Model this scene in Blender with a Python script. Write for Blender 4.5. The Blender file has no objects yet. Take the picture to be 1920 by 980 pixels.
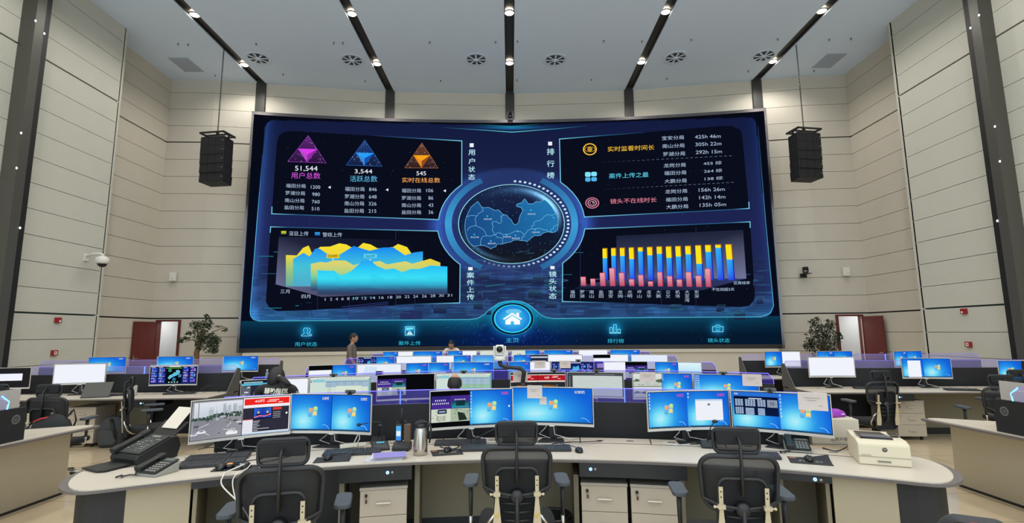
import bpy, math, random
import numpy as np
from mathutils import Vector, Matrix
from mathutils.geometry import tessellate_polygon
sin, cos, pi, sqrt, atan2, asin = math.sin, math.cos, math.pi, math.sqrt, math.atan2, math.asin
rad = math.radians
SC = bpy.context.scene
COL = SC.collection
random.seed(7)

# ------------------------------------------------------------------ camera
H, F, TH, ROLL, YA = 1.70, 960.0, rad(7.83), rad(.45), atan2(3, 960)
FW = Vector((sin(YA)*cos(TH), cos(YA)*cos(TH), sin(TH)))
RT = Vector((cos(YA), -sin(YA), 0))
UP = RT.cross(FW)
CX = cos(ROLL)*RT - sin(ROLL)*UP
CY = sin(ROLL)*RT + cos(ROLL)*UP
cam_d = bpy.data.cameras.new('camera'); cam = bpy.data.objects.new('camera', cam_d); COL.objects.link(cam)
cam_d.lens = 18.0; cam_d.sensor_width = 36.0; cam_d.clip_end = 100; cam_d.clip_start = .05
m = Matrix.Identity(4)
for i in range(3):
    m[i][0] = CX[i]; m[i][1] = CY[i]; m[i][2] = -FW[i]
m[2][3] = H
cam.matrix_world = m
SC.camera = cam
def ray(px, py):
    return CX*(px-960) + CY*(490-py) + FW*F

# ------------------------------------------------------------------ materials
def lin(c):
    return tuple(((x/255)/12.92 if x/255 <= .04045 else ((x/255+.055)/1.055)**2.4) for x in c[:3])
MATS = {}
def mat(name, col, rough=.5, metal=0., noise=0., nscale=20., bump=0., spec=.5, coat=0.):
    if name in MATS: return MATS[name]
    m = bpy.data.materials.new(name); m.use_nodes = True
    n = m.node_tree.nodes; L = m.node_tree.links; b = n['Principled BSDF']
    c = lin(col) + (1,)
    b.inputs['Base Color'].default_value = c
    b.inputs['Roughness'].default_value = rough; b.inputs['Metallic'].default_value = metal
    b.inputs['Specular IOR Level'].default_value = spec
    if coat: b.inputs['Coat Weight'].default_value = coat
    if noise or bump:
        t = n.new('ShaderNodeTexCoord'); no = n.new('ShaderNodeTexNoise'); no.inputs['Scale'].default_value = nscale
        no.inputs['Detail'].default_value = 4
        L.new(t.outputs['Object'], no.inputs['Vector'])
        if noise:
            mx = n.new('ShaderNodeMix'); mx.data_type = 'RGBA'
            mx.inputs[6].default_value = tuple(x*(1-noise) for x in c[:3])+(1,)
            mx.inputs[7].default_value = tuple(min(1, x*(1+noise)) for x in c[:3])+(1,)
            L.new(no.outputs['Fac'], mx.inputs[0]); L.new(mx.outputs[2], b.inputs['Base Color'])
        if bump:
            bp = n.new('ShaderNodeBump'); bp.inputs['Strength'].default_value = bump; bp.inputs['Distance'].default_value = .01
            L.new(no.outputs['Fac'], bp.inputs['Height']); L.new(bp.outputs['Normal'], b.inputs['Normal'])
    MATS[name] = m
    return m
def emis(name, col, s):
    if name in MATS: return MATS[name]
    m = bpy.data.materials.new(name); m.use_nodes = True
    n = m.node_tree.nodes; n.clear()
    e = n.new('ShaderNodeEmission'); o = n.new('ShaderNodeOutputMaterial')
    e.inputs[0].default_value = lin(col)+(1,); e.inputs[1].default_value = s
    m.node_tree.links.new(e.outputs[0], o.inputs[0]); MATS[name] = m
    return m
def attrmat(name, emit, s=1.0, sampling=True):
    m = bpy.data.materials.new(name); m.use_nodes = True
    n = m.node_tree.nodes; L = m.node_tree.links
    a = n.new('ShaderNodeAttribute'); a.attribute_name = 'Col'
    if emit:
        n.clear(); a = n.new('ShaderNodeAttribute'); a.attribute_name = 'Col'
        e = n.new('ShaderNodeEmission'); o = n.new('ShaderNodeOutputMaterial')
        L.new(a.outputs['Color'], e.inputs[0]); e.inputs[1].default_value = s
        L.new(e.outputs[0], o.inputs[0])
        if not sampling: m.cycles.emission_sampling = 'NONE'
    else:
        L.new(a.outputs['Color'], n['Principled BSDF'].inputs['Base Color']); n['Principled BSDF'].inputs['Roughness'].default_value = .6
    return m
M_DISP = attrmat('display_light', True, 1.0)
M_MON = attrmat('monitor_light', True, 1.0)
M_PRINT = attrmat('printed_ink', False)
def mixmat(name, col, fac, glossy=0., ecol=None, es=0.):
    """see-through: part transparent, part colour (mesh fabric, glass)"""
    m = bpy.data.materials.new(name); m.use_nodes = True
    n = m.node_tree.nodes; L = m.node_tree.links; n.clear()
    o = n.new('ShaderNodeOutputMaterial'); t = n.new('ShaderNodeBsdfTransparent'); d = n.new('ShaderNodeBsdfPrincipled')
    d.inputs['Base Color'].default_value = lin(col)+(1,); d.inputs['Roughness'].default_value = .1 if glossy else .7
    if ecol:
        d.inputs['Emission Color'].default_value = lin(ecol)+(1,); d.inputs['Emission Strength'].default_value = es
    x = n.new('ShaderNodeMixShader'); x.inputs[0].default_value = fac
    L.new(t.outputs[0], x.inputs[1]); L.new(d.outputs[0], x.inputs[2]); L.new(x.outputs[0], o.inputs[0])
    if ecol: m.cycles.emission_sampling = 'NONE'
    MATS[name] = m
    return m

# ------------------------------------------------------------------ mesh builder
class MB:
    def __init__(s): s.v = []; s.f = []; s.mi = []; s.sm = []; s.M = None; s.cur = 0
    def add(s, vs, fs, smooth=False):
        b = len(s.v)
        if s.M is not None: vs = [s.M @ Vector(p) for p in vs]
        s.v += [tuple(p) for p in vs]; s.f += [tuple(i+b for i in f) for f in fs]
        s.mi += [s.cur]*len(fs); s.sm += [smooth]*len(fs)
        return s
    def box(s, x0, x1, y0, y1, z0, z1):
        vs = [(x0,y0,z0),(x1,y0,z0),(x1,y1,z0),(x0,y1,z0),(x0,y0,z1),(x1,y0,z1),(x1,y1,z1),(x0,y1,z1)]
        return s.add(vs, [(0,3,2,1),(4,5,6,7),(0,1,5,4),(1,2,6,5),(2,3,7,6),(3,0,4,7)])
    def cb(s, c, d, rz=0, rx=0, ry=0):
        o = s.M; T = Matrix.Translation(c) @ Matrix.Rotation(rz,4,'Z') @ Matrix.Rotation(ry,4,'Y') @ Matrix.Rotation(rx,4,'X')
        s.M = T if o is None else o @ T
        s.box(-d[0]/2, d[0]/2, -d[1]/2, d[1]/2, -d[2]/2, d[2]/2); s.M = o
        return s
    def ring_frame(s, d):
        d = Vector(d).normalized(); a = Vector((0,0,1)) if abs(d.z) < .9 else Vector((1,0,0))
        u = d.cross(a).normalized(); return u, d.cross(u).normalized()
    def tube(s, pts, r, n=8, caps=True, sq=1.0):
        pts = [Vector(p) for p in pts]; k = len(pts); vs = []; rr = r if isinstance(r, (list, tuple)) else [r]*k
        u = v = None
        for i, p in enumerate(pts):
            d = (pts[min(i+1,k-1)]-pts[max(i-1,0)])
            if d.length < 1e-9: d = Vector((0,0,1))
            d.normalize()
            if u is None: u, v = s.ring_frame(d)
            else:
                u = (u - d*u.dot(d)); u = u.normalized() if u.length > 1e-6 else s.ring_frame(d)[0]; v = d.cross(u)
            for j in range(n):
                a = 2*pi*j/n; vs.append(p + u*cos(a)*rr[i] + v*sin(a)*rr[i]*sq)
        fs = [(i*n+j, i*n+(j+1)%n, (i+1)*n+(j+1)%n, (i+1)*n+j) for i in range(k-1) for j in range(n)]
        if caps: fs += [tuple(range(n))[::-1], tuple((k-1)*n+j for j in range(n))]
        return s.add(vs, fs, True)
    def cyl(s, p0, p1, r0, r1=None, n=16):
        return s.tube([p0, p1], [r0, r0 if r1 is None else r1], n)
    def lathe(s, prof, n=24, c=(0,0,0), a0=0, a1=2*pi):
        vs = []; k = len(prof)
        for r, z in prof:
            for j in range(n):
                a = 2*pi*j/n; vs.append((c[0]+r*cos(a), c[1]+r*sin(a), c[2]+z))
        fs = [(i*n+j, i*n+(j+1)%n, (i+1)*n+(j+1)%n, (i+1)*n+j) for i in range(k-1) for j in range(n)]
        if tuple(prof[0]) != tuple(prof[-1]): fs += [tuple(range(n))[::-1], tuple((k-1)*n+j for j in range(n))]
        return s.add(vs, fs, True)
    def prism(s, poly, z0, z1, ax='z'):
        k = len(poly)
        def P(a, b, h): return (a, b, h) if ax == 'z' else ((a, h, b) if ax == 'y' else (h, a, b))
        vs = [P(a, b, z0) for a, b in poly] + [P(a, b, z1) for a, b in poly]
        fs = [tuple(range(k))[::-1], tuple(range(k, 2*k))] + [(i, (i+1)%k, k+(i+1)%k, k+i) for i in range(k)]
        return s.add(vs, fs)
    def sph(s, c, r, nu=16, nv=10):
        if not isinstance(r, (list, tuple)): r = (r, r, r)
        vs = [(c[0], c[1], c[2]-r[2])]
        for i in range(1, nv):
            b = -pi/2 + pi*i/nv
            for j in range(nu):
                a = 2*pi*j/nu; vs.append((c[0]+r[0]*cos(b)*cos(a), c[1]+r[1]*cos(b)*sin(a), c[2]+r[2]*sin(b)))
        vs.append((c[0], c[1], c[2]+r[2])); t = len(vs)-1
        fs = [(0, 1+(j+1)%nu, 1+j) for j in range(nu)] + [(t, t-nu+j, t-nu+(j+1)%nu) for j in range(nu)]
        fs += [(1+i*nu+j, 1+i*nu+(j+1)%nu, 1+(i+1)*nu+(j+1)%nu, 1+(i+1)*nu+j) for i in range(nv-2) for j in range(nu)]
        return s.add(vs, fs, True)
    def arc(s, yc, r0, r1, t0, t1, z0, z1, n=24, z0b=None, z1b=None):
        """block between two radii about the point (0, yc); angles from +Y"""
        vs = []
        z0b = z0 if z0b is None else z0b; z1b = z1 if z1b is None else z1b
        for i in range(n+1):
            t = t0+(t1-t0)*i/n
            vs += [(r0*sin(t), yc+r0*cos(t), z0), (r1*sin(t), yc+r1*cos(t), z0b), (r1*sin(t), yc+r1*cos(t), z1b), (r0*sin(t), yc+r0*cos(t), z1)]
        fs = [(0,3,2,1), (4*n, 4*n+1, 4*n+2, 4*n+3)]
        for i in range(n):
            a = 4*i; b = a+4
            fs += [(a, a+1, b+1, b), (a+1, a+2, b+2, b+1), (a+2, a+3, b+3, b+2), (a+3, a, b, b+3)]
        return s.add(vs, fs)
    def build(s, name, mats, parent=None, bevel=0., subd=0, seg=2):
        me = bpy.data.meshes.new(name)
        me.from_pydata(s.v, [], s.f)
        if not isinstance(mats, (list, tuple)): mats = [mats]
        for x in mats: me.materials.append(x)
        me.polygons.foreach_set('material_index', s.mi); me.polygons.foreach_set('use_smooth', s.sm)
        me.update()
        o = bpy.data.objects.new(name, me); COL.objects.link(o)
        if parent is not None: o.parent = parent
        if bevel:
            b = o.modifiers.new('edge', 'BEVEL'); b.width = bevel; b.segments = seg; b.limit_method = 'ANGLE'; b.angle_limit = rad(40)
        if subd:
            b = o.modifiers.new('soft', 'SUBSURF'); b.levels = subd; b.render_levels = subd
        return o
def tag(o, label=None, cat=None, group=None, kind=None):
    if label: o['label'] = label
    if cat: o['category'] = cat
    if group: o['group'] = group
    if kind: o['kind'] = kind
    return o
def empty(name, loc, rz=0, label=None, cat=None, group=None, rot=None):
    o = bpy.data.objects.new(name, None); COL.objects.link(o)
    o.location = loc; o.rotation_euler = rot if rot else (0, 0, rz); o.empty_display_size = .05
    return tag(o, label, cat, group)
def struct(mb, name, mats, **k):
    return tag(mb.build(name, mats, **k), kind='structure')
def dup(root, loc=None, rz=None, label=None, group=None, skip=()):
    def cp(o, par):
        c = o.copy(); COL.objects.link(c)
        if par is not None: c.parent = par
        for ch in list(o.children):
            if ch.name.split('.')[0] in skip: continue
            cp(ch, c)
        return c
    r = cp(root, None)
    if loc is not None: r.location = loc
    if rz is not None: r.rotation_euler = (0, 0, rz)
    if label: r['label'] = label
    if group: r['group'] = group
    return r

# ------------------------------------------------------------------ flat artwork (screens, prints, lettering)
_tc = bpy.data.curves.new('glyphs', 'FONT'); _to = bpy.data.objects.new('glyphs', _tc); COL.objects.link(_to)
_tc.resolution_u = 3
GLY = {}
def glyphs(s, bold=0.):
    k = (s, bold)
    if k not in GLY:
        _tc.body = s; _tc.offset = bold
        dg = bpy.context.evaluated_depsgraph_get(); dg.update()
        me = bpy.data.meshes.new_from_object(_to.evaluated_get(dg))
        v = np.empty(len(me.vertices)*3); me.vertices.foreach_get('co', v); v = v.reshape(-1, 3)[:, :2]
        f = [tuple(p.vertices) for p in me.polygons]; bpy.data.meshes.remove(me)
        a = v.min(0); b = v.max(0); v = (v-a)/np.maximum(b-a, 1e-6)
        GLY[k] = (v, f, float((b-a)[0]/(b-a)[1]))
    return GLY[k]
class Art:
    def __init__(s, fn, asp=1.): s.fn = fn; s.v = []; s.f = []; s.c = []; s.asp = asp
    def _add(s, pts, cols, fs, ly):
        b = len(s.v)
        s.v += [tuple(s.fn(p[0], p[1], ly)) for p in pts]; s.c += [lin(c)+(1,) for c in cols]
        s.f += [tuple(i+b for i in f) for f in fs]
    sl = 0
    def poly(s, pts, col, ly=1):
        cols = col if isinstance(col[0], (tuple, list)) else [col]*len(pts)
        xs = [p[0] for p in pts]
        if s.sl and max(xs)-min(xs) > s.sl:   # cut into upright strips so that it follows the curved panel
            def clip(P, xc, sg):
                out = []
                for i in range(len(P)):
                    (p, a), (q, b) = P[i], P[(i+1) % len(P)]
                    ip_, iq = sg*(p[0]-xc) >= 0, sg*(q[0]-xc) >= 0
                    if ip_: out.append((p, a))
                    if ip_ != iq:
                        t = (xc-p[0])/(q[0]-p[0]); out.append(((xc, p[1]+(q[1]-p[1])*t), lerp(a, b, t)))
                return out
            al = list(zip([tuple(p) for p in pts], cols))
            for tri in tessellate_polygon([[Vector((p[0], p[1], 0)) for p in pts]]):
                P = [al[k] for k in tri]; tx = [q[0][0] for q in P]; x = min(xs)+int((min(tx)-min(xs))/s.sl)*s.sl
                while x < max(tx)-1e-6:
                    Q = clip(clip(P, x, 1), x+s.sl, -1); x += s.sl
                    if len(Q) > 2: s._add([q[0] for q in Q], [q[1] for q in Q], [tuple(range(len(Q)))], ly)
            return
        s._add(pts, cols, [tuple(range(len(pts)))], ly)
    def rect(s, u0, v0, u1, v1, col, ly=1, col2=None):
        s._add([(u0,v0),(u1,v0),(u1,v1),(u0,v1)], [col, col, col2 or col, col2 or col], [(0,1,2,3)], ly)
    def grid(s, u0, v0, u1, v1, n, m, cf, ly=0):
        pts = [(u0+(u1-u0)*i/n, v0+(v1-v0)*j/m) for j in range(m+1) for i in range(n+1)]
        cols = [cf(i/n, j/m) for j in range(m+1) for i in range(n+1)]
        s._add(pts, cols, [(j*(n+1)+i, j*(n+1)+i+1, (j+1)*(n+1)+i+1, (j+1)*(n+1)+i) for j in range(m) for i in range(n)], ly)
    def line(s, pts, w, col, ly=2, closed=False):
        if s.sl:
            cols = list(col) if isinstance(col[0], (tuple, list)) else [col]*len(pts)
            if closed: pts = list(pts)+[pts[0]]; cols = cols+[cols[0]]
            P2 = [pts[0]]; C2 = [cols[0]]
            for i in range(1, len(pts)):
                k = max(1, int(abs(pts[i][0]-pts[i-1][0])/s.sl)+1)
                for j in range(1, k+1):
                    t = j/k; P2.append((pts[i-1][0]+(pts[i][0]-pts[i-1][0])*t, pts[i-1][1]+(pts[i][1]-pts[i-1][1])*t)); C2.append(lerp(cols[i-1], cols[i], t))
            pts = P2; col = C2; closed = False
        P = [Vector((p[0]*s.asp, p[1])) for p in pts]; k = len(P); out = []
        cols = col if isinstance(col[0], (tuple, list)) else [col]*k
        for i in range(k):
            a = P[(i-1) % k] if (closed or i > 0) else P[i]; b = P[(i+1) % k] if (closed or i < k-1) else P[i]
            d1 = (P[i]-a); d2 = (b-P[i])
            if d1.length < 1e-9: d1 = d2
            if d2.length < 1e-9: d2 = d1
            d1.normalize(); d2.normalize(); t = d1+d2
            if t.length < 1e-6: t = d1
            t.normalize(); nrm = Vector((-t.y, t.x)); sc = 1/max(.5, abs(t.dot(d1)))
            out += [P[i]+nrm*w/2*sc, P[i]-nrm*w/2*sc]
        pts2 = [(p.x/s.asp, p.y) for p in out]; cc = [c for c in cols for _ in (0, 1)]
        fs = [(2*i, 2*i+1, 2*i+3, 2*i+2) for i in range(k-1)]
        if closed: fs.append((2*k-2, 2*k-1, 1, 0))
        s._add(pts2, cc, fs, ly)
    def ell(s, cx, cy, rx, ry, col, ly=2, n=28, col2=None):
        pts = [(cx, cy)] + [(cx+rx*cos(2*pi*i/n), cy+ry*sin(2*pi*i/n)) for i in range(n)]
        s._add(pts, [col2 or col]+[col]*n, [(0, 1+i, 1+(i+1) % n) for i in range(n)], ly)
    def ring(s, cx, cy, rx, ry, w, col, ly=2, a0=0, a1=360, n=48, colf=None):
        pts = []; cc = []
        for i in range(n+1):
            a = rad(a0+(a1-a0)*i/n)
            pts += [(cx+rx*cos(a), cy+ry*sin(a)), (cx+(rx-w)*cos(a), cy+(ry-w*ry/rx)*sin(a))]
            c = colf(i/n) if colf else col; cc += [c, c]
        s._add(pts, cc, [(2*i, 2*i+1, 2*i+3, 2*i+2) for i in range(n)], ly)
    def text(s, t, u0, v0, u1, v1, h, col, ly=4, bold=.01):
        """baseline from (u0,v0) to (u1,v1), height h (signed, along v)"""
        v, f, a = glyphs(t, bold)
        pts = [(u0+(u1-u0)*x, v0+(v1-v0)*x+h*y) for x, y in v]
        s._add(pts, [col]*len(pts), f, ly)
    def build(s, name, mt, parent=None):
        me = bpy.data.meshes.new(name); me.from_pydata(s.v, [], s.f); me.materials.append(mt)
        at = me.color_attributes.new('Col', 'FLOAT_COLOR', 'POINT')
        at.data.foreach_set('color', np.array(s.c, dtype=np.float32).ravel())
        o = bpy.data.objects.new(name, me); COL.objects.link(o)
        if parent is not None: o.parent = parent
        return o
def lerp(a, b, t): return tuple(a[i]+(b[i]-a[i])*t for i in range(3))
def interp(x, pts):
    return float(np.interp(x, [p[0] for p in pts], [p[1] for p in pts]))
# ------------------------------------------------------------------ room
ZC = 9.97
def wallmat(name, col, perf):
    m = mat(name, col, .75, noise=.035, nscale=3.0)
    if perf:
        n = m.node_tree.nodes; L = m.node_tree.links; b = n['Principled BSDF']
        t = n.new('ShaderNodeTexCoord'); sx = n.new('ShaderNodeSeparateXYZ'); L.new(t.outputs['Object'], sx.inputs[0])
        def M(op, a, bb):
            q = n.new('ShaderNodeMath'); q.operation = op
            for i, z in enumerate((a, bb)):
                if z is None: continue
                if isinstance(z, (int, float)): q.inputs[i].default_value = z
                else: L.new(z, q.inputs[i])
            return q.outputs[0]
        def cell(o): return M('POWER', M('SUBTRACT', M('FRACT', M('MULTIPLY', o, 26.0), None), .5), 2.0)
        d = M('ADD', cell(sx.outputs['Y']), cell(sx.outputs['Z'])); k = M('LESS_THAN', d, .055)
        src = b.inputs['Base Color'].links[0].from_socket
        mx = n.new('ShaderNodeMix'); mx.data_type = 'RGBA'; mx.inputs[7].default_value = tuple(x*.66 for x in lin(col))+(1,)
        L.new(k, mx.inputs[0]); L.new(src, mx.inputs[6]); L.new(mx.outputs[2], b.inputs['Base Color'])
    return m
W_PLAIN = wallmat('wall_panel_plain', (198, 190, 175), False)
W_PERF = wallmat('wall_panel_perforated', (202, 200, 186), True)
DARK = mat('joint_black', (40, 38, 34), .8)
GREEN = mat('joint_glass_green', (70, 92, 80), .3)
JOINTS = [2.18+.5655*k for k in range(-4, 14)]
THICK = (4, 14)
def panel_wall(mb, x0, y0, x1, y1, th=.06, holes=(), mats_thick=1):
    """stack of horizontal panels with open joints, standing on the line (x0,y0)-(x1,y1); the room is on its right-hand side"""
    d = Vector((x1-x0, y1-y0)); ln = d.length; d.normalize(); nrm = Vector((d.y, -d.x))
    def blk(a, b, z0, z1, off0, off1, mi):
        mb.cur = mi
        if a == 0: a = -.012 if not mi else -.06
        if b == ln: b = ln+(.012 if not mi else .06)
        p = [Vector((x0, y0))+d*a+nrm*off1, Vector((x0, y0))+d*b+nrm*off1, Vector((x0, y0))+d*b+nrm*off0, Vector((x0, y0))+d*a+nrm*off0]
        mb.prism([tuple(q) for q in p][::-1], z0, z1); mb.cur = 0
    zs = [0.0]+[z for z in JOINTS if 0.2 < z < ZC-.1]+[ZC+.1]
    for i in range(len(zs)-1):
        lo, hi = zs[i], zs[i+1]
        g0 = (.035 if i and abs(lo-2.18) < .01 or abs(lo-(2.18+5.655)) < .01 else .006)
        g1 = (.0 if False else .006)
        segs = [(0, ln)]
        for ha, hb, ht in holes:
            if lo+g0 < ht:
                ns = []
                for a, b in segs:
                    if hb <= a or ha >= b: ns.append((a, b))
                    else:
                        if ha > a: ns.append((a, ha))
                        if hb < b: ns.append((hb, b))
                segs = ns
                if hi > ht: blk(ha, hb, ht, hi-g1, -th, 0, 0)
        for a, b in segs: blk(a, b, lo+g0, hi-g1, -th, 0, 0)
    segs = [(0, ln, 0)]
    for ha, hb, ht in holes: segs = [(0, ha, 0), (hb, ln, 0), (ha, hb, ht)]
    for a, b, z in segs: blk(a, b, z, ZC+.1, -.16, -th-.001, mats_thick)
bw = [(-11.05, 15.84), (-9.65, 15.90), (-8.3, 16.12), (-4.15, 16.79), (0, 17.0), (4.15, 16.79), (8.3, 16.12), (9.65, 15.88), (11.0, 15.78)]
mb = MB()
for i in range(len(bw)-1):
    holes = ()
    if i == 0: holes = ((.22, .86, 2.10),)
    if i == 7: holes = ((.40, 1.12, 2.12),)
    panel_wall(mb, bw[i][0], bw[i][1], bw[i+1][0], bw[i+1][1], holes=holes)
struct(mb, 'wall_back', [W_PLAIN, DARK])
mb = MB(); panel_wall(mb, -11.05, 12.95, -11.05, 15.84); struct(mb, 'wall_left', [W_PLAIN, DARK])
mb = MB(); panel_wall(mb, 11.0, 15.78, 11.0, 12.9); struct(mb, 'wall_right', [W_PLAIN, DARK])
mb = MB(); panel_wall(mb, -10.42, -6.0, -10.42, 10.15, mats_thick=1); panel_wall(mb, -10.42, 10.52, -10.42, 12.97)
mb.box(-11.12, -10.42, 12.955, 13.05, 0, ZC+.1); struct(mb, 'wall_left', [W_PERF, GREEN])
mb = MB(); panel_wall(mb, 10.40, 10.15, 10.40, -6.0); panel_wall(mb, 10.40, 12.93, 10.40, 10.52)
mb.box(10.40, 11.06, 12.90, 13.02, 0, ZC+.1); struct(mb, 'wall_right', [W_PERF, GREEN])
# pillars of dark metal between the perforated wall sections
PGREY = mat('pillar_metal', (88, 85, 78), .4, .3); PBLK = mat('pillar_gap', (24, 23, 22), .5)
for sx, nm in ((-1, 'trim_1'), (1, 'trim_2')):
    mb = MB()
    X0, X1 = (10.1, 10.62)
    mb.prism([(sx*X0, 10.15), (sx*X1, 10.15), (sx*X1, 10.36), (sx*X0, 10.36)], 0, ZC+.05)
    mb.cur = 1; mb.prism([(sx*(X0+.04), 10.36), (sx*X1, 10.36), (sx*X1, 10.52), (sx*(X0+.04), 10.52)], 0, ZC+.05)
    struct(mb, nm, [PGREY, PBLK])
LEDW = emis('led_white', (225, 235, 255), 3.)
SPOTS = [(10.14, 8.35), (10.37, 8.2), (10.14, 5.85), (10.37, 3.9), (10.14, 5.1)]
for sx in (-1, 1):
    for k, (y, z) in enumerate(SPOTS):
        o = MB(); o.sph((0, 0, 0), (.012, .02, .025), 8, 6); o = o.build('pillar_light', LEDW)
        o.location = (sx*10.09, y, z)
        tag(o, 'tiny white light on the %s wall pillar, %s' % ('left' if sx < 0 else 'right', ['topmost on the grey face', 'topmost on the black strip', 'middle one on the grey face', 'lower one on the black strip', 'lowest on the grey face'][k]), 'light', 'small lights on the pillars')
# floor: polished tiles
m = bpy.data.materials.new('floor_tile'); m.use_nodes = True
n = m.node_tree.nodes; L = m.node_tree.links; b = n['Principled BSDF']
t = n.new('ShaderNodeTexCoord'); br = n.new('ShaderNodeTexBrick'); no = n.new('ShaderNodeTexNoise'); no.inputs['Scale'].default_value = 3.; no.inputs['Detail'].default_value = 6
br.offset = 0; br.inputs['Brick Width'].default_value = .8; br.inputs['Row Height'].default_value = .8; br.inputs['Mortar Size'].default_value = .004
br.inputs['Scale'].default_value = 1.; br.inputs['Mortar'].default_value = lin((112, 98, 76))+(1,)
L.new(t.outputs['Object'], br.inputs['Vector']); L.new(t.outputs['Object'], no.inputs['Vector'])
mx = n.new('ShaderNodeMix'); mx.data_type = 'RGBA'; mx.inputs[6].default_value = lin((196, 175, 142))+(1,); mx.inputs[7].default_value = lin((212, 192, 160))+(1,)
L.new(no.outputs['Fac'], mx.inputs[0]); L.new(mx.outputs[2], br.inputs['Color1']); L.new(mx.outputs[2], br.inputs['Color2'])
L.new(br.outputs['Color'], b.inputs['Base Color']); b.inputs['Roughness'].default_value = .16
mb = MB(); mb.box(-12, 12, -6, 18.5, -.1, 0); struct(mb, 'floor', m)
# ceiling: boards between the open slots, dark slot tops
CEIL = mat('ceiling_paint', (216, 233, 255), .85, noise=.02, nscale=1.5)
SLOT = mat('slot_dark', (66, 65, 62), .45, .3)
SX = [-8.25, -4.12, 0.02, 4.14, 8.26]; HW = .135
mb = MB(); xs = [-12]+[v for x in SX for v in (x-HW, x+HW)]+[12]
for i in range(0, len(xs), 2): mb.box(xs[i], xs[i+1], -6, 17.3, ZC, ZC+.10)
struct(mb, 'ceiling', CEIL)
def back_y(x): return interp(x, bw)
for k, x in enumerate(SX):
    mb = MB(); mb.box(x-HW-.01, x+HW+.01, -6, 17.2, ZC+.10, ZC+.14)
    mb.box(x-HW+.005, x-HW+.02, -6, 17.1, ZC+.03, ZC+.1); mb.box(x+HW-.02, x+HW-.005, -6, 17.1, ZC+.03, ZC+.1)
    y = back_y(x)-.02
    mb.prism([(x-.155, y-.03), (x+.155, y-.03), (x+.155, y+.1), (x-.155, y+.1)], 7.6, ZC+.1)
    struct(mb, 'trim_%d' % (k+3), SLOT)
# downlights in the slots
LAMP = emis('lamp_disc', (255, 240, 215), 26.); RIM = mat('lamp_rim', (60, 58, 54), .4)
lamp = empty('downlight', (0, 0, 0), cat='light')
o = MB(); o.lathe([(.112, 0), (.124, -.004), (.124, .03), (.112, .03), (.112, 0)], 24); o.build('rim', RIM, lamp)
o = MB(); o.lathe([(.0, .0), (.10, .0), (.112, .012), (.0, .014)], 24); o.build('lens', LAMP, lamp)
names = ['leftmost', 'second', 'middle', 'fourth', 'rightmost']; first = True
for k, x in enumerate(SX):
    for j, y in enumerate((12.46, 15.0)):
        lb = 'round downlight in the %s ceiling slot, %s' % (names[k], ('nearer the viewer', 'nearer the video wall')[j])
        r = lamp if first else dup(lamp); first = False
        r.location = (x, y, ZC+.035); tag(r, lb, None, 'downlights in the ceiling slots')
LIGHT_E = 1.0
for k, x in enumerate(SX):
    for y in (15.0, 12.46, 9.9, 7.35, 4.8, 2.2, -.4, -3.0):
        ld = bpy.data.lights.new('lamp_beam', 'SPOT'); lo = bpy.data.objects.new('lamp_beam', ld); COL.objects.link(lo)
        lo.location = (x, y, ZC-.005 if True else 0); ld.energy = (152 if y < 14 else 205)*LIGHT_E; ld.color = (1, .965, .915); ld.spot_size = rad(150); ld.spot_blend = .6; ld.shadow_soft_size = .09
# round air diffusers
DIF = mat('diffuser_white', (214, 230, 250), .5); DK = mat('diffuser_dark', (52, 54, 58), .6)
dif = empty('ceiling_diffuser', (0, 0, 0), cat='air diffuser')
o = MB(); o.lathe([(.30, 0), (.36, -.006), (.38, -.002), (.38, .003), (.28, .02), (.30, 0)], 40); o.build('flange', DIF, dif)
o = MB(); o.lathe([(0, .0), (.285, .0), (.285, .004), (0, .004)], 32); o.build('throat', DK, dif)
o = MB(); o.lathe([(0, -.03), (.06, -.028), (.075, -.01), (.075, 0), (0, 0)], 20)
for i in range(8):
    a = i*pi/4; w = .06
    o.prism([(.07*cos(a-.3), .07*sin(a-.3)), (.28*cos(a-.12), .28*sin(a-.12)), (.28*cos(a+.12), .28*sin(a+.12)), (.07*cos(a+.25), .07*sin(a+.25))], -.012, -.004)
o.build('swirl_blades', DIF, dif)
for i, (x, y, lb) in enumerate([(-7.6, 14.55, 'beside the leftmost slot'), (-4.8, 14.7, 'left of the second slot'), (-1.0, 14.7, 'just left of the middle slot'), (1.42, 14.75, 'right of the middle slot'), (5.1, 14.66, 'right of the fourth slot'), (7.77, 14.6, 'beside the rightmost slot')]):
    r = dif if i == 0 else dup(dif); r.location = (x, y, ZC-.006); tag(r, 'round swirl air diffuser in the ceiling '+lb, None, 'ceiling air diffusers')
for x, sd in ((-9.99, 'left'), (9.95, 'right')):
    o = MB(); o.box(-.3, .3, -.42, .42, -.012, 0)
    for k in range(12): o.box(-.27, .27, -.38+k*.065, -.35+k*.065, -.018, -.012)
    o = o.build('access_grille', mat('grille_grey', (170, 180, 196), .6)); o.location = (x, 14.9, ZC)
    tag(o, 'square grey return air grille in the ceiling near the %s wall' % sd, 'vent', 'ceiling grilles')
spr = MB(); spr.lathe([(.028, 0), (.024, -.010), (.008, -.013), (.008, -.038), (.018, -.044), (.019, -.047), (0, -.047)], 12)
spr0 = None
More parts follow.
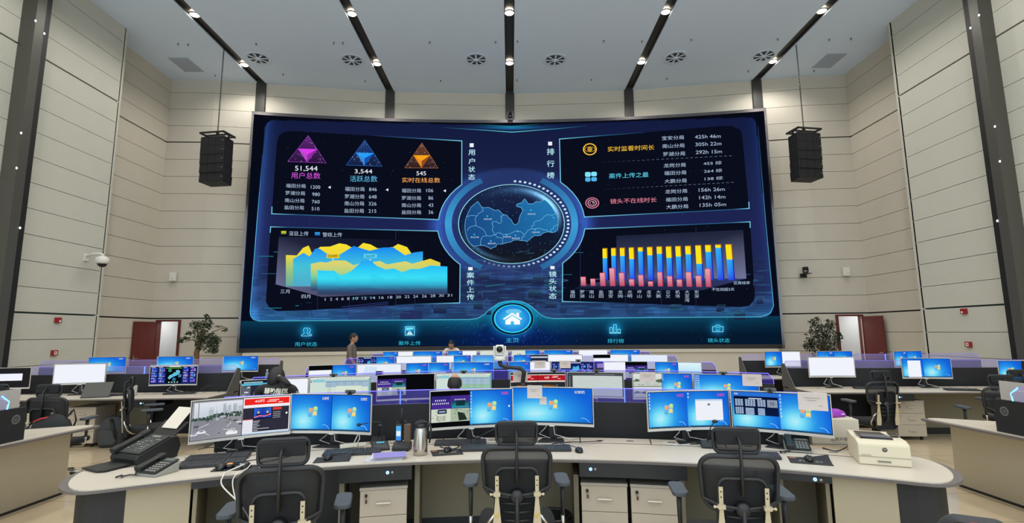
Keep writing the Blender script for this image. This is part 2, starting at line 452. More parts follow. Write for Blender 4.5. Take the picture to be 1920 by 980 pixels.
for i, (x, y) in enumerate([(-9.5, 13.74), (-9.23, 13.77), (-7.27, 13.76), (-7.27, 15.52), (-5.03, 13.73), (-4.77, 13.73), (-4.77, 16.0), (-2.27, 13.73), (-2.27, 16.0), (-.38, 13.73), (.25, 13.71), (.26, 16.0), (2.73, 13.71), (2.73, 16.0), (3.84, 13.75), (5.24, 13.68), (5.22, 15.96), (7.72, 13.68), (7.71, 15.5), (9.23, 13.72), (9.83, 13.68), (9.83, 15.49), (-9.48, 15.56)]):
    if spr0 is None: spr0 = spr.build('sprinkler_head', mat('sprinkler', (110, 110, 112), .4, .6)); r = spr0
    else: r = spr0.copy(); COL.objects.link(r)
    r.location = (x, y, ZC)
    bay = ['outer left', 'left', 'inner left', 'inner right', 'right', 'outer right'][sum(x > s for s in SX)]
    same = 'row nearer the video wall' if y > 15 else 'row farther from the video wall'
    tag(r, 'ceiling sprinkler in the %s bay, %s' % (bay, same), 'sprinkler', 'ceiling sprinklers, %s bay, %s' % (bay, same))
# doors
MAR = mat('door_maroon', (96, 34, 26), .45, noise=.15, nscale=6.); STEEL = mat('steel', (170, 168, 162), .3, .9)
CORR = mat('corridor_paint', (205, 203, 200), .8); CORG = mat('corridor_grey', (120, 128, 130), .8)
for sd, n0, ya, op in ((-1, 'door_1', 15.84, (-10.83, -10.19)), (1, 'door_2', 15.80, (10.05, 10.77))):
    r = empty(n0, ((op[0]+op[1])/2, ya, 0)); r['kind'] = 'structure'
    w = (op[1]-op[0])/2
    o = MB(); o.box(-w-.05, -w, -.03, .17, 0, 2.15); o.box(w, w+.05, -.03, .17, 0, 2.15); o.box(-w, w, -.03, .17, 2.1, 2.15); o.build('door_frame', MAR, r)
    hx = -w-.03 if sd < 0 else w+.03
    a = rad(258) if sd < 0 else rad(-84)
    lf = MB(); lf.M = Matrix.Translation((hx, -.03, 0)) @ Matrix.Rotation(a, 4, 'Z'); lf.box(0, .74, -.02, .02, .01, 2.09); leaf = lf.build('door_leaf', MAR, r, bevel=.003)
    hd = MB(); hd.M = lf.M; s = 1 if sd < 0 else -1
    hd.cyl((.68, .02*s, 1.02), (.68, .07*s, 1.02), .01, n=8); hd.cyl((.68, .065*s, 1.02), (.56, .065*s, 1.02), .009, n=8); hd.box(.66, .70, .0, .026*s if s > 0 else .001, .94, 1.1); hd.build('door_handle', STEEL, leaf)
    # corridor behind
    mb = MB(); x0, x1 = op[0]-.5, op[1]+.5
    mb.box(x0, x1, ya+1.9, ya+1.95, 0, 2.6); mb.box(x0, x1, ya+.2, ya+1.95, 2.6, 2.65)
    mb.box(x0-.05, x0, ya+.2, ya+1.95, 0, 2.6); mb.box(x1, x1+.05, ya+.2, ya+1.95, 0, 2.6)
    mb.cur = 1
    if sd < 0: mb.box(op[0]-.22, op[1]+.45, ya+1.85, ya+1.9, 0, 2.6)
    else:
        mb.box(op[0]+.02, op[0]+.3, ya+1.86, ya+1.9, .9, 2.0)
    struct(mb, 'wall_corridor_'+('left' if sd < 0 else 'right'), [CORR, CORG])
    ld = bpy.data.lights.new('corridor_fill', 'AREA'); ld.size = .6; ld.energy = 26; ld.color = (.93, .97, 1)  # unseen fill light, added so the corridor does not go dark
    lo = bpy.data.objects.new('corridor_fill', ld); COL.objects.link(lo); lo.location = ((op[0]+op[1])/2, ya+1.0, 2.55)
# plinth below the video wall
mb = MB(); mb.arc(-25.93, 42.15, 42.6, -asin(8.0/42.3), asin(8.0/42.3), 0, 1.14, 24)
mb.arc(-25.93, 42.10, 42.15, -asin(8.0/42.3), asin(8.0/42.3), 1.05, 1.14, 24)
struct(mb, 'wall_plinth', W_PLAIN)
# wall fittings
RED = mat('alarm_red', (150, 30, 26), .4); WHT = mat('plastic_white', (222, 218, 208), .45); BLK = mat('plastic_black', (28, 28, 29), .45); BLKG = mat('plastic_black_gloss', (18, 18, 20), .18)
def wallbox(name, x, y, z, sx, lb, kind):
    r = empty(name, (x, y, z), 0, lb, 'fire alarm', 'red fire alarm boxes'); s = -1 if sx > 0 else 1
    o = MB(); o.box(min(0, s*.05), max(0, s*.05), -.075, .075, -.06, .06); o.build('housing', RED, r, bevel=.006)
    a = Art(lambda u, v, l: (s*(.0515+.001*l), u, v))
    if kind: a.rect(-.035, -.04, .045, .035, (225, 215, 205), 1); a.ell(.0, 0, .018, .018, (190, 40, 40), 2)
    else: a.rect(.0, -.045, .05, .0, (225, 215, 205), 1)
    a.build('label_plate', M_PRINT, r)
wallbox('fire_alarm_call_point', -10.42, 11.85, 1.31, -1, 'lower red fire alarm box on the left perforated wall', 1)
wallbox('fire_alarm_sounder', -10.42, 11.85, 2.05, -1, 'upper red fire alarm box on the left perforated wall', 0)
wallbox('fire_alarm_call_point', 10.40, 11.74, 1.34, 1, 'lower red fire alarm box on the right perforated wall', 1)
wallbox('fire_alarm_sounder', 10.40, 11.75, 2.09, 1, 'upper red fire alarm box on the right perforated wall', 0)
for x, sd in ((-10.42, 'left'), (10.38, 'right')):
    o = MB(); o.cb((0, -.06, 0), (.17, .10, .26)); o.cb((0, -.115, .02), (.13, .01, .16)); o.cb((0, 0, -.1), (.05, .06, .05))
    o = o.build('wall_speaker', WHT, bevel=.012); o.location = (x, 15.80 if x < 0 else 15.76, 3.47)
    tag(o, 'small white box speaker on the wall above the %s door' % sd, 'speaker', 'white wall speakers')
r = empty('dome_camera', (-10.42, 12.45, 3.62), 0, 'white dome security camera on a bracket on the left wall', 'security camera')
o = MB(); o.box(0, .03, -.06, .06, -.12, .06); o.tube([(.02, 0, 0), (.2, 0, .06), (.36, .0, .06), (.42, 0, .03), (.42, 0, -.02)], .028, 10); o.build('bracket', WHT, r)
o = MB(); o.lathe([(0, 0), (.06, -.005), (.13, -.04), (.145, -.1), (.14, -.17), (.12, -.19), (0, -.19)], 24, (.42, 0, 0)); o.build('housing', WHT, r)
o = MB(); o.sph((.42, 0, -.19), (.10, .10, .085), 20, 10); o.build('lens_dome', BLKG, r)
def ptz(loc, rz, lb, mt, nm='tracking_camera', arm=False):
    r = empty(nm, loc, rz, lb, 'camera')
    o = MB(); o.lathe([(0, 0), (.075, 0), (.08, .02), (.07, .05), (.05, .06), (0, .06)], 24); o.build('base', mt, r)
    o = MB(); o.box(-.085, -.06, -.03, .03, .05, .19); o.box(.06, .085, -.03, .03, .05, .19); o.box(-.085, .085, -.03, .03, .045, .065); o.build('yoke', mt, r, bevel=.008)
    o = MB(); o.cb((0, 0, .15), (.115, .13, .11)); o.build('head', mt, r, bevel=.02, seg=3)
    o = MB(); o.cyl((0, -.06, .15), (0, -.085, .15), .04, n=20); o.cyl((0, -.085, .15), (0, -.088, .15), .03, n=20); o.build('lens', BLKG, r)
    return r
ptz((9.12, 15.70, 3.42), 0, 'black pan-tilt camera on a small shelf on the wall right of the video wall', BLK)
o = MB(); o.box(-.11, .11, -.16, .14, -.02, 0); o.box(-.1, .1, .10, .13, -.12, 0); o = o.build('camera_shelf', BLK); o.location = (9.12, 15.72, 3.42); tag(o, 'black metal wall shelf under the right-hand pan-tilt camera', 'shelf')
r = ptz((.03, 16.30, 8.80), 0, 'black pan-tilt camera on top of the video wall at the middle slot', BLK)
# hung line-array speakers
def line_array(x, y, s, lb):
    r = empty('line_array_speaker', (x, y, 0), 0, lb, 'speaker', 'hung line array speakers')
    r.rotation_euler = (0, 0, s*rad(9))
    SB = mat('speaker_black', (20, 20, 21), .6)
    zt, hh = 7.28, .262
    for k in range(5):
        M = Matrix.Translation((0, .02+.006*k*k*.4, zt-.06-hh*(k+.5))) @ Matrix.Rotation(-rad(.8*k), 4, 'X')
        o = MB(); o.M = M; w = .37
        o.prism([(-w, -.2), (w, -.2), (w-.05, .24), (-w+.05, .24)], -hh/2+.0, hh/2-.001)
        cb = o.build('speaker_cabinet', SB, r, bevel=.006)
        o = MB(); o.M = M
        for a in range(3): o.box(-.33+a*.225, -.33+a*.225+.21, -.207, -.2, -hh/2+.004, hh/2-.004)
        o.build('grille', mat('grille_black', (16, 17, 18), .8), cb)
        o = MB(); o.M = M; o.box(w-.07, w-.015, -.212, -.2, -.005, .008); o.build('latch', STEEL, cb)
    o = MB()
    for xx in (-.36, .36): o.box(xx-.02, xx+.02, -.24, .26, zt+.02, zt+.07); o.box(xx-.02, xx+.02, -.02, .02, zt-.1, zt+.05)
    for yy in (-.22, 0, .24): o.box(-.38, .38, yy-.02, yy+.02, zt+.03, zt+.07)
    o.build('rigging_frame', BLK, r)
    o = MB(); n = 46
    for k in range(n):
        z = zt+.1+(ZC-zt-.1)*k/n; l = (ZC-zt-.1)/n*1.25
        a = (k % 2)*pi/2; pts = [(.016*cos(t)*cos(a), .016*cos(t)*sin(a), z+l/2+l/2*sin(t)) for t in [2*pi*j/8 for j in range(9)]]
        o.tube(pts, .007, 5, caps=False)
    o.box(-.03, .03, -.03, .03, zt+.05, zt+.16); o.build('chain', BLK, r)
line_array(-8.33, 14.0, -1, 'black hanging line array speaker left of the video wall')
line_array(8.43, 14.0, 1, 'black hanging line array speaker right of the video wall')
# ------------------------------------------------------------------ video wall (curved LED wall)
RC, YC = 42.4, -25.9
def scr(px, py, ly=0):
    """point of the curved display that is drawn at (px, py); ly lifts graphics in thin layers off the panel"""
    d = ray(px, py); rr = RC-.0025*ly
    A = d.x*d.x+d.y*d.y; B = -2*d.y*YC; Cc = YC*YC-rr*rr
    t = (-B+sqrt(B*B-4*A*Cc))/(2*A)
    return (d.x*t, d.y*t, H+d.z*t)
vw = empty('video_wall', (0, 16.5, 0), 0, 'huge curved video wall showing blue statistics charts and a globe map', 'video wall')
def off(o): o.location = (0, -16.5, 0); return o
VT = asin(8.27/RC); Z0, Z1 = 1.16, 8.73
FR = mat('frame_bronze', (58, 54, 50), .35, .8); FS = mat('frame_silver', (120, 116, 118), .25, .9); HOUS = mat('screen_housing', (26, 26, 28), .6)
mb = MB(); mb.arc(YC, RC+.01, RC+.34, -VT, VT, Z0, Z1, 40); off(mb.build('housing', HOUS, vw))
mb = MB(); mb.arc(YC, RC-.05, RC+.01, -VT, VT, Z0, Z0+.11, 40); mb.arc(YC, RC-.05, RC+.36, -VT, VT, Z0-.02, Z0, 40)
mb.cur = 1; mb.arc(YC, RC-.05, RC+.36, -VT, VT, Z1, Z1+.05, 40); mb.arc(YC, RC-.05, RC+.01, -VT, VT, Z1-.05, Z1, 40)
for s in (-1, 1):
    a, b = (VT-.0016, VT) if s > 0 else (-VT, -VT+.0016)
    mb.arc(YC, RC-.06, RC+.37, a, b, Z0-.02, Z1+.05, 2)
off(mb.build('frame', [FR, FS], vw))
# picture on the panel: colour per vertex of a fine grid
NX, NZ = 640, 250
ts = np.linspace(-VT+.0018, VT-.0018, NX); zs = np.linspace(Z0+.11, Z1-.05, NZ)
T, Zg = np.meshgrid(ts, zs)
Xw = RC*np.sin(T); Yw = YC+RC*np.cos(T)
dx, dy, dz = Xw, Yw, Zg-H
dep = dx*FW.x+dy*FW.y+dz*FW.z
PX = 960+F*(dx*CX.x+dy*CX.y+dz*CX.z)/dep; PY = 490-F*(dx*CY.x+dy*CY.y+dz*CY.z)/dep
rng = np.random.default_rng(3)
def vnoise(a, b, seed):
    g = np.random.default_rng(seed).random((200, 200)); a = np.abs(a) % 198; b = np.abs(b) % 198
    ia, ib = a.astype(int), b.astype(int); fa, fb = a-ia, b-ib; fa = fa*fa*(3-2*fa); fb = fb*fb*(3-2*fb)
    return (g[ia, ib]*(1-fa)+g[ia+1, ib]*fa)*(1-fb)+(g[ia, ib+1]*(1-fa)+g[ia+1, ib+1]*fa)*fb
def ip(v, pts): return np.interp(v, [p[0] for p in pts], [p[1] for p in pts])
def three(v, stops): return np.stack([ip(v, [(s[0], s[1][i]) for s in stops]) for i in range(3)], -1)
c = three(PY, [(225, (19, 27, 62)), (330, (26, 33, 70)), (430, (30, 36, 82)), (520, (30, 38, 74)), (600, (32, 50, 88))])
def addc(col, w): 
    global c
    c = c + np.array(col)*w[..., None]
low = ip(PY, [(470, 0), (540, 1), (600, 1)])
addc((20, 60, 80), low*(vnoise(PX/34, PY/1.7, 1)**4)*.8)
addc((20, 34, 50), low*(vnoise(PX/16, PY/13, 5) > .62)*.35)
addc((8, 44, 56), ip(PY, [(560, 0), (600, 1)])*np.abs(PX-960)/500)
addc((70, 60, 110), ip(PY, [(380, .0), (470, .22), (600, .25)])*(vnoise(PX/2.2, PY/900, 9) > .93))
xl = ip(PY, [(213, 499), (420, 481.5), (583, 469)]); xr = ip(PY, [(213, 1416), (420, 1435), (573, 1450)])
addc((14, 36, 62), np.exp(-np.abs(PX-xl-4)/9)*(PX > xl)); addc((5, 16, 34), np.exp(-np.abs(xr-PX)/9)*(PX < xr))
ex, ey = (PX-959)/100.0, (PY-420)/74.5; D = np.sqrt(ex*ex+ey*ey); ang = np.arctan2(ey, ex)
addc((30, 76, 145), np.exp(-((D-1.40)/.16)**2)*(np.abs(np.cos(ang))**2.2)*.55)
addc((22, 40, 66), (D < 1.42)*(D > 1)*.35+(D < 1.36)*(ey < 0)*.15)
g = three(PY, [(345, (30, 40, 74)), (420, (14, 26, 56)), (494, (22, 24, 32))])
ins = D < 1
c = np.where(ins[..., None], g, c)
addc((150, 200, 220), ins*np.exp(-((D-.9)/.055)**2)*np.clip(np.cos(ang+.62), 0, 1)**6*.9)
addc((60, 130, 150), ins*np.exp(-((D-.86)/.09)**2)*np.clip(np.cos(ang+1.05), 0, 1)**3*.45)
addc((60, 120, 150), ins*np.exp(-((D-.9)/.05)**2)*np.clip(np.cos(ang-2.35), 0, 1)**5*.6)
addc((60, 150, 170), ins*(rng.random(PX.shape) > .985)*np.clip(D, .2, 1)*.45)
oc = three(PY, [(215, (8, 10, 22)), (600, (6, 12, 30))])
outs = (PX < xl) | (PX > xr) | (PY < ip(PX, [(480, 224), (520, 225.5), (960, 235), (1400, 220), (1440, 222)]))
cxy = (PY-224)  # rounded upper corners
outs |= ((PX < xl+16) & (PY < 241) & (((xl+16-PX)/16)**2+((241-PY)/16)**2 > 1)) | ((PX > xr-18) & (PY < 234) & (((PX-xr+18)/18)**2+((234-PY)/18)**2 > 1))
outs |= ((PX < xl+17) & (PY > 584) & (((xl+17-PX)/17)**2+((PY-584)/17)**2 > 1)) | ((PX > xr-24) & (PY > 572) & (((PX-xr+24)/24)**2+((PY-572)/24)**2 > 1))
c = np.where(outs[..., None], oc, c)
addc((10, 90, 110), np.exp(-((PY-240+np.abs(PX-960)*.03)/3.0)**2)*np.exp(-((PX-960)/55)**2))
nav = ip(PX, [(440, 602), (486, 601.5), (880, 598.7), (894.7, 597), (907, 590), (920, 578), (935, 568), (948.5, 564.5), (963, 563.3), (978, 565), (990, 570), (1001, 578), (1013.4, 589.6), (1024.4, 595), (1039, 597), (1210, 595), (1427, 593.7), (1480, 592)])
dn = PY-nav
bn = three(dn, [(0, (16, 92, 122)), (12, (10, 62, 88)), (32, (5, 28, 50)), (60, (4, 22, 40))])
edge = ip(np.abs(PX-960), [(0, 1.3), (60, 1.15), (250, .75), (500, .5)])
bn = np.array((5, 22, 42))+(bn-np.array((5, 22, 42)))*edge[..., None]
bn += np.array((4, 6, 46))*np.exp(-((PX-961)/110)**2)[..., None]*ip(PY, [(600, 0), (625, 1)])[..., None]
bn += np.array((34, 48, 70))*((rng.random(PX.shape) > .98)*np.exp(-((PX-961)/120)**2))[..., None]
hb = np.exp(-(((PX-961)/44)**2+((PY-597)/34)**2)**2)
bn += np.array((10, 110, 140))*hb[..., None]
c = np.where((dn > 0)[..., None], bn, c)
for gx, gy in ((575, 622), (768, 620), (1153, 617), (1346, 615.5)):
    addc((20, 130, 175), np.exp(-(((PX-gx)/13)**2+((PY-gy)/12)**2))*.75)
c = np.clip(c, 0, 255)/255.
lc = np.where(c <= .04045, c/12.92, ((c+.055)/1.055)**2.4)
me = bpy.data.meshes.new('display'); V = np.stack([Xw, Yw, Zg], -1).reshape(-1, 3)
idx = np.arange(NX*NZ).reshape(NZ, NX); q = np.stack([idx[:-1, :-1], idx[:-1, 1:], idx[1:, 1:], idx[1:, :-1]], -1).reshape(-1, 4)
me.vertices.add(len(V)); me.vertices.foreach_set('co', V.ravel()); me.loops.add(q.size); me.loops.foreach_set('vertex_index', q.ravel())
me.polygons.add(len(q)); me.polygons.foreach_set('loop_start', np.arange(0, q.size, 4)); me.update(calc_edges=True)
at = me.color_attributes.new('Col', 'FLOAT_COLOR', 'POINT'); at.data.foreach_set('color', np.concatenate([lc.reshape(-1, 3), np.ones((len(V), 1))], 1).astype(np.float32).ravel())
me.materials.append(M_DISP); o = bpy.data.objects.new('display', me); COL.objects.link(o); o.parent = vw; off(o); disp = o

def A():
    r = Art(scr, 1.); r.sl = 14.0; return r
def dart(a, name): o = a.build(name, M_DISP, vw); off(o); return o
CYL = (120, 205, 230); CYD = (40, 90, 130); TXT = (170, 190, 215); WH = (235, 240, 248)
def smooth_arcs(pts, cols=None):
    """round the panel corners that run around the globe"""
    def el(p): x, y = (p[0]-959)/137, (p[1]-420)/101; return math.hypot(x, y), atan2(y, x)
    out = []; oc = []
    for i, p in enumerate(pts):
        out.append(p); oc.append(cols[i] if cols else None)
        if i < len(pts)-1:
            q = pts[i+1]; (r0, a0), (r1, a1) = el(p), el(q)
            if .9 < r0 < 1.12 and .9 < r1 < 1.12 and .3 < abs(a1-a0) < .9:
                for k in range(1, 6):
                    t = k/6; r, g_ = r0+(r1-r0)*t, a0+(a1-a0)*t; out.append((959+137*r*cos(g_), 420+101*r*sin(g_))); oc.append(lerp(cols[i], cols[i+1], t) if cols else None)
    return (out, oc) if cols else out
a = A()   # panels and frame lines
NV = (9, 13, 28)
U1 = [(509.5, 400.4), (519, 268), (523, 254), (533, 247), (548, 245.5), (866, 264), (865.7, 346), (822.4, 411.5)]
U2 = [(1095.8, 406.6), (1051, 341.4), (1049, 260.6), (1210, 248), (1353.6, 236), (1371.6, 236), (1387.3, 242.6), (1391.3, 250.5), (1404.5, 390.5)]
U3 = [(507.4, 425.5), (821, 433), (862.7, 495.5), (862, 567.6), (710, 573.5), (585, 581), (520, 583), (505, 577), (498.5, 565)]
U4 = [(1054.4, 565), (1055, 493), (1096.5, 429), (1406.5, 415.6), (1415.4, 553), (1414, 563), (1404, 573.3), (1388.6, 575.4), (1210, 569.5)]
for U_ in (U1, U2, U3, U4): a.poly(smooth_arcs(U_), NV, 1)
F0 = (22, 40, 72)
_p, _c = smooth_arcs([(510, 387), (509.5, 400.6), (560, 402.4), (822.4, 411.5), (865.7, 346), (866, 264), (780, 259), (700, 254)], [CYL, CYL, CYD, CYL, CYL, CYL, CYD, F0]); a.line(_p, 1.6, _c, 2)
_p, _c = smooth_arcs([(1404, 378), (1404.7, 390.6), (1375, 392.4), (1300, 396.5), (1095.8, 406.6), (1051, 341.4), (1049, 260.6), (1130, 254), (1210, 248)], [CYL, CYL, CYD, CYD, CYL, CYL, CYL, CYD, F0]); a.line(_p, 1.6, _c, 2)
_p, _c = smooth_arcs([(506.6, 436), (507.4, 425), (540, 425.8), (640, 428.6), (821, 433), (862.7, 495.5), (862, 567.6), (790, 569.6), (740, 571.5)], [CYL, CYL, CYD, CYD, CYL, CYL, CYL, CYD, F0]); a.line(_p, 1.6, _c, 2)
_p, _c = smooth_arcs([(1406.5, 427), (1406.5, 415.6), (1370, 417.4), (1300, 420.5), (1096.5, 429), (1055, 493), (1054.4, 565), (1130, 567), (1180, 568.6)], [CYL, CYL, CYD, CYD, CYL, CYL, CYL, CYD, F0]); a.line(_p, 1.6, _c, 2)
SK = (90, 190, 220)
nl = [(499, 236), (490, 320), (481.5, 420), (469, 583), (470, 592), (475, 598.5), (485.7, 601.6), (880, 598.7), (894.7, 597), (907, 590), (920, 578), (935, 568), (948.5, 564.5), (963, 563.3), (978, 565), (990, 570), (1001, 578), (1013.4, 589.6), (1024.4, 595), (1039, 597), (1210, 595), (1427, 593.7), (1444, 587), (1450.5, 573), (1436, 420), (1421, 236)]
a.line(nl, 1.3, [(30, 50, 80), (40, 90, 150), (90, 180, 220)]+[(80, 180, 210)]*20+[(80, 170, 200), (70, 140, 170), (26, 50, 80)], 2)
a.line([(830, 239), (893, 243), (960, 247.6), (1041, 241.5), (1100, 236)], 1.2, [(20, 50, 80), (60, 140, 170), (110, 220, 235), (60, 140, 170), (20, 50, 80)], 2)
a.line([(895, 233.7), (960, 237.5), (1010, 233)], 2.2, [(10, 40, 50), (30, 140, 160), (10, 40, 50)], 2)
random.seed(11)
for i in range(150):   # faint wireframe city in the lower part of the picture
    x = random.uniform(480, 1430); y = random.uniform(470, 590)
    if 500 < x < 862 and 426 < y < 578 and random.random() < .8: continue
    if 1055 < x < 1412 and 420 < y < 572 and random.random() < .8: continue
    w = random.uniform(6, 40); k = random.choice([(46, 96, 126), (44, 70, 116), (58, 92, 124), (34, 110, 128)])
    a.line([(x, y), (x+w, y+random.choice([0, 0, w*.14, -w*.14]))], random.choice([.7, 1, 1.5]), k, 1.5)
    if random.random() < .35: a.line([(x, y), (x, y+random.uniform(4, 14))], .7, k, 1.5)
for i in range(70):   # dim city blocks
    x = random.uniform(700, 1425); y = random.uniform(452, 586)
    if 500 < x < 862 and y < 566: continue
    if 1040 < x < 1412 and y < 566: continue
    if (x-959)**2/145**2+(y-420)**2/100**2 < 1: continue
    w = random.uniform(8, 26); h = random.uniform(5, 14); k = random.choice([(30, 44, 84), (36, 56, 92), (26, 60, 84)])
    a.poly([(x, y), (x+w, y), (x+w, y+h), (x, y+h)], [lerp(k, (50, 84, 112), .35), lerp(k, (50, 84, 112), .35), (24, 32, 66), (24, 32, 66)], 1.1+random.random()*.2)
    a.line([(x, y), (x+w, y), (x+w*1.2, y-h*.3), (x+w*.2, y-h*.3), (x, y)], .6, (54, 104, 130), 1.45)
for i in range(9):
    y = 566+i*3.3; a.line([(640+i*2, y+9), (728, y)], 1.3, (44, 56, 110), 1.5)
a.poly([(750, 586), (768, 581), (792, 584), (792, 598), (768, 600), (750, 598)], (36, 48, 92), 1.2)
for x in (595, 655, 742, 778, 905, 945, 1000, 1088, 1173, 1240, 1305):
    a.line([(x, random.uniform(425, 520)), (x, 597)], .6, (52, 52, 104), 1.6)
for i in range(240):
    x = random.uniform(490, 1430); y = random.uniform(238, 640); s = random.uniform(.3, .7)
    a.rect(x, y, x+s*2, y+s, (70, 100, 140), 1.7)
dart(a, 'panel_outlines')
a = A()   # texts
def T(s, x0, x1, yt, yb, col, dy=0., ly=4, bold=.0): a.text(s, x0, yb, x1, yb+dy, -(yb-yt), col, ly, bold)
MG, LB, OR, GD, PK, CN = (205, 85, 215), (95, 180, 225), (250, 170, 90), (245, 190, 60), (225, 130, 150), (90, 205, 230)
T('51,544', 553.2, 595.4, 310.6, 321.2, WH, .6); T('用户总数', 546, 600.8, 322.5, 334.5, MG, 1)
T('3,544', 665, 698, 317, 326, WH, .3); T('活跃总数', 656, 707.5, 329, 340.5, LB, .5)
T('545', 780.8, 798.8, 321, 328.6, WH); T('实时在线总数', 754, 825.3, 332.5, 342, OR, .5)
for s, y1, n1, y2, n2, y3, n3 in (('福田分局', 344, '1200', 350, '846', 353, '106'), ('罗湖分局', 357.6, '980', 364, '648', 367, '86'), ('南山分局', 371.4, '760', 377, '326', 380.5, '43'), ('盐田分局', 384.6, '510', 390.7, '215', 393.6, '36')):
    k = (y1-344)*.08
    T(s, 536.4-k, 573-k, y1, y1+7.6, TXT, 1); nx = 582.9 if len(n1) == 4 else 585.8
    T(n1, nx-k*.5, 600.5-k*.5, y1+3.2, y1+9.6, TXT, .3)
    T(s, 646.8-k*.4, 683.5-k*.4, y2, y2+8, TXT, .5); T(n2, 692-k*.3, 706.5-k*.3, y2+1.4, y2+8, TXT, .1)
    nx = {3: 799.2, 2: 803.3}[len(n3)]; T(s, 753.2, 789.4, y3+.2, y3+7.8, TXT, .2); T(n3, nx, 812.3, y3+.6, y3+7.2, TXT)
for x, y in ((615, 351), (723, 355.6), (831, 357.5)): a.poly([(x, y), (x+5, y-2.6), (x+5, y+2.6)], WH, 4)
def V(chars, x0, x1, ys, col=(185, 235, 245), w=.008):
    for ch, (t, b) in zip(chars, ys): T(ch, x0, x1, t, b, col, bold=w)
a.rect(880.7, 268.5, 888.1, 275.7, WH, 4); V('用户状态', 878.2, 890.6, [(280.4, 291), (296.5, 307.3), (311.8, 322.4), (326.2, 337)])
a.rect(1027.8, 265.6, 1035.2, 272.5, WH, 4); V('排行榜', 1025.3, 1039.5, [(278, 290.3), (300.6, 312.7), (322.4, 334.3)])
a.rect(878, 500.6, 886.2, 506.4, WH, 4); V('案件上传', 875, 889.3, [(510.3, 521), (524, 534.5), (537.6, 547.8), (551, 562.3)])
a.rect(1031.9, 498.5, 1039.8, 504.4, WH, 4); V('镜头状态', 1029.2, 1043.5, [(508.2, 519), (521.7, 532.4), (535.5, 545.7), (549, 560)])
T('实时监看时间长', 1139.6, 1226.8, 274.8, 284.4, GD, -3.9); T('案件上传之最', 1141.9, 1216, 325, 334.6, CN, -2.8); T('镜头不在线时长', 1144, 1231.3, 372.7, 382.2, PK, -3.4)
for i, (s, q) in enumerate((('宝安分局', '425h 46m'), ('南山分局', '305h 22m'), ('罗湖分局', '292h 15m'), ('龙岗分局', '455 综'), ('福田分局', '264 综'), ('大鹏分局', '138 综'), ('龙岗分局', '156h 26m'), ('福田分局', '142h 14m'), ('大鹏分局', '135h 05m'))):
    b = (262.8, 277.9, 293, 314.2, 328.5, 343.6, 363, 378.2, 391.9)[i]; x = (1241, 1242, 1243.2, 1244.3, 1245.3, 1246, 1247, 1248.1, 1249)[i]
    T(s, x, x+41.4, b-7.7, b, TXT, -1.7)
    sp = ((1303, 1351.4, 260), (1303.8, 1352.5, 274), (1304.5, 1353.6, 288.8), (1318.8, 1353, 309.8), (1320, 1353.8, 324.2), (1321.3, 1355.2, 338.4), (1310, 1359, 359.4), (1311, 1360, 373.6), (1312, 1361.5, 387.8))[i]
    T(q, sp[0], sp[1], sp[2]-6.6, sp[2], TXT, -1.9, bold=.0)
for (xa, ya, xb, yb) in ((1122, 304.4, 1376, 291.6), (1132, 355, 1379.5, 341.4)):
    for k in range(28):
        t0, t1 = k/28, (k+.55)/28; cc = lerp((30, 38, 60), (110, 125, 150), min(1, k/14))
        a.line([(xa+(xb-xa)*t0, ya+(yb-ya)*t0), (xa+(xb-xa)*t1, ya+(yb-ya)*t1)], .7, cc, 4)
T('深目上传', 541.8, 578.3, 433.3, 441.8, TXT, .4); T('警综上传', 605, 641.3, 435.4, 443.8, TXT, .4)
T('三月', 525.7, 543, 542.6, 549.8, TXT); T('四月', 565.3, 582, 552, 559, TXT)
for s, x0, x1 in (('1', 548, 563), ('2', 600, 622), ('4', 652, 678), ('6', 707, 733), ('8', 762, 787), ('10', 820, 870), ('12', 903, 950), ('14', 985, 1032), ('16', 1065, 1113), ('18', 1147, 1195), ('20', 1225, 1277), ('22', 1307, 1358), ('24', 1388, 1438), ('26', 1470, 1520), ('28', 1550, 1602), ('30', 1632, 1683), ('31', 1712, 1760)):
    yb = 410+(776-(x0-548)/1212*41)/5.0526; w = (x1-x0)*.92
    if s == '1': T(s, 500+(x0+3)/5.0526, 500+(x0+10)/5.0526, yb-5, yb, TXT, -.1)
    else: T(s, 500+x0/5.0526, 500+(x0+w)/5.0526, yb-5, yb, TXT, -.2)
for k, s in enumerate(('福田', '罗湖', '南山', '盐田', '宝安', '龙岗', '光明', '坪山', '龙华', '大鹏', '公交', '机场', '大亚湾', '东深')):
    x = 1073.5+k*17.9
    for j, ch in enumerate(s): T(ch, x-4.2, x+4.2, 543.8+j*7.7, 550.4+j*7.7, TXT)
T('在离线率', 1375.3, 1406, 527, 533.2, TXT, -.2); T('不在线超3天', 1334.5, 1377, 539.2, 545.4, TXT, -.3)
T('用户状态', 552.8, 594.6, 640.8, 648.9, (50, 185, 215)); T('案件上传', 747.2, 788.5, 639, 646.8, (50, 185, 215)); T('主页', 948.8, 972.7, 633, 641.9, (60, 185, 225))
T('排行榜', 1139, 1169.7, 634.6, 642.9, (50, 185, 215)); T('镜头状态', 1326.9, 1368.2, 633.8, 641.7, (50, 185, 215))
for (x0, y0, x1, y1, ex_) in ((898, 467-3, 0, 0, 0),): pass
dart(a, 'lettering')
a = A()   # statistic triangles and icons
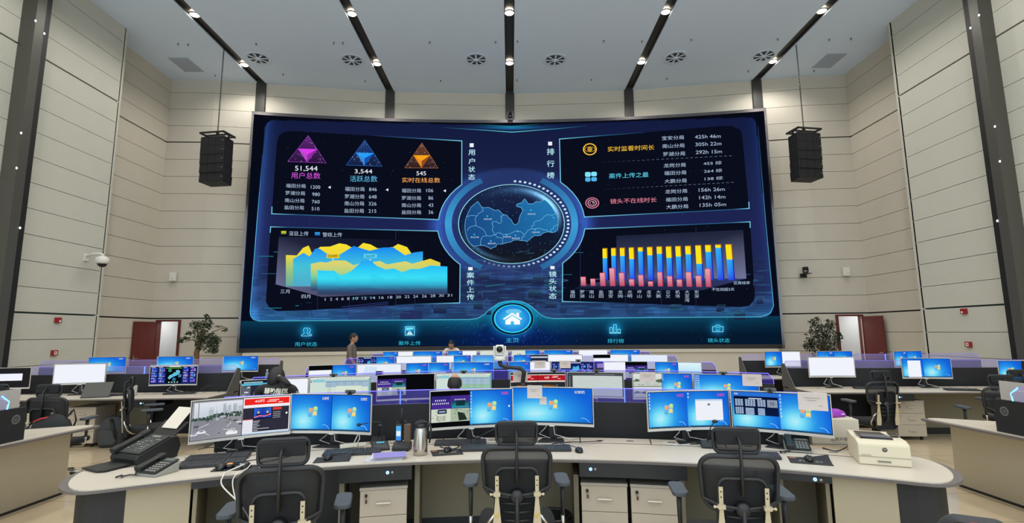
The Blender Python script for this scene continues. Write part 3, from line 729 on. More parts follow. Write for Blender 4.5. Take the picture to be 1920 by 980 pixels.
for (ap, l, r, i1, i2, ib, mid, c1, c2, c3, cl) in (
    ((577.9, 253.9), (539.3, 302.8), (611.6, 305.5), (558.8, 278.5), (594.8, 279.7), (575.7, 303.9), (576, 289.8), (220, 60, 235), (150, 40, 165), (185, 70, 200), (130, 50, 160)),
    ((684, 262.2), (649.3, 309.3), (716.2, 311.6), (667.2, 286), (701, 287), (683.4, 310.2), (683.4, 296.5), (40, 160, 250), (20, 80, 180), (60, 140, 220), (40, 90, 170)),
    ((791, 268), (758.8, 314.5), (821.2, 315), (775.2, 291), (806.6, 291), (790.5, 314.5), (790.5, 301.5), (250, 165, 25), (150, 75, 30), (230, 140, 40), (150, 90, 50))):
    dk = lerp(cl, (12, 12, 28), .75); md = lerp(cl, (20, 16, 40), .35)
    a.poly([l, r, ap], [dk, dk, md], 2); a.line([l, r, ap], .9, cl, 3, closed=True)
    for tri in ((ap, i1, i2), (l, i1, ib), (r, i2, ib)):
        a.line(list(tri), .6, cl, 3.2, closed=True)
        for k in range(9):
            u, v = random.random(), random.random()
            if u+v > 1: u, v = 1-u, 1-v
            x = tri[0][0]+u*(tri[1][0]-tri[0][0])+v*(tri[2][0]-tri[0][0]); y = tri[0][1]+u*(tri[1][1]-tri[0][1])+v*(tri[2][1]-tri[0][1])
            a.rect(x-.5, y-.4, x+.5, y+.4, (190, 180, 210), 3.5)
    a.poly([i1, i2, mid], c1, 4); a.poly([i1, mid, ib], c3, 4); a.poly([mid, i2, ib], c2, 4)
GY = (250, 195, 60)
a.ring(1106, 279.7, 13, 11.2, 2.2, GY, 4); a.ring(1106, 279.7, 10, 5, .9, GY, 4); a.ring(1106, 279.7, 4.4, 4, 1.3, GY, 5); a.ell(1106, 279.7, 1.7, 1.6, GY, 5)
for (x0, y0, x1, y1) in ((1097, 322.4, 1107.5, 331.3), (1108.6, 322, 1119, 330.2), (1097.4, 332.5, 1107, 340.3), (1108.6, 332, 1119, 339.6)):
    k = 1.6; a.poly([(x0+k, y0), (x1-k, y0), (x1, y0+k), (x1, y1-k), (x1-k, y1), (x0+k, y1), (x0, y1-k), (x0, y0+k)], (130, 225, 250) if y0 < 330 else (80, 180, 235), 4)
a.ring(1110.4, 380.3, 13, 10.5, 2, (215, 120, 150), 4); a.ring(1110.4, 380.3, 8.6, 7, 1.6, (225, 160, 180), 4); a.ring(1110.4, 380.3, 4.6, 3.8, .9, (225, 160, 180), 4); a.ell(1112, 379.4, 1.3, 1.1, (235, 190, 200), 4)
IC = (120, 225, 245)
for sx_, w in ((0, 1.), (5, .8)):   # two persons icon
    x, y = 573+sx_, 620
    a.ring(x, y-1.2, 4.6, 4.8, 1., IC, 4, a0=150 if sx_ == 0 else -100, a1=390 if sx_ == 0 else 70)
    if sx_ == 0: a.line([(x-3, y+2.5), (x-2.6, y+4.6), (x-8, y+8), (x-8, y+9.6), (x+8, y+9.6), (x+8, y+8), (x+2.6, y+4.6), (x+3, y+2.5)], 1., IC, 4)
    else: a.line([(x+1, y+3), (x+6.5, y+7.5), (x+6, y+9.2), (x+3, y+9.2)], 1., IC, 4)
a.line([(759.8, 612), (777, 612), (777, 628.2), (759.8, 628.2)], 1.2, IC, 4, closed=True); a.poly([(761.5, 613.8), (775, 613.8), (775, 617), (761.5, 619)], IC, 4); a.poly([(762.5, 626.8), (774, 626.8), (768.2, 619.6)], (225, 245, 250), 4.5); a.rect(767.7, 621.6, 768.7, 625.4, (20, 60, 90), 5)
a.line([(1142.6, 624.3), (1164.4, 624.3)], 1.3, IC, 4)
for x, y in ((1143.2, 614), (1150.6, 608.4), (1158.2, 617)): a.line([(x, 623.2), (x, y), (x+5, y), (x+5, 623.2)], 1.1, IC, 4, closed=True)
a.line([(1336, 612), (1341, 612), (1343, 609.4), (1349, 609.4), (1351, 612), (1355.8, 612), (1355.8, 621.4), (1336, 621.4)], 1.2, IC, 4, closed=True)
a.ring(1345.9, 616.2, 4.6, 3.6, 1, IC, 4, a0=-150, a1=-20); a.ring(1345.9, 616.2, 4.6, 3.6, 1, IC, 4, a0=30, a1=160)
a.rect(527.3, 433, 536.7, 438.8, (235, 225, 40), 4, (70, 120, 60)); a.rect(590.3, 435, 600, 441.4, (50, 160, 230), 4, (30, 90, 170))
dart(a, 'icons')
# area chart
def K(x, y): return (500+x/5.0526, 410+y/5.0526)
a = A()
p = [K(115, 170), K(1330, 200), K(1560, 560), K(1740, 690), K(520, 740), K(85, 620)]
a.poly([p[0], p[1], p[2], p[3], p[4], p[5]], [(34, 38, 62), (14, 17, 34), (12, 17, 34), (20, 30, 52), (74, 76, 104), (104, 108, 142)], 2)
def area(top, bot, cf, ly, n=6):
    for i in range(len(top)-1):
        (x0, y0), (x1, y1) = top[i], top[i+1]
        if x1-x0 < .5: continue
        P = []; Cc = []
        for j in range(n+1):
            for (x, y) in ((x0, y0), (x1, y1)):
                yy = y+(bot-y)*j/n; P.append(K(x, yy)); Cc.append(cf(x, yy))
        a._add(P, Cc, [(2*j, 2*j+1, 2*j+3, 2*j+2) for j in range(n)], ly)
def st(v, stops):
    for i in range(len(stops)-1):
        if v <= stops[i+1][0]:
            t = max(0, (v-stops[i][0])/(stops[i+1][0]-stops[i][0])); return lerp(stops[i][1], stops[i+1][1], t)
    return stops[-1][1]
area([(182, 343), (285, 347), (345, 275), (398, 253), (428, 325), (455, 300), (510, 265), (600, 263), (688, 232), (755, 243), (800, 268), (865, 270), (915, 228), (985, 243), (1050, 280), (1195, 268), (1245, 238), (1330, 268), (1370, 325)], 640, lambda x, y: st(y, [(230, (246, 226, 48)), (345, (240, 215, 60)), (450, (170, 200, 120)), (640, (96, 170, 165))]), 2.5)
area([(250, 380), (350, 322), (405, 357), (462, 282), (500, 282), (570, 330), (690, 340), (825, 257), (975, 303), (1100, 272), (1200, 270), (1310, 345), (1400, 318), (1480, 308)], 640, lambda x, y: st(y, [(257, (20, 130, 240)), (340, (45, 165, 235)), (450, (70, 195, 215)), (640, (80, 170, 200))]), 3)
area([(418, 427), (510, 408), (570, 415), (630, 393), (745, 395), (825, 440), (870, 424), (1000, 420), (1010, 408), (1075, 400), (1140, 432), (1315, 402), (1380, 425), (1550, 378), (1645, 415)], 680, lambda x, y: st(y, [(378, (236, 206, 50) if x > 1400 else (226, 214, 110)), (480, (200, 210, 120)), (560, (110, 205, 170)), (640, (60, 110, 140)), (680, (50, 60, 96))]), 3.5)
area([(482, 487), (600, 493), (640, 490), (690, 535), (730, 530), (805, 492), (900, 402), (980, 390), (1050, 450), (1130, 480), (1205, 470), (1285, 505), (1370, 475), (1450, 475), (1550, 442), (1712, 452)], 715, lambda x, y: st(y, [(390, (40, 160, 245)), (460, (40, 195, 248)), (560, (60, 225, 245)), (620, (50, 180, 215)), (665, (48, 90, 130)), (715, (52, 58, 92))]), 4)
a.poly([K(567, 335), K(690, 335), K(690, 373), K(567, 373)], (225, 195, 30), 5); a.poly([K(920, 332), K(1045, 332), K(1045, 370), K(920, 370)], (90, 210, 240), 5)
for s, x0, x1, cc in (('229件', 580, 672, (90, 60, 10)), ('265件', 936, 1028, (20, 70, 110))):
    q0, q1 = K(x0, 364), K(x1, 364); a.text(s, q0[0], q0[1], q1[0], q1[1], -4.6, cc, 6)
for x, y in ((627, 383), (981, 388)): p = K(x, y); a.ell(p[0], p[1], 1.6, 1.1, WH, 6, 12)
dart(a, 'area_chart')
# bar chart
def B(x, y): return (1080+x/4.9, 400+y/4.9)
a = A()
a.poly([B(370, 205), B(1535, 150), B(1565, 598), B(375, 592)], [(26, 34, 56), (30, 36, 58), (112, 116, 150), (70, 76, 108)], 2)
a.poly([B(-40, 695), B(60, 665), B(375, 592), B(1565, 598), B(1160, 705)], [(14, 20, 40), (40, 48, 76), (66, 74, 116), (50, 60, 110), (40, 46, 78)], 2.5)
bars = [(243,282,325,410,7),(322,362,322,388,9),(402,443,320,390,12),(485,527,317,418,12),(568,610,315,348,13),(652,697,312,383,14),(740,785,308,370,14),(825,872,307,407,16),(912,958,304,395,17),(1002,1050,302,375,18),(1095,1145,297,462,20),(1185,1235,293,352,23),(1278,1328,290,315,28),(1372,1425,288,422,28)]
for x0, x1, t, s, sh in bars:
    def X(x, y): return x+sh*(y-t)/(612-t)
    e = x1; d = 9
    a.poly([B(e, t), B(e+d, t-7), B(X(e, s)+d, s-3), B(X(e, s), s)], (150, 80, 20), 3); a.poly([B(x0+4, t-7), B(e+d, t-7), B(e, t), B(x0, t)], (200, 120, 20), 3)
    a.poly([B(x0, t), B(e, t), B(X(e, s), s), B(X(x0, s), s)], (252, 226, 30), 3.5)
    a.poly([B(X(e, s), s), B(X(e, s)+d, s-3), B(X(e, 612)+d, 600), B(X(e, 612), 612)], (24, 40, 170), 3)
    m_ = (s+612)/2
    a.poly([B(X(x0, s), s), B(X(e, s), s), B(X(e, m_), m_), B(X(x0, m_), m_)], [(50, 180, 245), (40, 170, 245), (40, 120, 240), (60, 150, 245)], 3.5)
    a.poly([B(X(x0, m_), m_), B(X(e, m_), m_), B(X(e, 612), 612), B(X(x0, 612), 612)], [(60, 150, 245), (40, 120, 240), (36, 56, 225), (50, 80, 230)], 3.5)
for x0, x1, t, b in [(42,85,585,665),(132,173,602,665),(218,263,548,667),(305,350,505,667),(395,438,548,667),(487,530,607,667),(572,615,568,668),(662,703,627,670),(747,788,542,670),(837,880,578,672),(925,970,610,672),(1010,1055,542,673),(1100,1147,575,675),(1185,1230,510,675)]:
    sh = 9*(b-t)/165
    a.poly([B(x0, t), B(x1, t), B(x1+sh, b), B(x0+sh, b)], [(235, 165, 175), (235, 160, 170), (190, 70, 105), (190, 70, 105)], 5)
    a.poly([B(x1, t), B(x1+6, t-5), B(x1+6+sh, b-4), B(x1+sh, b)], (175, 50, 75), 5); a.poly([B(x0+5, t-5), B(x1+6, t-5), B(x1, t), B(x0, t)], (205, 50, 70), 5)
dart(a, 'bar_chart')
# globe with district map
def G(x, y): return (830+x/5.159, 320+y/5.159)
a = A()
a.ring(959, 419.8, 100, 74.6, 1.5, (150, 225, 240), 3, n=90)
for k in range(41):
    t = rad(-86.5+k*5.12); f = 1 if k < 26 else max(.25, 1-(k-26)*.055)
    a.ell(959.2+106.5*cos(t), 419.5+80*sin(t), 2.6, 1.9, lerp((50, 62, 96), (205, 235, 250), f), 3, 14)
def acf(t): return lerp((44, 100, 155), (62, 158, 215), 1-abs(2*t-1))
a.ring(959, 419.5, 125, 97.5, 13, None, 2, -62, 62, 50, acf); a.ring(959, 419.5, 125, 97.5, 13, None, 2, 118, 242, 50, acf)
mp = [(230,445),(252,395),(275,350),(312,318),(340,297),(360,325),(378,352),(410,358),(440,352),(462,362),(490,375),(510,385),(530,378),(545,380),(562,402),(580,420),(620,430),(640,455),(660,470),(672,490),(680,510),(705,522),(722,512),(735,495),(740,462),(750,430),(762,408),(775,390),(760,355),(735,350),(718,345),(715,325),(740,314),(765,310),(780,285),(795,272),(815,300),(830,320),(850,318),(870,322),(905,295),(925,302),(945,300),(985,280),(1015,302),(1040,330),(1060,358),(1080,390),(1100,420),(1112,450),(1118,520),(1110,575),(1085,592),(1060,598),(1020,590),(975,600),(960,612),(945,625),(918,628),(890,625),(850,655),(815,685),(790,675),(760,675),(725,668),(690,670),(655,690),(620,692),(580,708),(550,706),(520,712),(515,735),(490,740),(465,757),(448,742),(430,735),(400,722),(365,722),(300,730),(270,706),(250,680),(235,645),(225,610),(216,565),(215,520),(220,480)]
cols = [lerp((26, 74, 132), (34, 118, 176), min(1, max(0, (x-300)/800+(500-y)/900))) for x, y in mp]
a.poly([G(*q) for q in mp], cols, 2); a.line([G(*q) for q in mp], .8, (110, 185, 225), 3, closed=True)
for l in ([(230,445),(280,430),(330,437),(350,412),(395,385),(378,352)], [(330,437),(312,470),(322,500),(320,530),(365,550),(395,570),(410,590),(425,628)], [(240,580),(250,555),(270,540),(320,530)],
          [(425,628),(395,632),(375,650),(365,690),(365,722)], [(425,628),(465,630),(505,620),(525,602),(550,600),(580,615),(620,618),(660,605),(690,590),(720,580),(760,590),(790,620)],
          [(505,620),(480,570),(490,540),(475,510),(485,492),(520,490),(540,508),(560,505),(575,490),(562,470),(575,455),(560,440),(600,425)], [(510,620),(530,645),(580,650),(580,708)],
          [(790,620),(825,575),(865,560),(895,570)], [(865,560),(862,535),(885,525),(880,505),(895,490),(940,480),(970,460),(985,438),(1010,425),(1060,430),(1090,415)],
          [(895,570),(915,555),(950,560),(980,572),(1010,570),(1018,590),(1050,590),(1045,568),(1070,560),(1070,545),(1085,530),(1116,522)], [(760,675),(770,650),(765,640),(790,635),(790,620)]):
    a.line([G(*q) for q in l], .8, (110, 185, 225), 3.2)
for x, y in ((430,440),(305,618),(465,680),(618,618),(725,588),(703,625),(852,382),(895,565),(1072,455)):
    p = G(x, y); a.poly([(p[0]-1.8, p[1]-1.4), (p[0]+1.8, p[1]-1.4), (p[0]+.6, p[1]+2)], (60, 200, 250), 4)
for s, x0, x1, y in (('宝安分局', 398, 475, 475), ('南山分局', 272, 350, 650), ('福田分局', 435, 512, 710), ('罗湖分局', 583, 660, 646), ('盐田分局', 668, 745, 660), ('龙岗分局', 820, 897, 426), ('大鹏分局', 860, 938, 602)):
    p, q = G(x0, y), G(x1, y); a.text(s, p[0], p[1], q[0], q[1], -3.0, (185, 210, 230), 4)
for k in range(60):
    t = random.uniform(0, 2*pi); r_ = sqrt(random.random())*.95; a.rect(959+100*r_*cos(t), 420+74*r_*sin(t), 959+100*r_*cos(t)+.8, 420+74*r_*sin(t)+.6, (120, 190, 215), 4.5)
dart(a, 'globe_map')
# home button
a = A()
a.ell(961, 597.5, 40, 30.5, (60, 150, 180), 2, 60); a.ell(961, 597.5, 39, 29.6, (4, 24, 44), 3, 60); a.ell(961, 597.3, 35, 26.6, (50, 205, 235), 4, 60); a.ell(961, 597, 32, 24.4, (26, 120, 212), 5, 60, (70, 215, 248))
a.poly([(955+15*cos(rad(t))+8, 582+5*sin(rad(t))+2) for t in range(0, 360, 15)], (110, 200, 240), 6)
W_ = (250, 252, 255)
a.poly([(960.4, 585.9), (979.2, 597.2), (977, 599.4), (960.4, 589.8), (945.4, 599.4), (943, 597.2)], W_, 7)
a.poly([(947.7, 600.4), (960.4, 591.4), (975, 600.4), (975, 608), (963.6, 608), (963.6, 602), (957.6, 602), (957.6, 608), (947.7, 608)], W_, 7)
a.poly([(968, 586.3), (973.3, 586.3), (973.3, 594.2), (968, 591)], W_, 7)
dart(a, 'home_button')
# ------------------------------------------------------------------ consoles
TOPW = mat('worktop_white', (204, 192, 174), .35, noise=.02, nscale=4); RIMT = mat('edge_taupe', (104, 96, 92), .45)
OLIVE = mat('modesty_panel', (140, 130, 104), .6); BEIGE = mat('panel_beige', (172, 158, 130), .55); COLB = mat('column_black', (34, 33, 31), .6, noise=.1, nscale=40)
PARB = mat('partition_black', (26, 26, 28), .75); EQB = mat('equipment_box_black', (16, 17, 20), .35); PANG = mat('panel_grey', (172, 164, 144), .5)
LEDB = emis('led_violet', (116, 112, 255), 2.6); LEDV = emis('led_blue', (80, 110, 255), 3.5); LEDP = emis('led_soft_violet', (150, 130, 235), 1.0)
ACR = mixmat('acrylic_led_glow', (60, 52, 140), .30, .1, (66, 50, 190), .26); ACRP = mixmat('acrylic_led_glow_pale', (165, 158, 205), .22, .1, (96, 84, 200), .16)  # scattered LED light is put into the acrylic's tint and weak emission
BTN = emis('button_ring_blue', (90, 150, 255), 9.); BTNC = mat('button_socket', (190, 185, 160), .3, .8)
def pol(yc, r, t): return (r*sin(t), yc+r*cos(t))
def cap_pts(yc, r0, r1, t, b, n=14):
    """half-ellipse closing the end at angle t, from the inner radius to the outer; b>0 bulges outwards"""
    s = 1 if t > 0 else -1; rm, a = (r0+r1)/2, (r1-r0)/2; out = []
    for i in range(n+1):
        f = -pi/2+pi*i/n; r = rm+a*sin(f); k = b*(max(0, cos(f))**.75)
        out.append((r*sin(t)+s*k*cos(t), yc+r*cos(t)-s*k*sin(t)))
    return out
def outline(yc, r0, r1, ta, tb, ba, bb, n=30):
    p = [pol(yc, r0, ta+(tb-ta)*i/n) for i in range(n+1)]
    p += cap_pts(yc, r0, r1, tb, bb)[1:-1] if bb else []
    p += [pol(yc, r1, tb+(ta-tb)*i/n) for i in range(n+1)]
    p += cap_pts(yc, r0, r1, ta, ba)[1:-1][::-1] if ba else []
    return p
def ribbon(mb, pts, th, z0, z1):
    P = [Vector(p) for p in pts]; q = []
    for i, p in enumerate(P):
        d = (P[min(i+1, len(P)-1)]-P[max(i-1, 0)]).normalized(); q.append(p+Vector((-d.y, d.x))*th)
    vs = [(p.x, p.y, z0) for p in P]+[(p.x, p.y, z1) for p in P]+[(p.x, p.y, z0) for p in q]+[(p.x, p.y, z1) for p in q]
    n = len(P); fs = []
    for i in range(n-1):
        fs += [(i, i+1, n+i+1, n+i), (2*n+i+1, 2*n+i, 3*n+i, 3*n+i+1), (n+i, n+i+1, 3*n+i+1, 3*n+i), (i+1, i, 2*n+i, 2*n+i+1)]
    fs += [(0, n, 3*n, 2*n), (n-1, 3*n-1, 4*n-1, 2*n-1)]
    mb.add(vs, fs)
def console(label, yc, Rp, ta, tb, ba, bb, tp, tg, posts, buttons=(), front=False, zp=1.045, zg=1.17, pale=False, group=None, sidecap=None, depth=.93):
    Rf, Rg, Rs = Rp-depth, Rp-.37, Rp-.13; tm = (ta+tb)/2
    ox, oy = pol(yc, Rf+.4, tm)
    r = empty('control_console', (ox, oy, 0), 0, label, 'control desk', group)
    def P(mb, name, mt, **k): o = mb.build(name, mt, r, **k); o.location = (-ox, -oy, 0); return o
    mb = MB(); mb.prism(outline(yc, Rf+.006, Rs-.004, ta, tb, max(ba-.05, 0), max(bb-.05, 0)), .742, .75); P(mb, 'worktop', TOPW)
    mb = MB(); mb.prism(outline(yc, Rf, Rs, ta, tb, ba, bb), .724, .742); P(mb, 'edge_band', RIMT)
    mb = MB(); mb.arc(yc, Rg, Rg+.014, ta, tb, .7495, .7508, 30)
    k = max(2, int((tb-ta)*Rg/.55))
    for i in range(1, k):
        t = ta+(tb-ta)*i/k; mb.arc(yc, Rg+.014, Rs-.006, t-.0045/Rg, t+.0045/Rg, .7495, .7507, 1)
        for s in (-.17, .17): mb.arc(yc, Rg+.11, Rg+.135, t+(s-.03)/Rg, t+(s+.03)/Rg, .7495, .7509, 1)
    P(mb, 'cable_slot', BLK)
    mb = MB(); mb.arc(yc, Rp-.02, Rp+.02, tp[0], tp[1], .06, zp, 30); P(mb, 'partition', PARB)
    mb = MB(); mb.arc(yc, Rp+.022, Rp+.034, tp[0], tp[1], .1, zp, 30); P(mb, 'back_panel', PANG)
    if tg:
        cut = [tg[0]]+list(posts)+[tg[1]]
        for a, b in zip(cut[:-1], cut[1:]):
            if a >= b: continue
            ch = .055/Rp
            n = 10; vs = []
            e0, e1 = (ch if a == tg[0] else 0), (ch if b == tg[1] else 0)
            tt = [a, a+e0]+[a+e0+(b-e1-a-e0)*i/n for i in range(1, n)]+[b-e1, b]
            zt = [zg-.07 if e0 else zg, zg]+[zg]*(n-1)+[zg, zg-.07 if e1 else zg]
            for t, z in zip(tt, zt):
                for rr, zz in ((Rp-.004, zp), (Rp-.004, z), (Rp+.004, z), (Rp+.004, zp)):
                    x, y = pol(yc, rr, t); vs.append((x, y, zz))
            m_ = len(tt); fs = [(0, 1, 2, 3), (4*m_-1, 4*m_-2, 4*m_-3, 4*m_-4)]
            for i in range(m_-1):
                q = 4*i; fs += [(q, q+4, q+5, q+1), (q+1, q+5, q+6, q+2), (q+2, q+6, q+7, q+3)]
            mb = MB(); mb.add(vs, fs); P(mb, 'glass_screen', ACRP if pale else ACR)
        ch = .055/Rp; pts = [(tg[0], zp), (tg[0], zg-.07), (tg[0]+ch, zg)]+[(tg[0]+ch+(tg[1]-tg[0]-2*ch)*i/24, zg) for i in range(1, 24)]+[(tg[1]-ch, zg), (tg[1], zg-.07), (tg[1], zp)]
        mb = MB(); mb.tube([pol(yc, Rp, t)+(z,) for t, z in pts], .0035, 6); P(mb, 'led_edge', LEDP if pale else LEDB)
        for t in posts:
            mb = MB(); x, y = pol(yc, Rp, t); mb.cyl((x, y, zp), (x, y, zg), .0045 if not pale else .007, n=8); P(mb, 'led_post', LEDV)
    # below the worktop
    mb = MB(); mb.arc(yc, Rf+.74, Rf+.755, ta+.01, tb-.01, .10, .724, 30); P(mb, 'modesty_panel', OLIVE)
    mb = MB(); mb.arc(yc, Rf+.74, Rf+.77, ta+.01, tb-.01, .0, .10, 30); P(mb, 'kick_board', BLK)
    for (x0, x1, bx) in buttons:
        a, b = asin(x0/(Rf+.03)), asin(x1/(Rf+.03))
        mb = MB(); mb.arc(yc, Rf+.03, Rf+.46, a, b, .615 if abs(x0) < 1.5 or not front else .672, .724, 4); box = P(mb, 'equipment_box', EQB)
        if bx is None: continue
        t = asin(bx/(Rf+.03))
        for kx, (mt, nm, rr) in enumerate(((BTN, 'power_button', .011), (BTNC, 'key_socket', .010))):
            x, y = pol(yc, Rf+.029, t+kx*.034/Rf); dxy = Vector((sin(t), cos(t), 0))
            mb = MB(); c0 = Vector((x, y, .672 if abs(bx) < 1.9 or not front else .692)); mb.cyl(c0, c0-dxy*.004, rr, n=18); q = P(mb, nm, mt)
            if kx == 0:
                mb = MB(); mb.cyl(c0-dxy*.004, c0-dxy*.0055, .005, n=12); q2 = mb.build('button_cap', STEEL, q)
    for t, sgn in ((ta, -1), (tb, 1)):
        b = ba if sgn < 0 else bb
        if b:
            fr = [pol(yc, Rf+.09, t-sgn*rad(1.2)+sgn*rad(1.2)*i/3) for i in range(4)]
            pts = fr + cap_pts(yc, Rf+.09, Rs-.06, t, b-.09)[1:]
            if sgn > 0: pts = pts
            mb = MB(); ribbon(mb, pts, .015*sgn, 0, .724); P(mb, 'end_column', COLB)
            mb = MB(); ribbon(mb, [pol(yc, Rf+.09, t-sgn*rad(1.2)-sgn*rad(3.9)*i/6) for i in range(7)], .015, 0, .724); P(mb, 'end_panel', BEIGE)
            mb = MB(); mb.arc(yc, Rf+.10, Rf+.73, t-sgn*rad(5.4)-.012/Rf, t-sgn*rad(5.4)+.012/Rf, 0, .724, 1); P(mb, 'side_panel', OLIVE)
        else:
            mb = MB(); mb.arc(yc, Rf+.03, Rp+.03, t-.007/Rf, t+.007/Rf, 0, .724, 1)
            if sidecap == sgn:
                x0, y0 = pol(yc, Rf+.55, t); x1, y1 = pol(yc, Rp+.04, t); n_ = Vector((cos(t), -sin(t)))*sgn*.012
                vs = []
                for q in (0, 1):
                    for (px_, py_, pz) in ((x0, y0, .75), (x1, y1, .75), (x1, y1, zp+.07), ((x0+3*x1)/4, (y0+3*y1)/4, zp+.09)):
                        vs.append((px_+n_.x*q, py_+n_.y*q, pz))
                mb.add(vs, [(0, 1, 2, 3), (7, 6, 5, 4), (0, 4, 5, 1), (1, 5, 6, 2), (2, 6, 7, 3), (3, 7, 4, 0)])
            P(mb, 'side_panel', mat('side_cap_grey', (84, 82, 78), .5) if sidecap == sgn else PANG)
    if front:
        for X in (-.735, -1.285, 1.285, 1.93, -1.93, .50):
            t = asin(X/(Rf+.2)); mb = MB(); mb.arc(yc, Rf+.10, Rf+.73, t-.0035, t+.0035, 0, .612 if abs(X) < 1 and X > 0 else .724, 1); P(mb, 'support_panel', mat('support_olive', (110, 102, 82), .6))
        a, b = asin(-1.56/(Rf+.45)), asin(-1.31/(Rf+.45)); mb = MB(); mb.arc(yc, Rf+.67, Rf+.72, a, b, .08, .70, 3); P(mb, 'cavity_shade', EQB)  # black panel put in for the darkness of the open leg space
    return r
D2 = rad
console('nearest white arc console across the foreground with a printer at its right end', -1.15, 6.12, rad(-29.5), rad(29.5), .28, .28, (rad(-23.9), rad(23.9)), (rad(-23.9), rad(23.9)), (rad(-9.7), rad(9.9)),
        buttons=((-1.27, -.75, -.925), (.51, 1.28, .593), (1.72, 2.15, 2.06), (-2.15, -1.72, None)), front=True)
ROWS = {2: (1.1, 6.2, 31.2), 3: (.8, 8.6, 23.4), 4: (-.5, 12.0, 17.0), 5: (-.25, 14.0, 14.8)}
nm = {2: 'second arc console from the viewer, behind the foreground console', 3: 'third arc console from the viewer, with eight lit monitors', 4: 'fourth arc console from the viewer, just in front of the farthest one', 5: 'farthest arc console, right below the video wall'}
for k, (yc, Rp, te) in ROWS.items():
    t = rad(te); console(nm[k], yc, Rp, -t+.01, t-.01, .2, .2, (-t, t), (-t, t), [rad(te*q) for q in (-.62, -.2, .22, .62)], buttons=((-1.6, -1.2, -1.4), (1.2, 1.6, 1.4)), pale=False, group=None)
# side consoles: one front and one rear on each side, arcs about the room axis
def side(lab, sgn, yc, Rp, xi, xo, posts, btn, depth=.93):
    ti, to = asin(xi/Rp)*sgn, asin(xo/Rp)*sgn; ta, tb = min(ti, to), max(ti, to)
    return console(lab, yc, Rp, ta, tb, 0, 0, (ta, tb), (ta, tb), [asin(p/Rp)*sgn for p in posts][::sgn], buttons=[((b-.22)*sgn if sgn > 0 else -(b+.22), (b+.22)*sgn if sgn > 0 else -(b-.22), b*sgn) for b in btn], pale=True, sidecap=-sgn, depth=depth)
side('left side console with a white monitor, a laptop and a grey backpack under it', -1, -120, 129.02, 4.66, 10.0, (6.22,), (5.62, 7.4))
side('right side console with a drawer cabinet under it, in front of the right door', 1, -120, 129.02, 4.66, 10.0, (6.66, 8.3), (5.9, 7.75))
side('rear left side console below the left door and the potted tree', -1, -120, 131.35, 4.95, 9.9, (7.45,), (6.4,))
side('rear right side console below the right door and the bushy plant', 1, -120, 131.35, 4.95, 9.9, (6.15, 8.0), (6.4,))
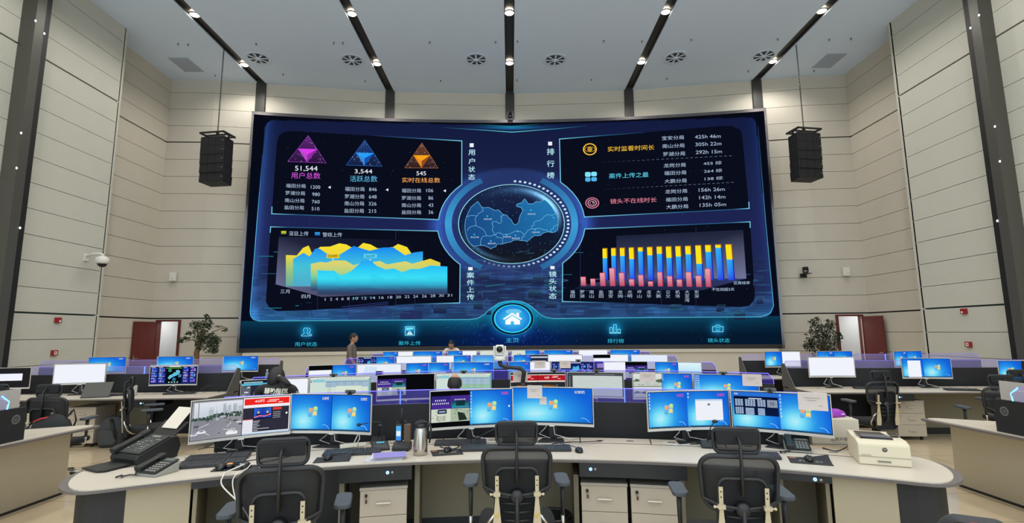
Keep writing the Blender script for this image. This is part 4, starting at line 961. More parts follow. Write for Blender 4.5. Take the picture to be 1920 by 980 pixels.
# nearest side consoles, turned towards the aisle: only their rear corner shows
def corner_console(s, label):
    r = empty('corner_console', (s*5.0, 4.6, 0), 0, label, 'control desk', None)
    def P(mb, name, mt, **k): o = mb.build(name, mt, r, **k); o.location = (-s*5.0, -4.6, 0); return o
    out = [(-4.46, 3.0), (-4.46, 4.62), (-4.43, 5.2), (-4.385, 5.62), (-4.42, 5.70), (-4.55, 5.70), (-4.95, 5.50), (-5.35, 5.15), (-5.4, 3.0)]
    inn = [(-4.50, 3.0), (-4.50, 4.62), (-4.475, 5.2), (-4.43, 5.60), (-4.46, 5.66), (-4.55, 5.665), (-4.94, 5.465), (-5.36, 5.12), (-5.4, 3.0)]
    f = lambda p: [(-s*x, y) for x, y in p]
    mb = MB(); mb.prism(f(inn), .742, .75); P(mb, 'worktop', TOPW)
    mb = MB(); mb.prism(f(out), .724, .742); P(mb, 'edge_band', RIMT)
    # slanting rear panel
    T_ = [(-4.55, 3.0), (-4.55, 5.5)]; mb = MB()
    y1t, y1b = 5.50, 5.86
    vs = [(-s*-4.56, 3.0, .724), (-s*-4.56, y1t, .724), (-s*-4.85, y1b, .03), (-s*-4.85, 3.0, .03), (-s*-4.60, 3.0, .724), (-s*-4.60, y1t, .724), (-s*-4.89, y1b, .03), (-s*-4.89, 3.0, .03)]
    mb.add(vs, [(0, 1, 2, 3), (7, 6, 5, 4), (0, 4, 5, 1), (1, 5, 6, 2), (2, 6, 7, 3), (3, 7, 4, 0)]); P(mb, 'back_panel', PANG)
    mb = MB(); mb.prism([(-s*-4.86, 3.0), (-s*-4.86, 5.84), (-s*-4.93, 5.9), (-s*-5.0, 5.9), (-s*-5.0, 3.0)], 0, .03); P(mb, 'kick_board', BLK)
    mb = MB(); vs = [(-s*-4.60, 5.50, .724), (-s*-5.2, 5.22, .724), (-s*-5.2, 5.75, .03), (-s*-4.90, 5.87, .03), (-s*-4.60, 5.47, .724), (-s*-5.2, 5.19, .724), (-s*-5.2, 5.72, .03), (-s*-4.90, 5.84, .03)]
    mb.add(vs, [(0, 1, 2, 3), (7, 6, 5, 4), (0, 4, 5, 1), (1, 5, 6, 2), (2, 6, 7, 3), (3, 7, 4, 0)]); P(mb, 'end_panel', PANG)
    mb = MB(); mb.box(min(-s*-4.52, -s*-4.56), max(-s*-4.52, -s*-4.56), 3.0, 4.93, .75, 1.045); P(mb, 'partition', PARB)
    a = Art(lambda u, v, l: (-s*(-4.519+.0005*l), 4.83+u*-s*-1, .945+v)); k = -1 if s < 0 else 1
    c = (150, 150, 152)
    a.ring(0, 0, .040, .040, .004, c, 1); a.ring(0, 0, .029, .029, .003, c, 1); a.ring(0, .0, .014, .014, .0035, c, 1, 30, 330); a.rect(0, -.004, .016, .0, c, 1)
    P2 = a.build('badge', M_PRINT, r); P2.location = (-s*5.0, -4.6, 0)
    X = -s*-4.54
    mb = MB(); mb.box(min(X-.004, X+.004), max(X-.004, X+.004), 3.0, 4.74, 1.045, 1.17); P(mb, 'glass_screen', ACRP)
    mb = MB(); mb.tube([(X, 3.0, 1.17), (X, 4.69, 1.17), (X, 4.76, 1.11), (X, 4.76, 1.045)], .004, 6); P(mb, 'led_edge', LEDP)
    mb = MB(); mb.tube([(X, 4.69, 1.17), (X, 4.765, 1.11), (X, 4.755, 1.045)], .006, 6); P(mb, 'led_post', emis('led_cyan', (80, 170, 255), 5.))
corner_console(-1, 'nearest left console end with a badge on its black partition')
corner_console(1, 'nearest right console end with a badge on its black partition')
# drawer cabinets
HND = mat('handle_metal', (225, 218, 205), .3, .7); DRW = mat('cabinet_beige', (186, 172, 152), .5); DRWT = mat('cabinet_top', (176, 165, 150), .4)
def pedestal(loc, rz, label, w=.365, h=.555, lock=True, d=.44, hs=(1, 1, 1)):
    r = empty('drawer_cabinet', loc, rz, label, 'drawer cabinet')
    mb = MB(); mb.box(-w/2, w/2, .018, d, .055, h-.02); mb.build('carcass', DRWT, r)
    mb = MB(); mb.box(-w/2-.004, w/2+.004, -.006, d+.004, h-.022, h); mb.build('top_board', DRWT, r, bevel=.003)
    z0 = .06; dh = 0
    for k in range(3):
        z0 += dh; dh = (h-.022-.06)*hs[k]/3
        mb = MB(); mb.box(-w/2+.002, w/2-.002, 0, .018, z0+.002, z0+dh-.002); dr = mb.build('drawer', DRW, r, bevel=.0015)
        mb = MB(); zc = z0+dh*.52
        mb.box(-.052, .052, -.024, -.012, zc-.005, zc+.005); mb.box(-.05, -.042, -.014, .001, zc-.004, zc+.004); mb.box(.042, .05, -.014, .001, zc-.004, zc+.004); mb.build('handle', HND, dr)
        if k == 2 and lock:
            mb = MB(); mb.cyl((-w/2+.045, 0, z0+dh-.035), (-w/2+.045, -.008, z0+dh-.035), .011, n=16); mb.cb((-w/2+.045, -.016, z0+dh-.035), (.003, .02, .012)); mb.build('lock', BLKG, dr)
            mb = MB(); mb.tube([(-w/2+.045+.008*cos(t), -.02, z0+dh-.045+.008*sin(t)) for t in [j*pi/5 for j in range(11)]], .0015, 5); mb.cb((-w/2+.048, -.018, z0+dh-.074), (.014, .006, .026)); mb.build('key_fob', mat('key_brown', (70, 44, 24), .4), dr)
    mb = MB()
    for x in (-w/2+.05, w/2-.05):
        for y in (.06, d-.06): mb.cyl((x-.01, y, .026), (x+.01, y, .026), .026, n=14); mb.box(x-.012, x+.012, y-.012, y+.012, .045, .056)
    mb.build('castors', BLK, r); return r
def on_arc(x, R, yc=-1.15): return (x, yc+sqrt(R*R-x*x), 0), -asin(x/R)
for x, lb in ((-.965, 'left of the middle chair'), (.70, 'just right of the middle chair'), (1.065, 'just left of the right chair')):
    l, a = on_arc(x, 5.29); pedestal(l, a, 'beige drawer cabinet under the foreground console, '+lb, w=.345, hs=(.68, 1.14, 1.18))
pedestal((-6.62, 8.15, 0), rad(4), 'beige drawer cabinet under the left side console beside the grey backpack', .40, .60)
pedestal((6.18, 8.16, 0), rad(-4), 'beige three drawer cabinet under the right side console', .42, .60)
# ------------------------------------------------------------------ monitors
MW, MHt = .74, .333; SILV = mat('monitor_silver', (206, 200, 192), .35, .25); MBK = mat('monitor_back', (60, 60, 62), .5)
ZB = .023; SH = MHt-ZB-.007; SW = MW-.014; SAG = .030
def mcurve(x): return SAG*(1-(2*x/MW)**2)
def mpt(u, v, ly=0):
    x = (u-.5)*SW; return (x, mcurve(x)-.0012-.0006*ly, ZB+v*SH)
_m = {}
def mon_mesh():
    n = 14; mb = MB(); vs = []
    for i in range(n+1):
        x = -MW/2+MW*i/n; y = mcurve(x)
        vs += [(x, y, 0), (x, y, MHt), (x, y+.016, MHt), (x, y+.016, 0)]
    fs = [(0, 1, 2, 3), (4*n+3, 4*n+2, 4*n+1, 4*n)]
    for i in range(n):
        a = 4*i; b = a+4; fs += [(a, b, b+1, a+1), (a+1, b+1, b+2, a+2), (a+2, b+2, b+3, a+3), (a+3, b+3, b, a)]
    mb.add(vs, fs); mb.box(-.16, .16, SAG+.010, SAG+.05, .06, .26); return mb
def new_parts(zdesk):
    """casing, stand and tab of one monitor; shared meshes"""
    if not _m:
        _m['casing'] = mon_mesh().build('casing', SILV)
        mb = MB(); mb.prism([(-.035, SAG+.05), (.035, SAG+.05), (.03, SAG+.085), (-.03, SAG+.085)], -.13, .18); mb.prism([(-.12, -.06), (.12, -.06), (.09, .10), (-.09, .10)], -.142, -.132); _m['stand'] = mb.build('stand', BLK, bevel=.004)
        mb = MB(); mb.box(-.022, .022, SAG-.002, SAG+.006, -.008, .0); _m['power_tab'] = mb.build('power_tab', WHT)
        mb = MB()
        for k, (x0, x1) in enumerate(((-.12, -.02), (.02, .15))):
            mb.tube([(x0*.3, SAG+.05, .02), (x0*.6, SAG+.04, -.04), (x0, SAG+.03, -.09), (x1, SAG+.02, -.125), (x1+.06*(1 if k else -1), SAG+.10, -.137)], .0035, 6)
        _m['cable'] = mb.build('cable', WHT)
        out = dict(_m)
    else:
        out = {}
        for k, o in _m.items(): c = o.copy(); COL.objects.link(c); out[k] = c
    return out
SKY0, SKY1, SKY2 = (18, 96, 214), (40, 150, 232), (120, 222, 246)
def winpanel(a, u0, u1, v0=0., v1=1., lab='w', ly=2, logo=True, icons=0, bright=0.):
    w = (u1-u0)*a.asp; h = v1-v0
    def cf(s, t):
        d = sqrt(((s-.30)*1.3)**2+((t-.26)*1.15)**2); c = lerp((196, 240, 250), SKY2, min(1, d/.22)) if d < .22 else (lerp(SKY2, SKY1, min(1, (d-.22)/.30)) if d < .52 else lerp(SKY1, SKY0, min(1, (d-.52)/.45)))
        return lerp(c, (225, 245, 252), bright)
    a.grid(u0, v0, u1, v1, 12, 8, cf, ly)
    a.rect(u0, v0, u1, v0+.035*h, (36, 84, 130), ly+1)
    for k in range(4): a.rect(u0+.02*(u1-u0)+k*.02/a.asp, v0+.008, u0+.02*(u1-u0)+k*.02/a.asp+.012/a.asp, v0+.026, (150, 200, 230), ly+1.3)
    if w > .5:
        a.line([(u1-(.34-.05*q)/a.asp*(1 if w > 1.3 else .8), v0+.035+.13*sin(pi/2*(1-(q/5)**2))*.9) for q in range(6)], .012, (150, 225, 250), ly+1)
    if logo:
        cx, cy, s = u0+(u1-u0)*.52, v0+h*.52, .125*h
        def wave(x): return .22*sin(x*pi)
        for (i, j, c1, c2) in ((0, 1, (235, 110, 60), (245, 160, 90)), (1, 1, (130, 200, 90), (190, 230, 130)), (0, 0, (50, 150, 225), (120, 200, 245)), (1, 0, (250, 200, 70), (252, 230, 140))):
            pts = []; n = 5; x0 = -1+i*1.08; x1 = x0+.92; y0 = -1+j*1.08; y1 = y0+.92
            for k in range(n+1): x = x0+(x1-x0)*k/n; pts.append((x, y0+wave(x)))
            for k in range(n, -1, -1): x = x0+(x1-x0)*k/n; pts.append((x, y1+wave(x)))
            a.poly([(cx+(p[0]+.12*p[1])*s/a.asp, cy+p[1]*s) for p in pts], [lerp(lerp(c1, c2, .5+.5*p[1]), (225, 240, 245), .22) for p in pts], ly+2)
    if lab:
        c = (245, 240, 200) if lab == 'w' else (232, 70, 150)
        k = .30/a.asp if w > 1.3 else .20/a.asp
        x1 = u1-.09*(u1-u0); a.text('公安网', x1-k, v1-.14*h, x1, v1-.14*h, .085*h, c, ly+2, .012)
    for i in range(icons):
        c = random.choice([(220, 235, 250), (245, 220, 130), (235, 245, 255), (150, 205, 240)])
        col, row = divmod(i, 9); x = u0+.018/a.asp+col*.07/a.asp; y = v1-.06-row*.095
        a.rect(x, y, x+.032/a.asp, y+.032, c, ly+2); a.rect(x-.006/a.asp, y-.022, x+.04/a.asp, y-.012, (230, 238, 248), ly+2)
def dark(a, u0, u1, v0=0., v1=1., c=(9, 10, 13), ly=2): a.rect(u0, v0, u1, v1, c, ly)
def white(a, u0, u1, v0=0., v1=1., c=(240, 243, 252), ly=2.6, lines=0):
    a.rect(u0, v0, u1, v1, c, ly)
    for k in range(lines): y = v1-(.12+.09*k)*(v1-v0); a.rect(u0+.1*(u1-u0), y, u0+(.5+.3*random.random())*(u1-u0), y+.012, (205, 208, 220), ly+1)
def sheet(a, u0, u1, green=0):
    a.rect(u0, 0, u1, 1, (205, 222, 214), 2); a.rect(u0, .93, u1, 1, (222, 228, 226), 3)
    for k in range(16): x = u0+(u1-u0)*(.12+.05*k); a.rect(x, .95, x+.02*(u1-u0), .965, (60, 70, 76), 4)
    a.rect(u0+.01, .80, u0+.03, .92, (230, 210, 190), 4); a.rect(u0+.012, .80, u0+.028, .85, (40, 40, 44), 5); a.ell(u0+.02, .885, .006, .02, (70, 50, 40), 5)
    a.rect(u0+.04, .80, u0+.24*(u1-u0), .92, (140, 200, 210), 3)
    a.rect(u0+.25*(u1-u0), .84, u1-.03, .93, (190, 214, 200), 3)
    top = .80; a.rect(u0+.25*(u1-u0), top, u1-.03, .835, (112, 150, 190), 3)
    for k in range(14):
        y = top-.05-k*.055; c = (150, 178, 205) if (k < 4 and not green) or (green and k < 5) else ((190, 214, 200) if green else (212, 224, 206))
        if green and k >= 5: c = (120, 178, 140) if k % 2 else (140, 190, 156)
        a.rect(u0+.25*(u1-u0), y, u1-.03, y+.045, c, 3)
        for q in range(5): x = u0+(u1-u0)*(.28+.13*q); a.rect(x, y+.018, x+.07*(u1-u0), y+.026, (96, 120, 130), 4)
    a.rect(u1-.028, .0, u1, .93, (120, 190, 190), 3)
    if not green: a.rect(u0+.42*(u1-u0), .30, u0+.86*(u1-u0), .62, (216, 228, 210), 4.5)
def cctv(a, u0, u1, v0, v1, ly=3):
    um, vm = (u0+u1)/2, (v0+v1)/2; w = u1-u0
    a.rect(u0, vm, um, v1, (74, 44, 150), ly, (44, 36, 110)); a.rect(um, vm, u1, v1, (58, 46, 130), ly, (70, 44, 140))
    a.rect(um+.03*w, vm+.02, u1-.02*w, vm+(v1-vm)*.55, (46, 150, 165), ly+.5, (20, 60, 80)); a.rect(um+.14*w, vm+(v1-vm)*.2, u1-.12*w, vm+(v1-vm)*.62, (20, 50, 60), ly+1)
    for r_, (n, y) in enumerate(((6, .66), (9, .42))):
        for k in range(n): x = u0+w*(.25-.024*n+.05*k); a.ell(x, vm+(v1-vm)*y, .013*w*.9, .022*(v1-v0)*1.6, (240, 240, 250), ly+1, 8)
    for k in range(6): a.ell(um+w*(.12+.05*k), vm+(v1-vm)*.68, .012*w, .03*(v1-v0), (240, 240, 250), ly+1, 8)
    a.rect(u0, v0, um, vm, (206, 214, 196), ly); a.rect(um, v0, u1, vm, (168, 184, 160), ly)
    a.rect(u0+.16*w, vm-(vm-v0)*.36, um-.1*w, vm-.01, (40, 44, 70), ly+1); a.rect(u0+.2*w, vm-(vm-v0)*.25, um-.14*w, vm-(vm-v0)*.16, (170, 200, 220), ly+1.5)
    for k in range(3): a.ring(u0+.25*w, v0+(vm-v0)*(.46-.13*k), .12*w, .07*(v1-v0)*.6, .018, (60, 74, 66), ly+1, 180, 360, 14)
    for k in range(40):
        x = random.uniform(u0, um-.02*w); y = random.uniform(v0, vm-.03); a.rect(x, y, x+.012*w, y+.02*(v1-v0), random.choice([(50, 60, 56), (240, 244, 236), (110, 120, 110)]), ly+1.2)
    a.poly([(um+.22*w, v0+.02), (u1-.06*w, v0+.1*(vm-v0)), (u1-.14*w, vm-.4*(vm-v0)), (um+.18*w, vm-.25*(vm-v0))], (34, 46, 40), ly+1)
    for k in range(26):
        x = random.uniform(um, u1-.03*w); y = random.uniform(v0, vm-.03); a.rect(x, y, x+.02*w, y+.02*(v1-v0), random.choice([(60, 74, 80), (230, 236, 220), (90, 84, 110), (120, 130, 110)]), ly+1.2)
def traffic(a, u0, u1):
    w = u1-u0
    a.rect(u0, 0, u1, 1, (150, 150, 156), 2); a.grid(u0+.02, .55, u1, .965, 6, 4, lambda s, t: lerp((196, 204, 214), (224, 228, 236), t), 3)
    a.poly([(u0+.02, 0.02), (u1, .02), (u1, .50), (u0+.7*w, .55), (u0+.3*w, .55), (u0+.02, .50)], [(138, 136, 146), (150, 150, 156), (142, 144, 150), (158, 158, 164), (160, 160, 166), (132, 132, 142)], 3.2)
    for x, x2, y, c in ((.60, .66, .90, (176, 184, 192)), (.70, .76, .86, (184, 190, 198)), (.80, .88, .88, (180, 186, 194)), (.90, .99, .80, (190, 196, 202)), (.32, .42, .76, (186, 194, 202)), (.46, .50, .72, (178, 186, 194)), (.64, .70, .72, (170, 178, 186))):
        a.rect(u0+x*w, .55, u0+x2*w, y, c, 3.4)
        for k in range(5): a.rect(u0+(x+.008)*w, .6+k*.05, u0+(x2-.008)*w, .612+k*.05, lerp(c, (110, 116, 126), .5), 3.6)
    for k in range(110):
        x = random.uniform(.02, .98); y = .55+random.uniform(-.03, .07)*(1 if x > .3 else .5)+(.03 if x > .4 else -.02); a.ell(u0+x*w, y, .02*w, .028, random.choice([(52, 74, 64), (66, 88, 76), (44, 62, 60), (84, 104, 92)]), 3.8, 9)
    a.rect(u0+.12*w, .02, u0+.135*w, .96, (120, 126, 140), 4); a.rect(u0+.48*w, .5, u0+.487*w, .82, (214, 218, 222), 4)
    for (x, y, s, c) in ((.20, .16, .09, (230, 232, 236)), (.80, .06, .12, (238, 238, 240)), (.06, .12, .07, (210, 214, 220)), (.10, .33, .05, (70, 74, 84)), (.30, .45, .035, (90, 94, 104)), (.86, .40, .05, (70, 74, 84)), (.93, .36, .05, (226, 228, 232)), (.66, .50, .03, (60, 64, 74)), (.5, .48, .03, (220, 224, 228)), (.97, .30, .04, (60, 64, 70)), (.55, .12, .022, (50, 54, 64)), (.75, .44, .04, (110, 114, 120)), (.70, .38, .02, (60, 60, 70))):
        x = u0+x*w; a.poly([(x-s*w*.9, y), (x+s*w*.9, y), (x+s*w, y+s*.5), (x+s*w*.55, y+s*.9), (x-s*w*.5, y+s*.95), (x-s*w, y+s*.45)], c, 4.2); a.rect(x-s*w*.5, y+s*.5, x+s*w*.5, y+s*.8, (96, 108, 126), 4.4)
    for (x0, y0, x1, y1) in ((.70, .28, .78, .38), (.78, .22, .88, .20), (.28, .16, .36, .10), (.14, .30, .34, .40), (.62, .22, .80, .18)): a.line([(u0+x0*w, y0), (u0+x1*w, y1)], .012, (226, 226, 228), 4)
def webpage(a, u0, u1):
    w = u1-u0; def_ = (46, 46, 60)
    a.rect(u0, 0, u1, 1, (236, 238, 244), 2); a.rect(u0+.03*w, .80, u1-.02*w, .97, (238, 40, 34), 3); a.rect(u0+.01*w, .06, u1-.02*w, .72, def_, 3)
    a.text('4G网', u0+.24*w, .855, u0+.44*w, .865, .075, (255, 240, 236), 4, .012)
    for x, y, l in ((.54, .90, .22), (.50, .86, .2), (.74, .83, .1)): a.rect(u0+x*w, y, u0+(x+l)*w, y+.022, (250, 214, 208), 4)
    a.rect(u0+.01*w, .06, u0+.22*w, .40, (226, 228, 236), 4); a.rect(u0+.01*w, .395, u0+.22*w, .41, (230, 60, 60), 4.5)
    a.rect(u0+.22*w, .40, u0+.62*w, .71, (18, 22, 40), 4); a.grid(u0+.235*w, .43, u0+.60*w, .70, 6, 4, lambda s, t: lerp((16, 50, 150), (60, 120, 230), abs(s-.5)+.3*t), 5)
    for x in (.33, .52): a.ell(u0+x*w, .58, .022*w, .04, (214, 180, 160), 6, 12); a.poly([(u0+(x-.05)*w, .47), (u0+(x+.05)*w, .47), (u0+(x+.03)*w, .55), (u0+(x-.03)*w, .55)], (30, 30, 50), 6)
    a.line([(u0+.24*w, .45), (u0+.35*w, .49), (u0+.46*w, .47), (u0+.6*w, .52)], .03, (240, 120, 140), 6.5)
    a.rect(u0+.63*w, .63, u0+.82*w, .70, (224, 60, 56), 4)
    for k in range(4): a.rect(u0+.64*w, .56-k*.05, u0+.80*w, .572-k*.05, (190, 190, 200), 4)
    for k, l in enumerate((.14, .12, .10, .14, .09, .34, .10)): a.rect(u0+.23*w, .34-k*.042, u0+(.23+l)*w, .355-k*.042, (200, 202, 210), 4)
    a.ell(u0+.93*w, .52, .022*w, .028, (250, 250, 252), 5, 14); a.rect(u0, 0, u1, .045, (190, 214, 236), 5)
def redsite(a, u0, u1):
    w = u1-u0; a.rect(u0, 0, u1, 1, (40, 42, 46), 2); a.rect(u0, .60, u1, .93, (226, 222, 214), 3); a.rect(u0, .66, u1, .90, (178, 26, 36), 4)
    a.text('4G网', u0+.24*w, .74, u0+.42*w, .74, .09, (250, 230, 226), 5, .02)
    for x, y, l in ((.56, .83, .2), (.52, .78, .2), (.74, .73, .1)): a.rect(u0+x*w, y, u0+(x+l)*w, y+.03, (240, 190, 190), 5)
    a.grid(u0+.2*w, .16, u0+.64*w, .46, 5, 3, lambda s, t: lerp((200, 130, 50), (110, 60, 24), (s+t)/2), 4); a.rect(u0+.66*w, .2, u0+.74*w, .48, (90, 92, 98), 4)
def docgrey(a):
    a.rect(0, 0, 1, 1, (60, 64, 70), 2); a.rect(.09, 0, .985, .88, (198, 208, 204), 3); a.rect(0, .885, 1, 1, (70, 74, 80), 3)
    for k in range(9): a.rect(.02, .80-k*.085, .05, .825-k*.085, (150, 156, 164), 4); a.rect(.5+.04*k, .93, .525+.04*k, .95, (160, 166, 174), 4)
    for k, l in enumerate((.06, .5, .3, .6, .2)): a.rect(.2, .74-k*.12, .2+l, .75-k*.12, (176, 186, 184), 4)
def tabledark(a, u0, u1, v0, v1):
    w, h = u1-u0, v1-v0; a.rect(u0, v0, u1, v1, (12, 26, 66), 4, (8, 16, 46)); a.text('系统', u0+.02*w, v1+.04, u0+.1*w, v1+.04, .05, (235, 240, 250), 5)
    a.rect(u0+.34*w, v1-.13*h, u0+.64*w, v1-.08*h, (200, 214, 235), 5)
    for (x, x2, y, y2, nx, ny) in ((.03, .22, .48, .86, 3, 8), (.26, .50, .48, .86, 4, 8), (.54, .73, .48, .86, 3, 8), (.03, .22, .05, .42, 4, 8), (.26, .50, .02, .40, 1, 6), (.54, .73, .02, .40, 1, 6)):
        for i in range(nx):
            for j in range(ny):
                dx, dy = (x2-x)/nx, (y2-y)/ny; a.rect(u0+(x+i*dx)*w, v0+(y+j*dy)*h, u0+(x+i*dx+dx*.82)*w, v0+(y+j*dy+dy*.66)*h, (176, 200, 232), 5)
    for i in range(4):
        for j in range(4):
            a.rect(u0+(.76+i*.057)*w, v0+(.46+j*.1)*h, u0+(.76+i*.057+.05)*w, v0+(.46+j*.1+.088)*h, (190, 200, 214), 5); a.rect(u0+(.77+i*.057)*w, v0+(.48+j*.1)*h, u0+(.77+i*.057+.03)*w, v0+(.48+j*.1+.05)*h, (70, 84, 120), 6)
    a.rect(u0+.82*w, v0+.57*h, u0+.93*w, v0+.76*h, (110, 122, 148), 7)
def mapdark(a, u0=0., u1=1., teal=True):
    w = u1-u0; a.rect(u0, 0, u1, 1, (14, 22, 74), 2, (22, 34, 100)); a.rect(u0+.3*w, .93, u0+.7*w, .97, (220, 230, 245), 4)
    a.poly([(u0+(.40+.01*q)*w, y) for q, y in ((0, .3), (4, .5), (9, .55), (12, .75), (18, .7), (24, .8), (27, .6), (20, .45), (12, .35), (6, .22))], (70, 180, 225) if teal else (96, 150, 235), 3)
    for x0, x1 in ((.02, .13), (.15, .30), (.70, .82), (.84, .98)):
        for k in range(3):
            a.rect(u0+x0*w, .12+k*.27, u0+x1*w, .30+k*.27, (26, 46, 140), 3)
            for q in range(5): hh = random.uniform(.03, .13); x = u0+(x0+.015+q*(x1-x0-.02)/5)*w; a.rect(x, .14+k*.27, x+.012*w, .14+k*.27+hh, random.choice([(110, 200, 240), (150, 130, 230), (200, 214, 240)]), 4)
            a.rect(u0+x0*w, .315+k*.27, u0+(x0+.07)*w, .335+k*.27, (200, 214, 240), 4)
def bigmap(a):
    a.rect(0, 0, 1, 1, (20, 34, 96), 2, (16, 20, 60)); a.rect(.32, .02, .66, .98, (6, 12, 20), 3); a.rect(.0, .95, 1, 1, (206, 200, 220), 3.5); a.rect(.38, .93, .62, .99, (235, 240, 245), 4)
    a.rect(.32, .84, .66, .89, (90, 150, 60), 4)
    a.poly([(.37, .32), (.40, .46), (.46, .52), (.50, .62), (.54, .60), (.53, .72), (.58, .76), (.62, .66), (.60, .56), (.54, .46), (.46, .38), (.40, .26)], (80, 190, 225), 4); a.line([(.37, .32), (.40, .46), (.46, .52), (.50, .62), (.54, .60), (.53, .72), (.58, .76), (.62, .66), (.60, .56), (.54, .46), (.46, .38), (.40, .26)], .012, (190, 235, 250), 5, closed=True)
    for x, y, c in ((.40, .74, (60, 190, 140)), (.62, .44, (80, 170, 220)), (.50, .24, (70, 150, 200))): a.ring(x, y, .035, .085, .012, c, 5); a.ell(x, y, .012, .03, c, 5)
    for k in range(4): a.rect(.38+.06*k, .06, .41+.06*k, .12, (170, 220, 190), 5)
    for x0, x1 in ((.02, .14), (.17, .30), (.69, .81), (.85, .98)):
        for k in range(3):
            y = .08+k*.29; a.rect(x0, y, x1, y+.22, (24, 44, 150), 3, (40, 70, 190)); a.rect(x0, y+.225, x0+.08, y+.25, (210, 220, 240), 4)
            for q in range(6): x = x0+.01+q*(x1-x0-.02)/6; a.rect(x, y+.02, x+.009, y+.02+random.uniform(.04, .17), random.choice([(90, 190, 240), (160, 120, 220), (220, 225, 240), (230, 120, 150)]), 4)
def photos(a, u0, u1):
    um = u0+.52*(u1-u0)
    for (x0, x1, y0, y1) in ((u0, um, .46, 1), (um, u1, .46, 1), (u0, um, 0, .44), (um, u1, 0, .44)):
        a.rect(x0, y0, x1, y1, (176, 186, 176), 3, (226, 230, 226)); w, h = x1-x0, y1-y0
        a.poly([(x0, y0+.4*h), (x0+.2*w, y0+.62*h), (x0+.5*w, y0+.5*h), (x1, y0+.6*h), (x1, y0+.3*h), (x0+.5*w, y0+.38*h)], (84, 100, 84), 4)
        for k in range(8): x = x0+random.random()*.9*w; y = y0+random.random()*.6*h; a.rect(x, y, x+.06*w, y+.05*h, random.choice([(120, 130, 120), (210, 214, 208), (64, 76, 66)]), 5)
        a.line([(x0+.1*w, y0), (x0+.45*w, y0+.5*h), (x0+.9*w, y0)], .014, (220, 222, 220), 5)
def codepage(a, u0, u1):
    a.rect(u0, 0, u1, 1, (38, 44, 56), 2); a.rect(u0, .84, u1, 1, (18, 26, 40), 3); a.rect(u0, .82, u1, .90, (90, 180, 210), 4)
    for k in range(14): a.rect(u0+.03+.02*k, .91, u0+.045+.02*k, .96, (180, 214, 225), 4)
    a.rect(u0, 0, u0+.24*(u1-u0), .82, (92, 98, 108), 3)
    for k in range(10): y = random.uniform(.05, .75); x = u0+random.uniform(.01, .08); a.rect(x, y, x+.05, y+.05, random.choice([(200, 206, 210), (140, 148, 156), (60, 66, 76)]), 4)
def note(u, v, h=.105, w=.10): return ('note', u, v, w, h)
def scribble(o_parent, w, h, y, name='printed_lines'):
    a = Art(lambda u, v, l: (u, y-.0004*l, v)); c = (120, 112, 106)
    a.rect(-w*.3, h*.70, w*.25, h*.72, c, 1); a.rect(-w*.2, h*.56, w*.12, h*.58, c, 1); a.rect(w*.18, h*.26, w*.32, h*.28, c, 1); return a.build(name, M_PRINT, o_parent)
ORD = ['leftmost', 'second from left', 'third from left', 'fourth from left', 'fifth from left', 'sixth from left', 'seventh from left', 'rightmost']
def monitor(x, y, zt, yaw, content, label, group, extra=True, cable=True):
    r = empty('monitor', (x, y, zt-MHt), rad(yaw), label, 'monitor', group)
    p = new_parts(0)
    for k, o in p.items():
        if o.type == 'MESH': o.parent = r
        if k in ('stand', 'cable'): o.scale.z = (zt-MHt-.75)/.142 if zt-MHt > .8 else .5; o.scale.z *= .985
    a = Art(mpt, SW/SH); a.grid(0, 0, 1, 1, 14, 1, lambda s, t: (6, 6, 8), 0)
    b = Art(lambda u, v, ly: mpt(.006+u*.988, .014+v*.97, ly), SW/SH); b.sl = .1
    _r = b.rect
    def rect(u0, v0, u1, v1, col, ly=1, col2=None):
        k = max(1, int((u1-u0)/.1)); c2 = col2 or col
        for i in range(k): _r(u0+(u1-u0)*i/k, v0, u0+(u1-u0)*(i+1)/k, v1, col, ly, c2)
    b.rect = rect
    content(b)
    off_ = len(a.v); a.v += b.v; a.c += b.c; a.f += [tuple(i+off_ for i in f) for f in b.f]
    a.build('screen', M_MON, r); return r
def webcam(parent_xyzr, lab, group='webcams clipped on monitors'):
    x, y, z, yaw, dx = parent_xyzr
    r = empty('webcam', (x+dx*cos(rad(yaw))-.022*sin(rad(yaw)), y+dx*sin(rad(yaw))+.022*cos(rad(yaw)), z), rad(yaw), lab, 'webcam', group)
    o = MB(); o.cb((0, .012, .017), (.094, .024, .028)); o.build('housing', mat('webcam_grey', (74, 74, 72), .4), r, bevel=.008)
    o = MB(); o.cyl((0, 0, .017), (0, -.006, .017), .011, n=16); o.build('lens', BLKG, r)
    o = MB(); o.box(-.02, .02, -.008, .045, -.004, .002); o.box(-.02, .02, .04, .045, -.05, 0); o.box(-.02, .02, -.008, -.005, -.012, 0); o.build('clip', BLK, r); return r
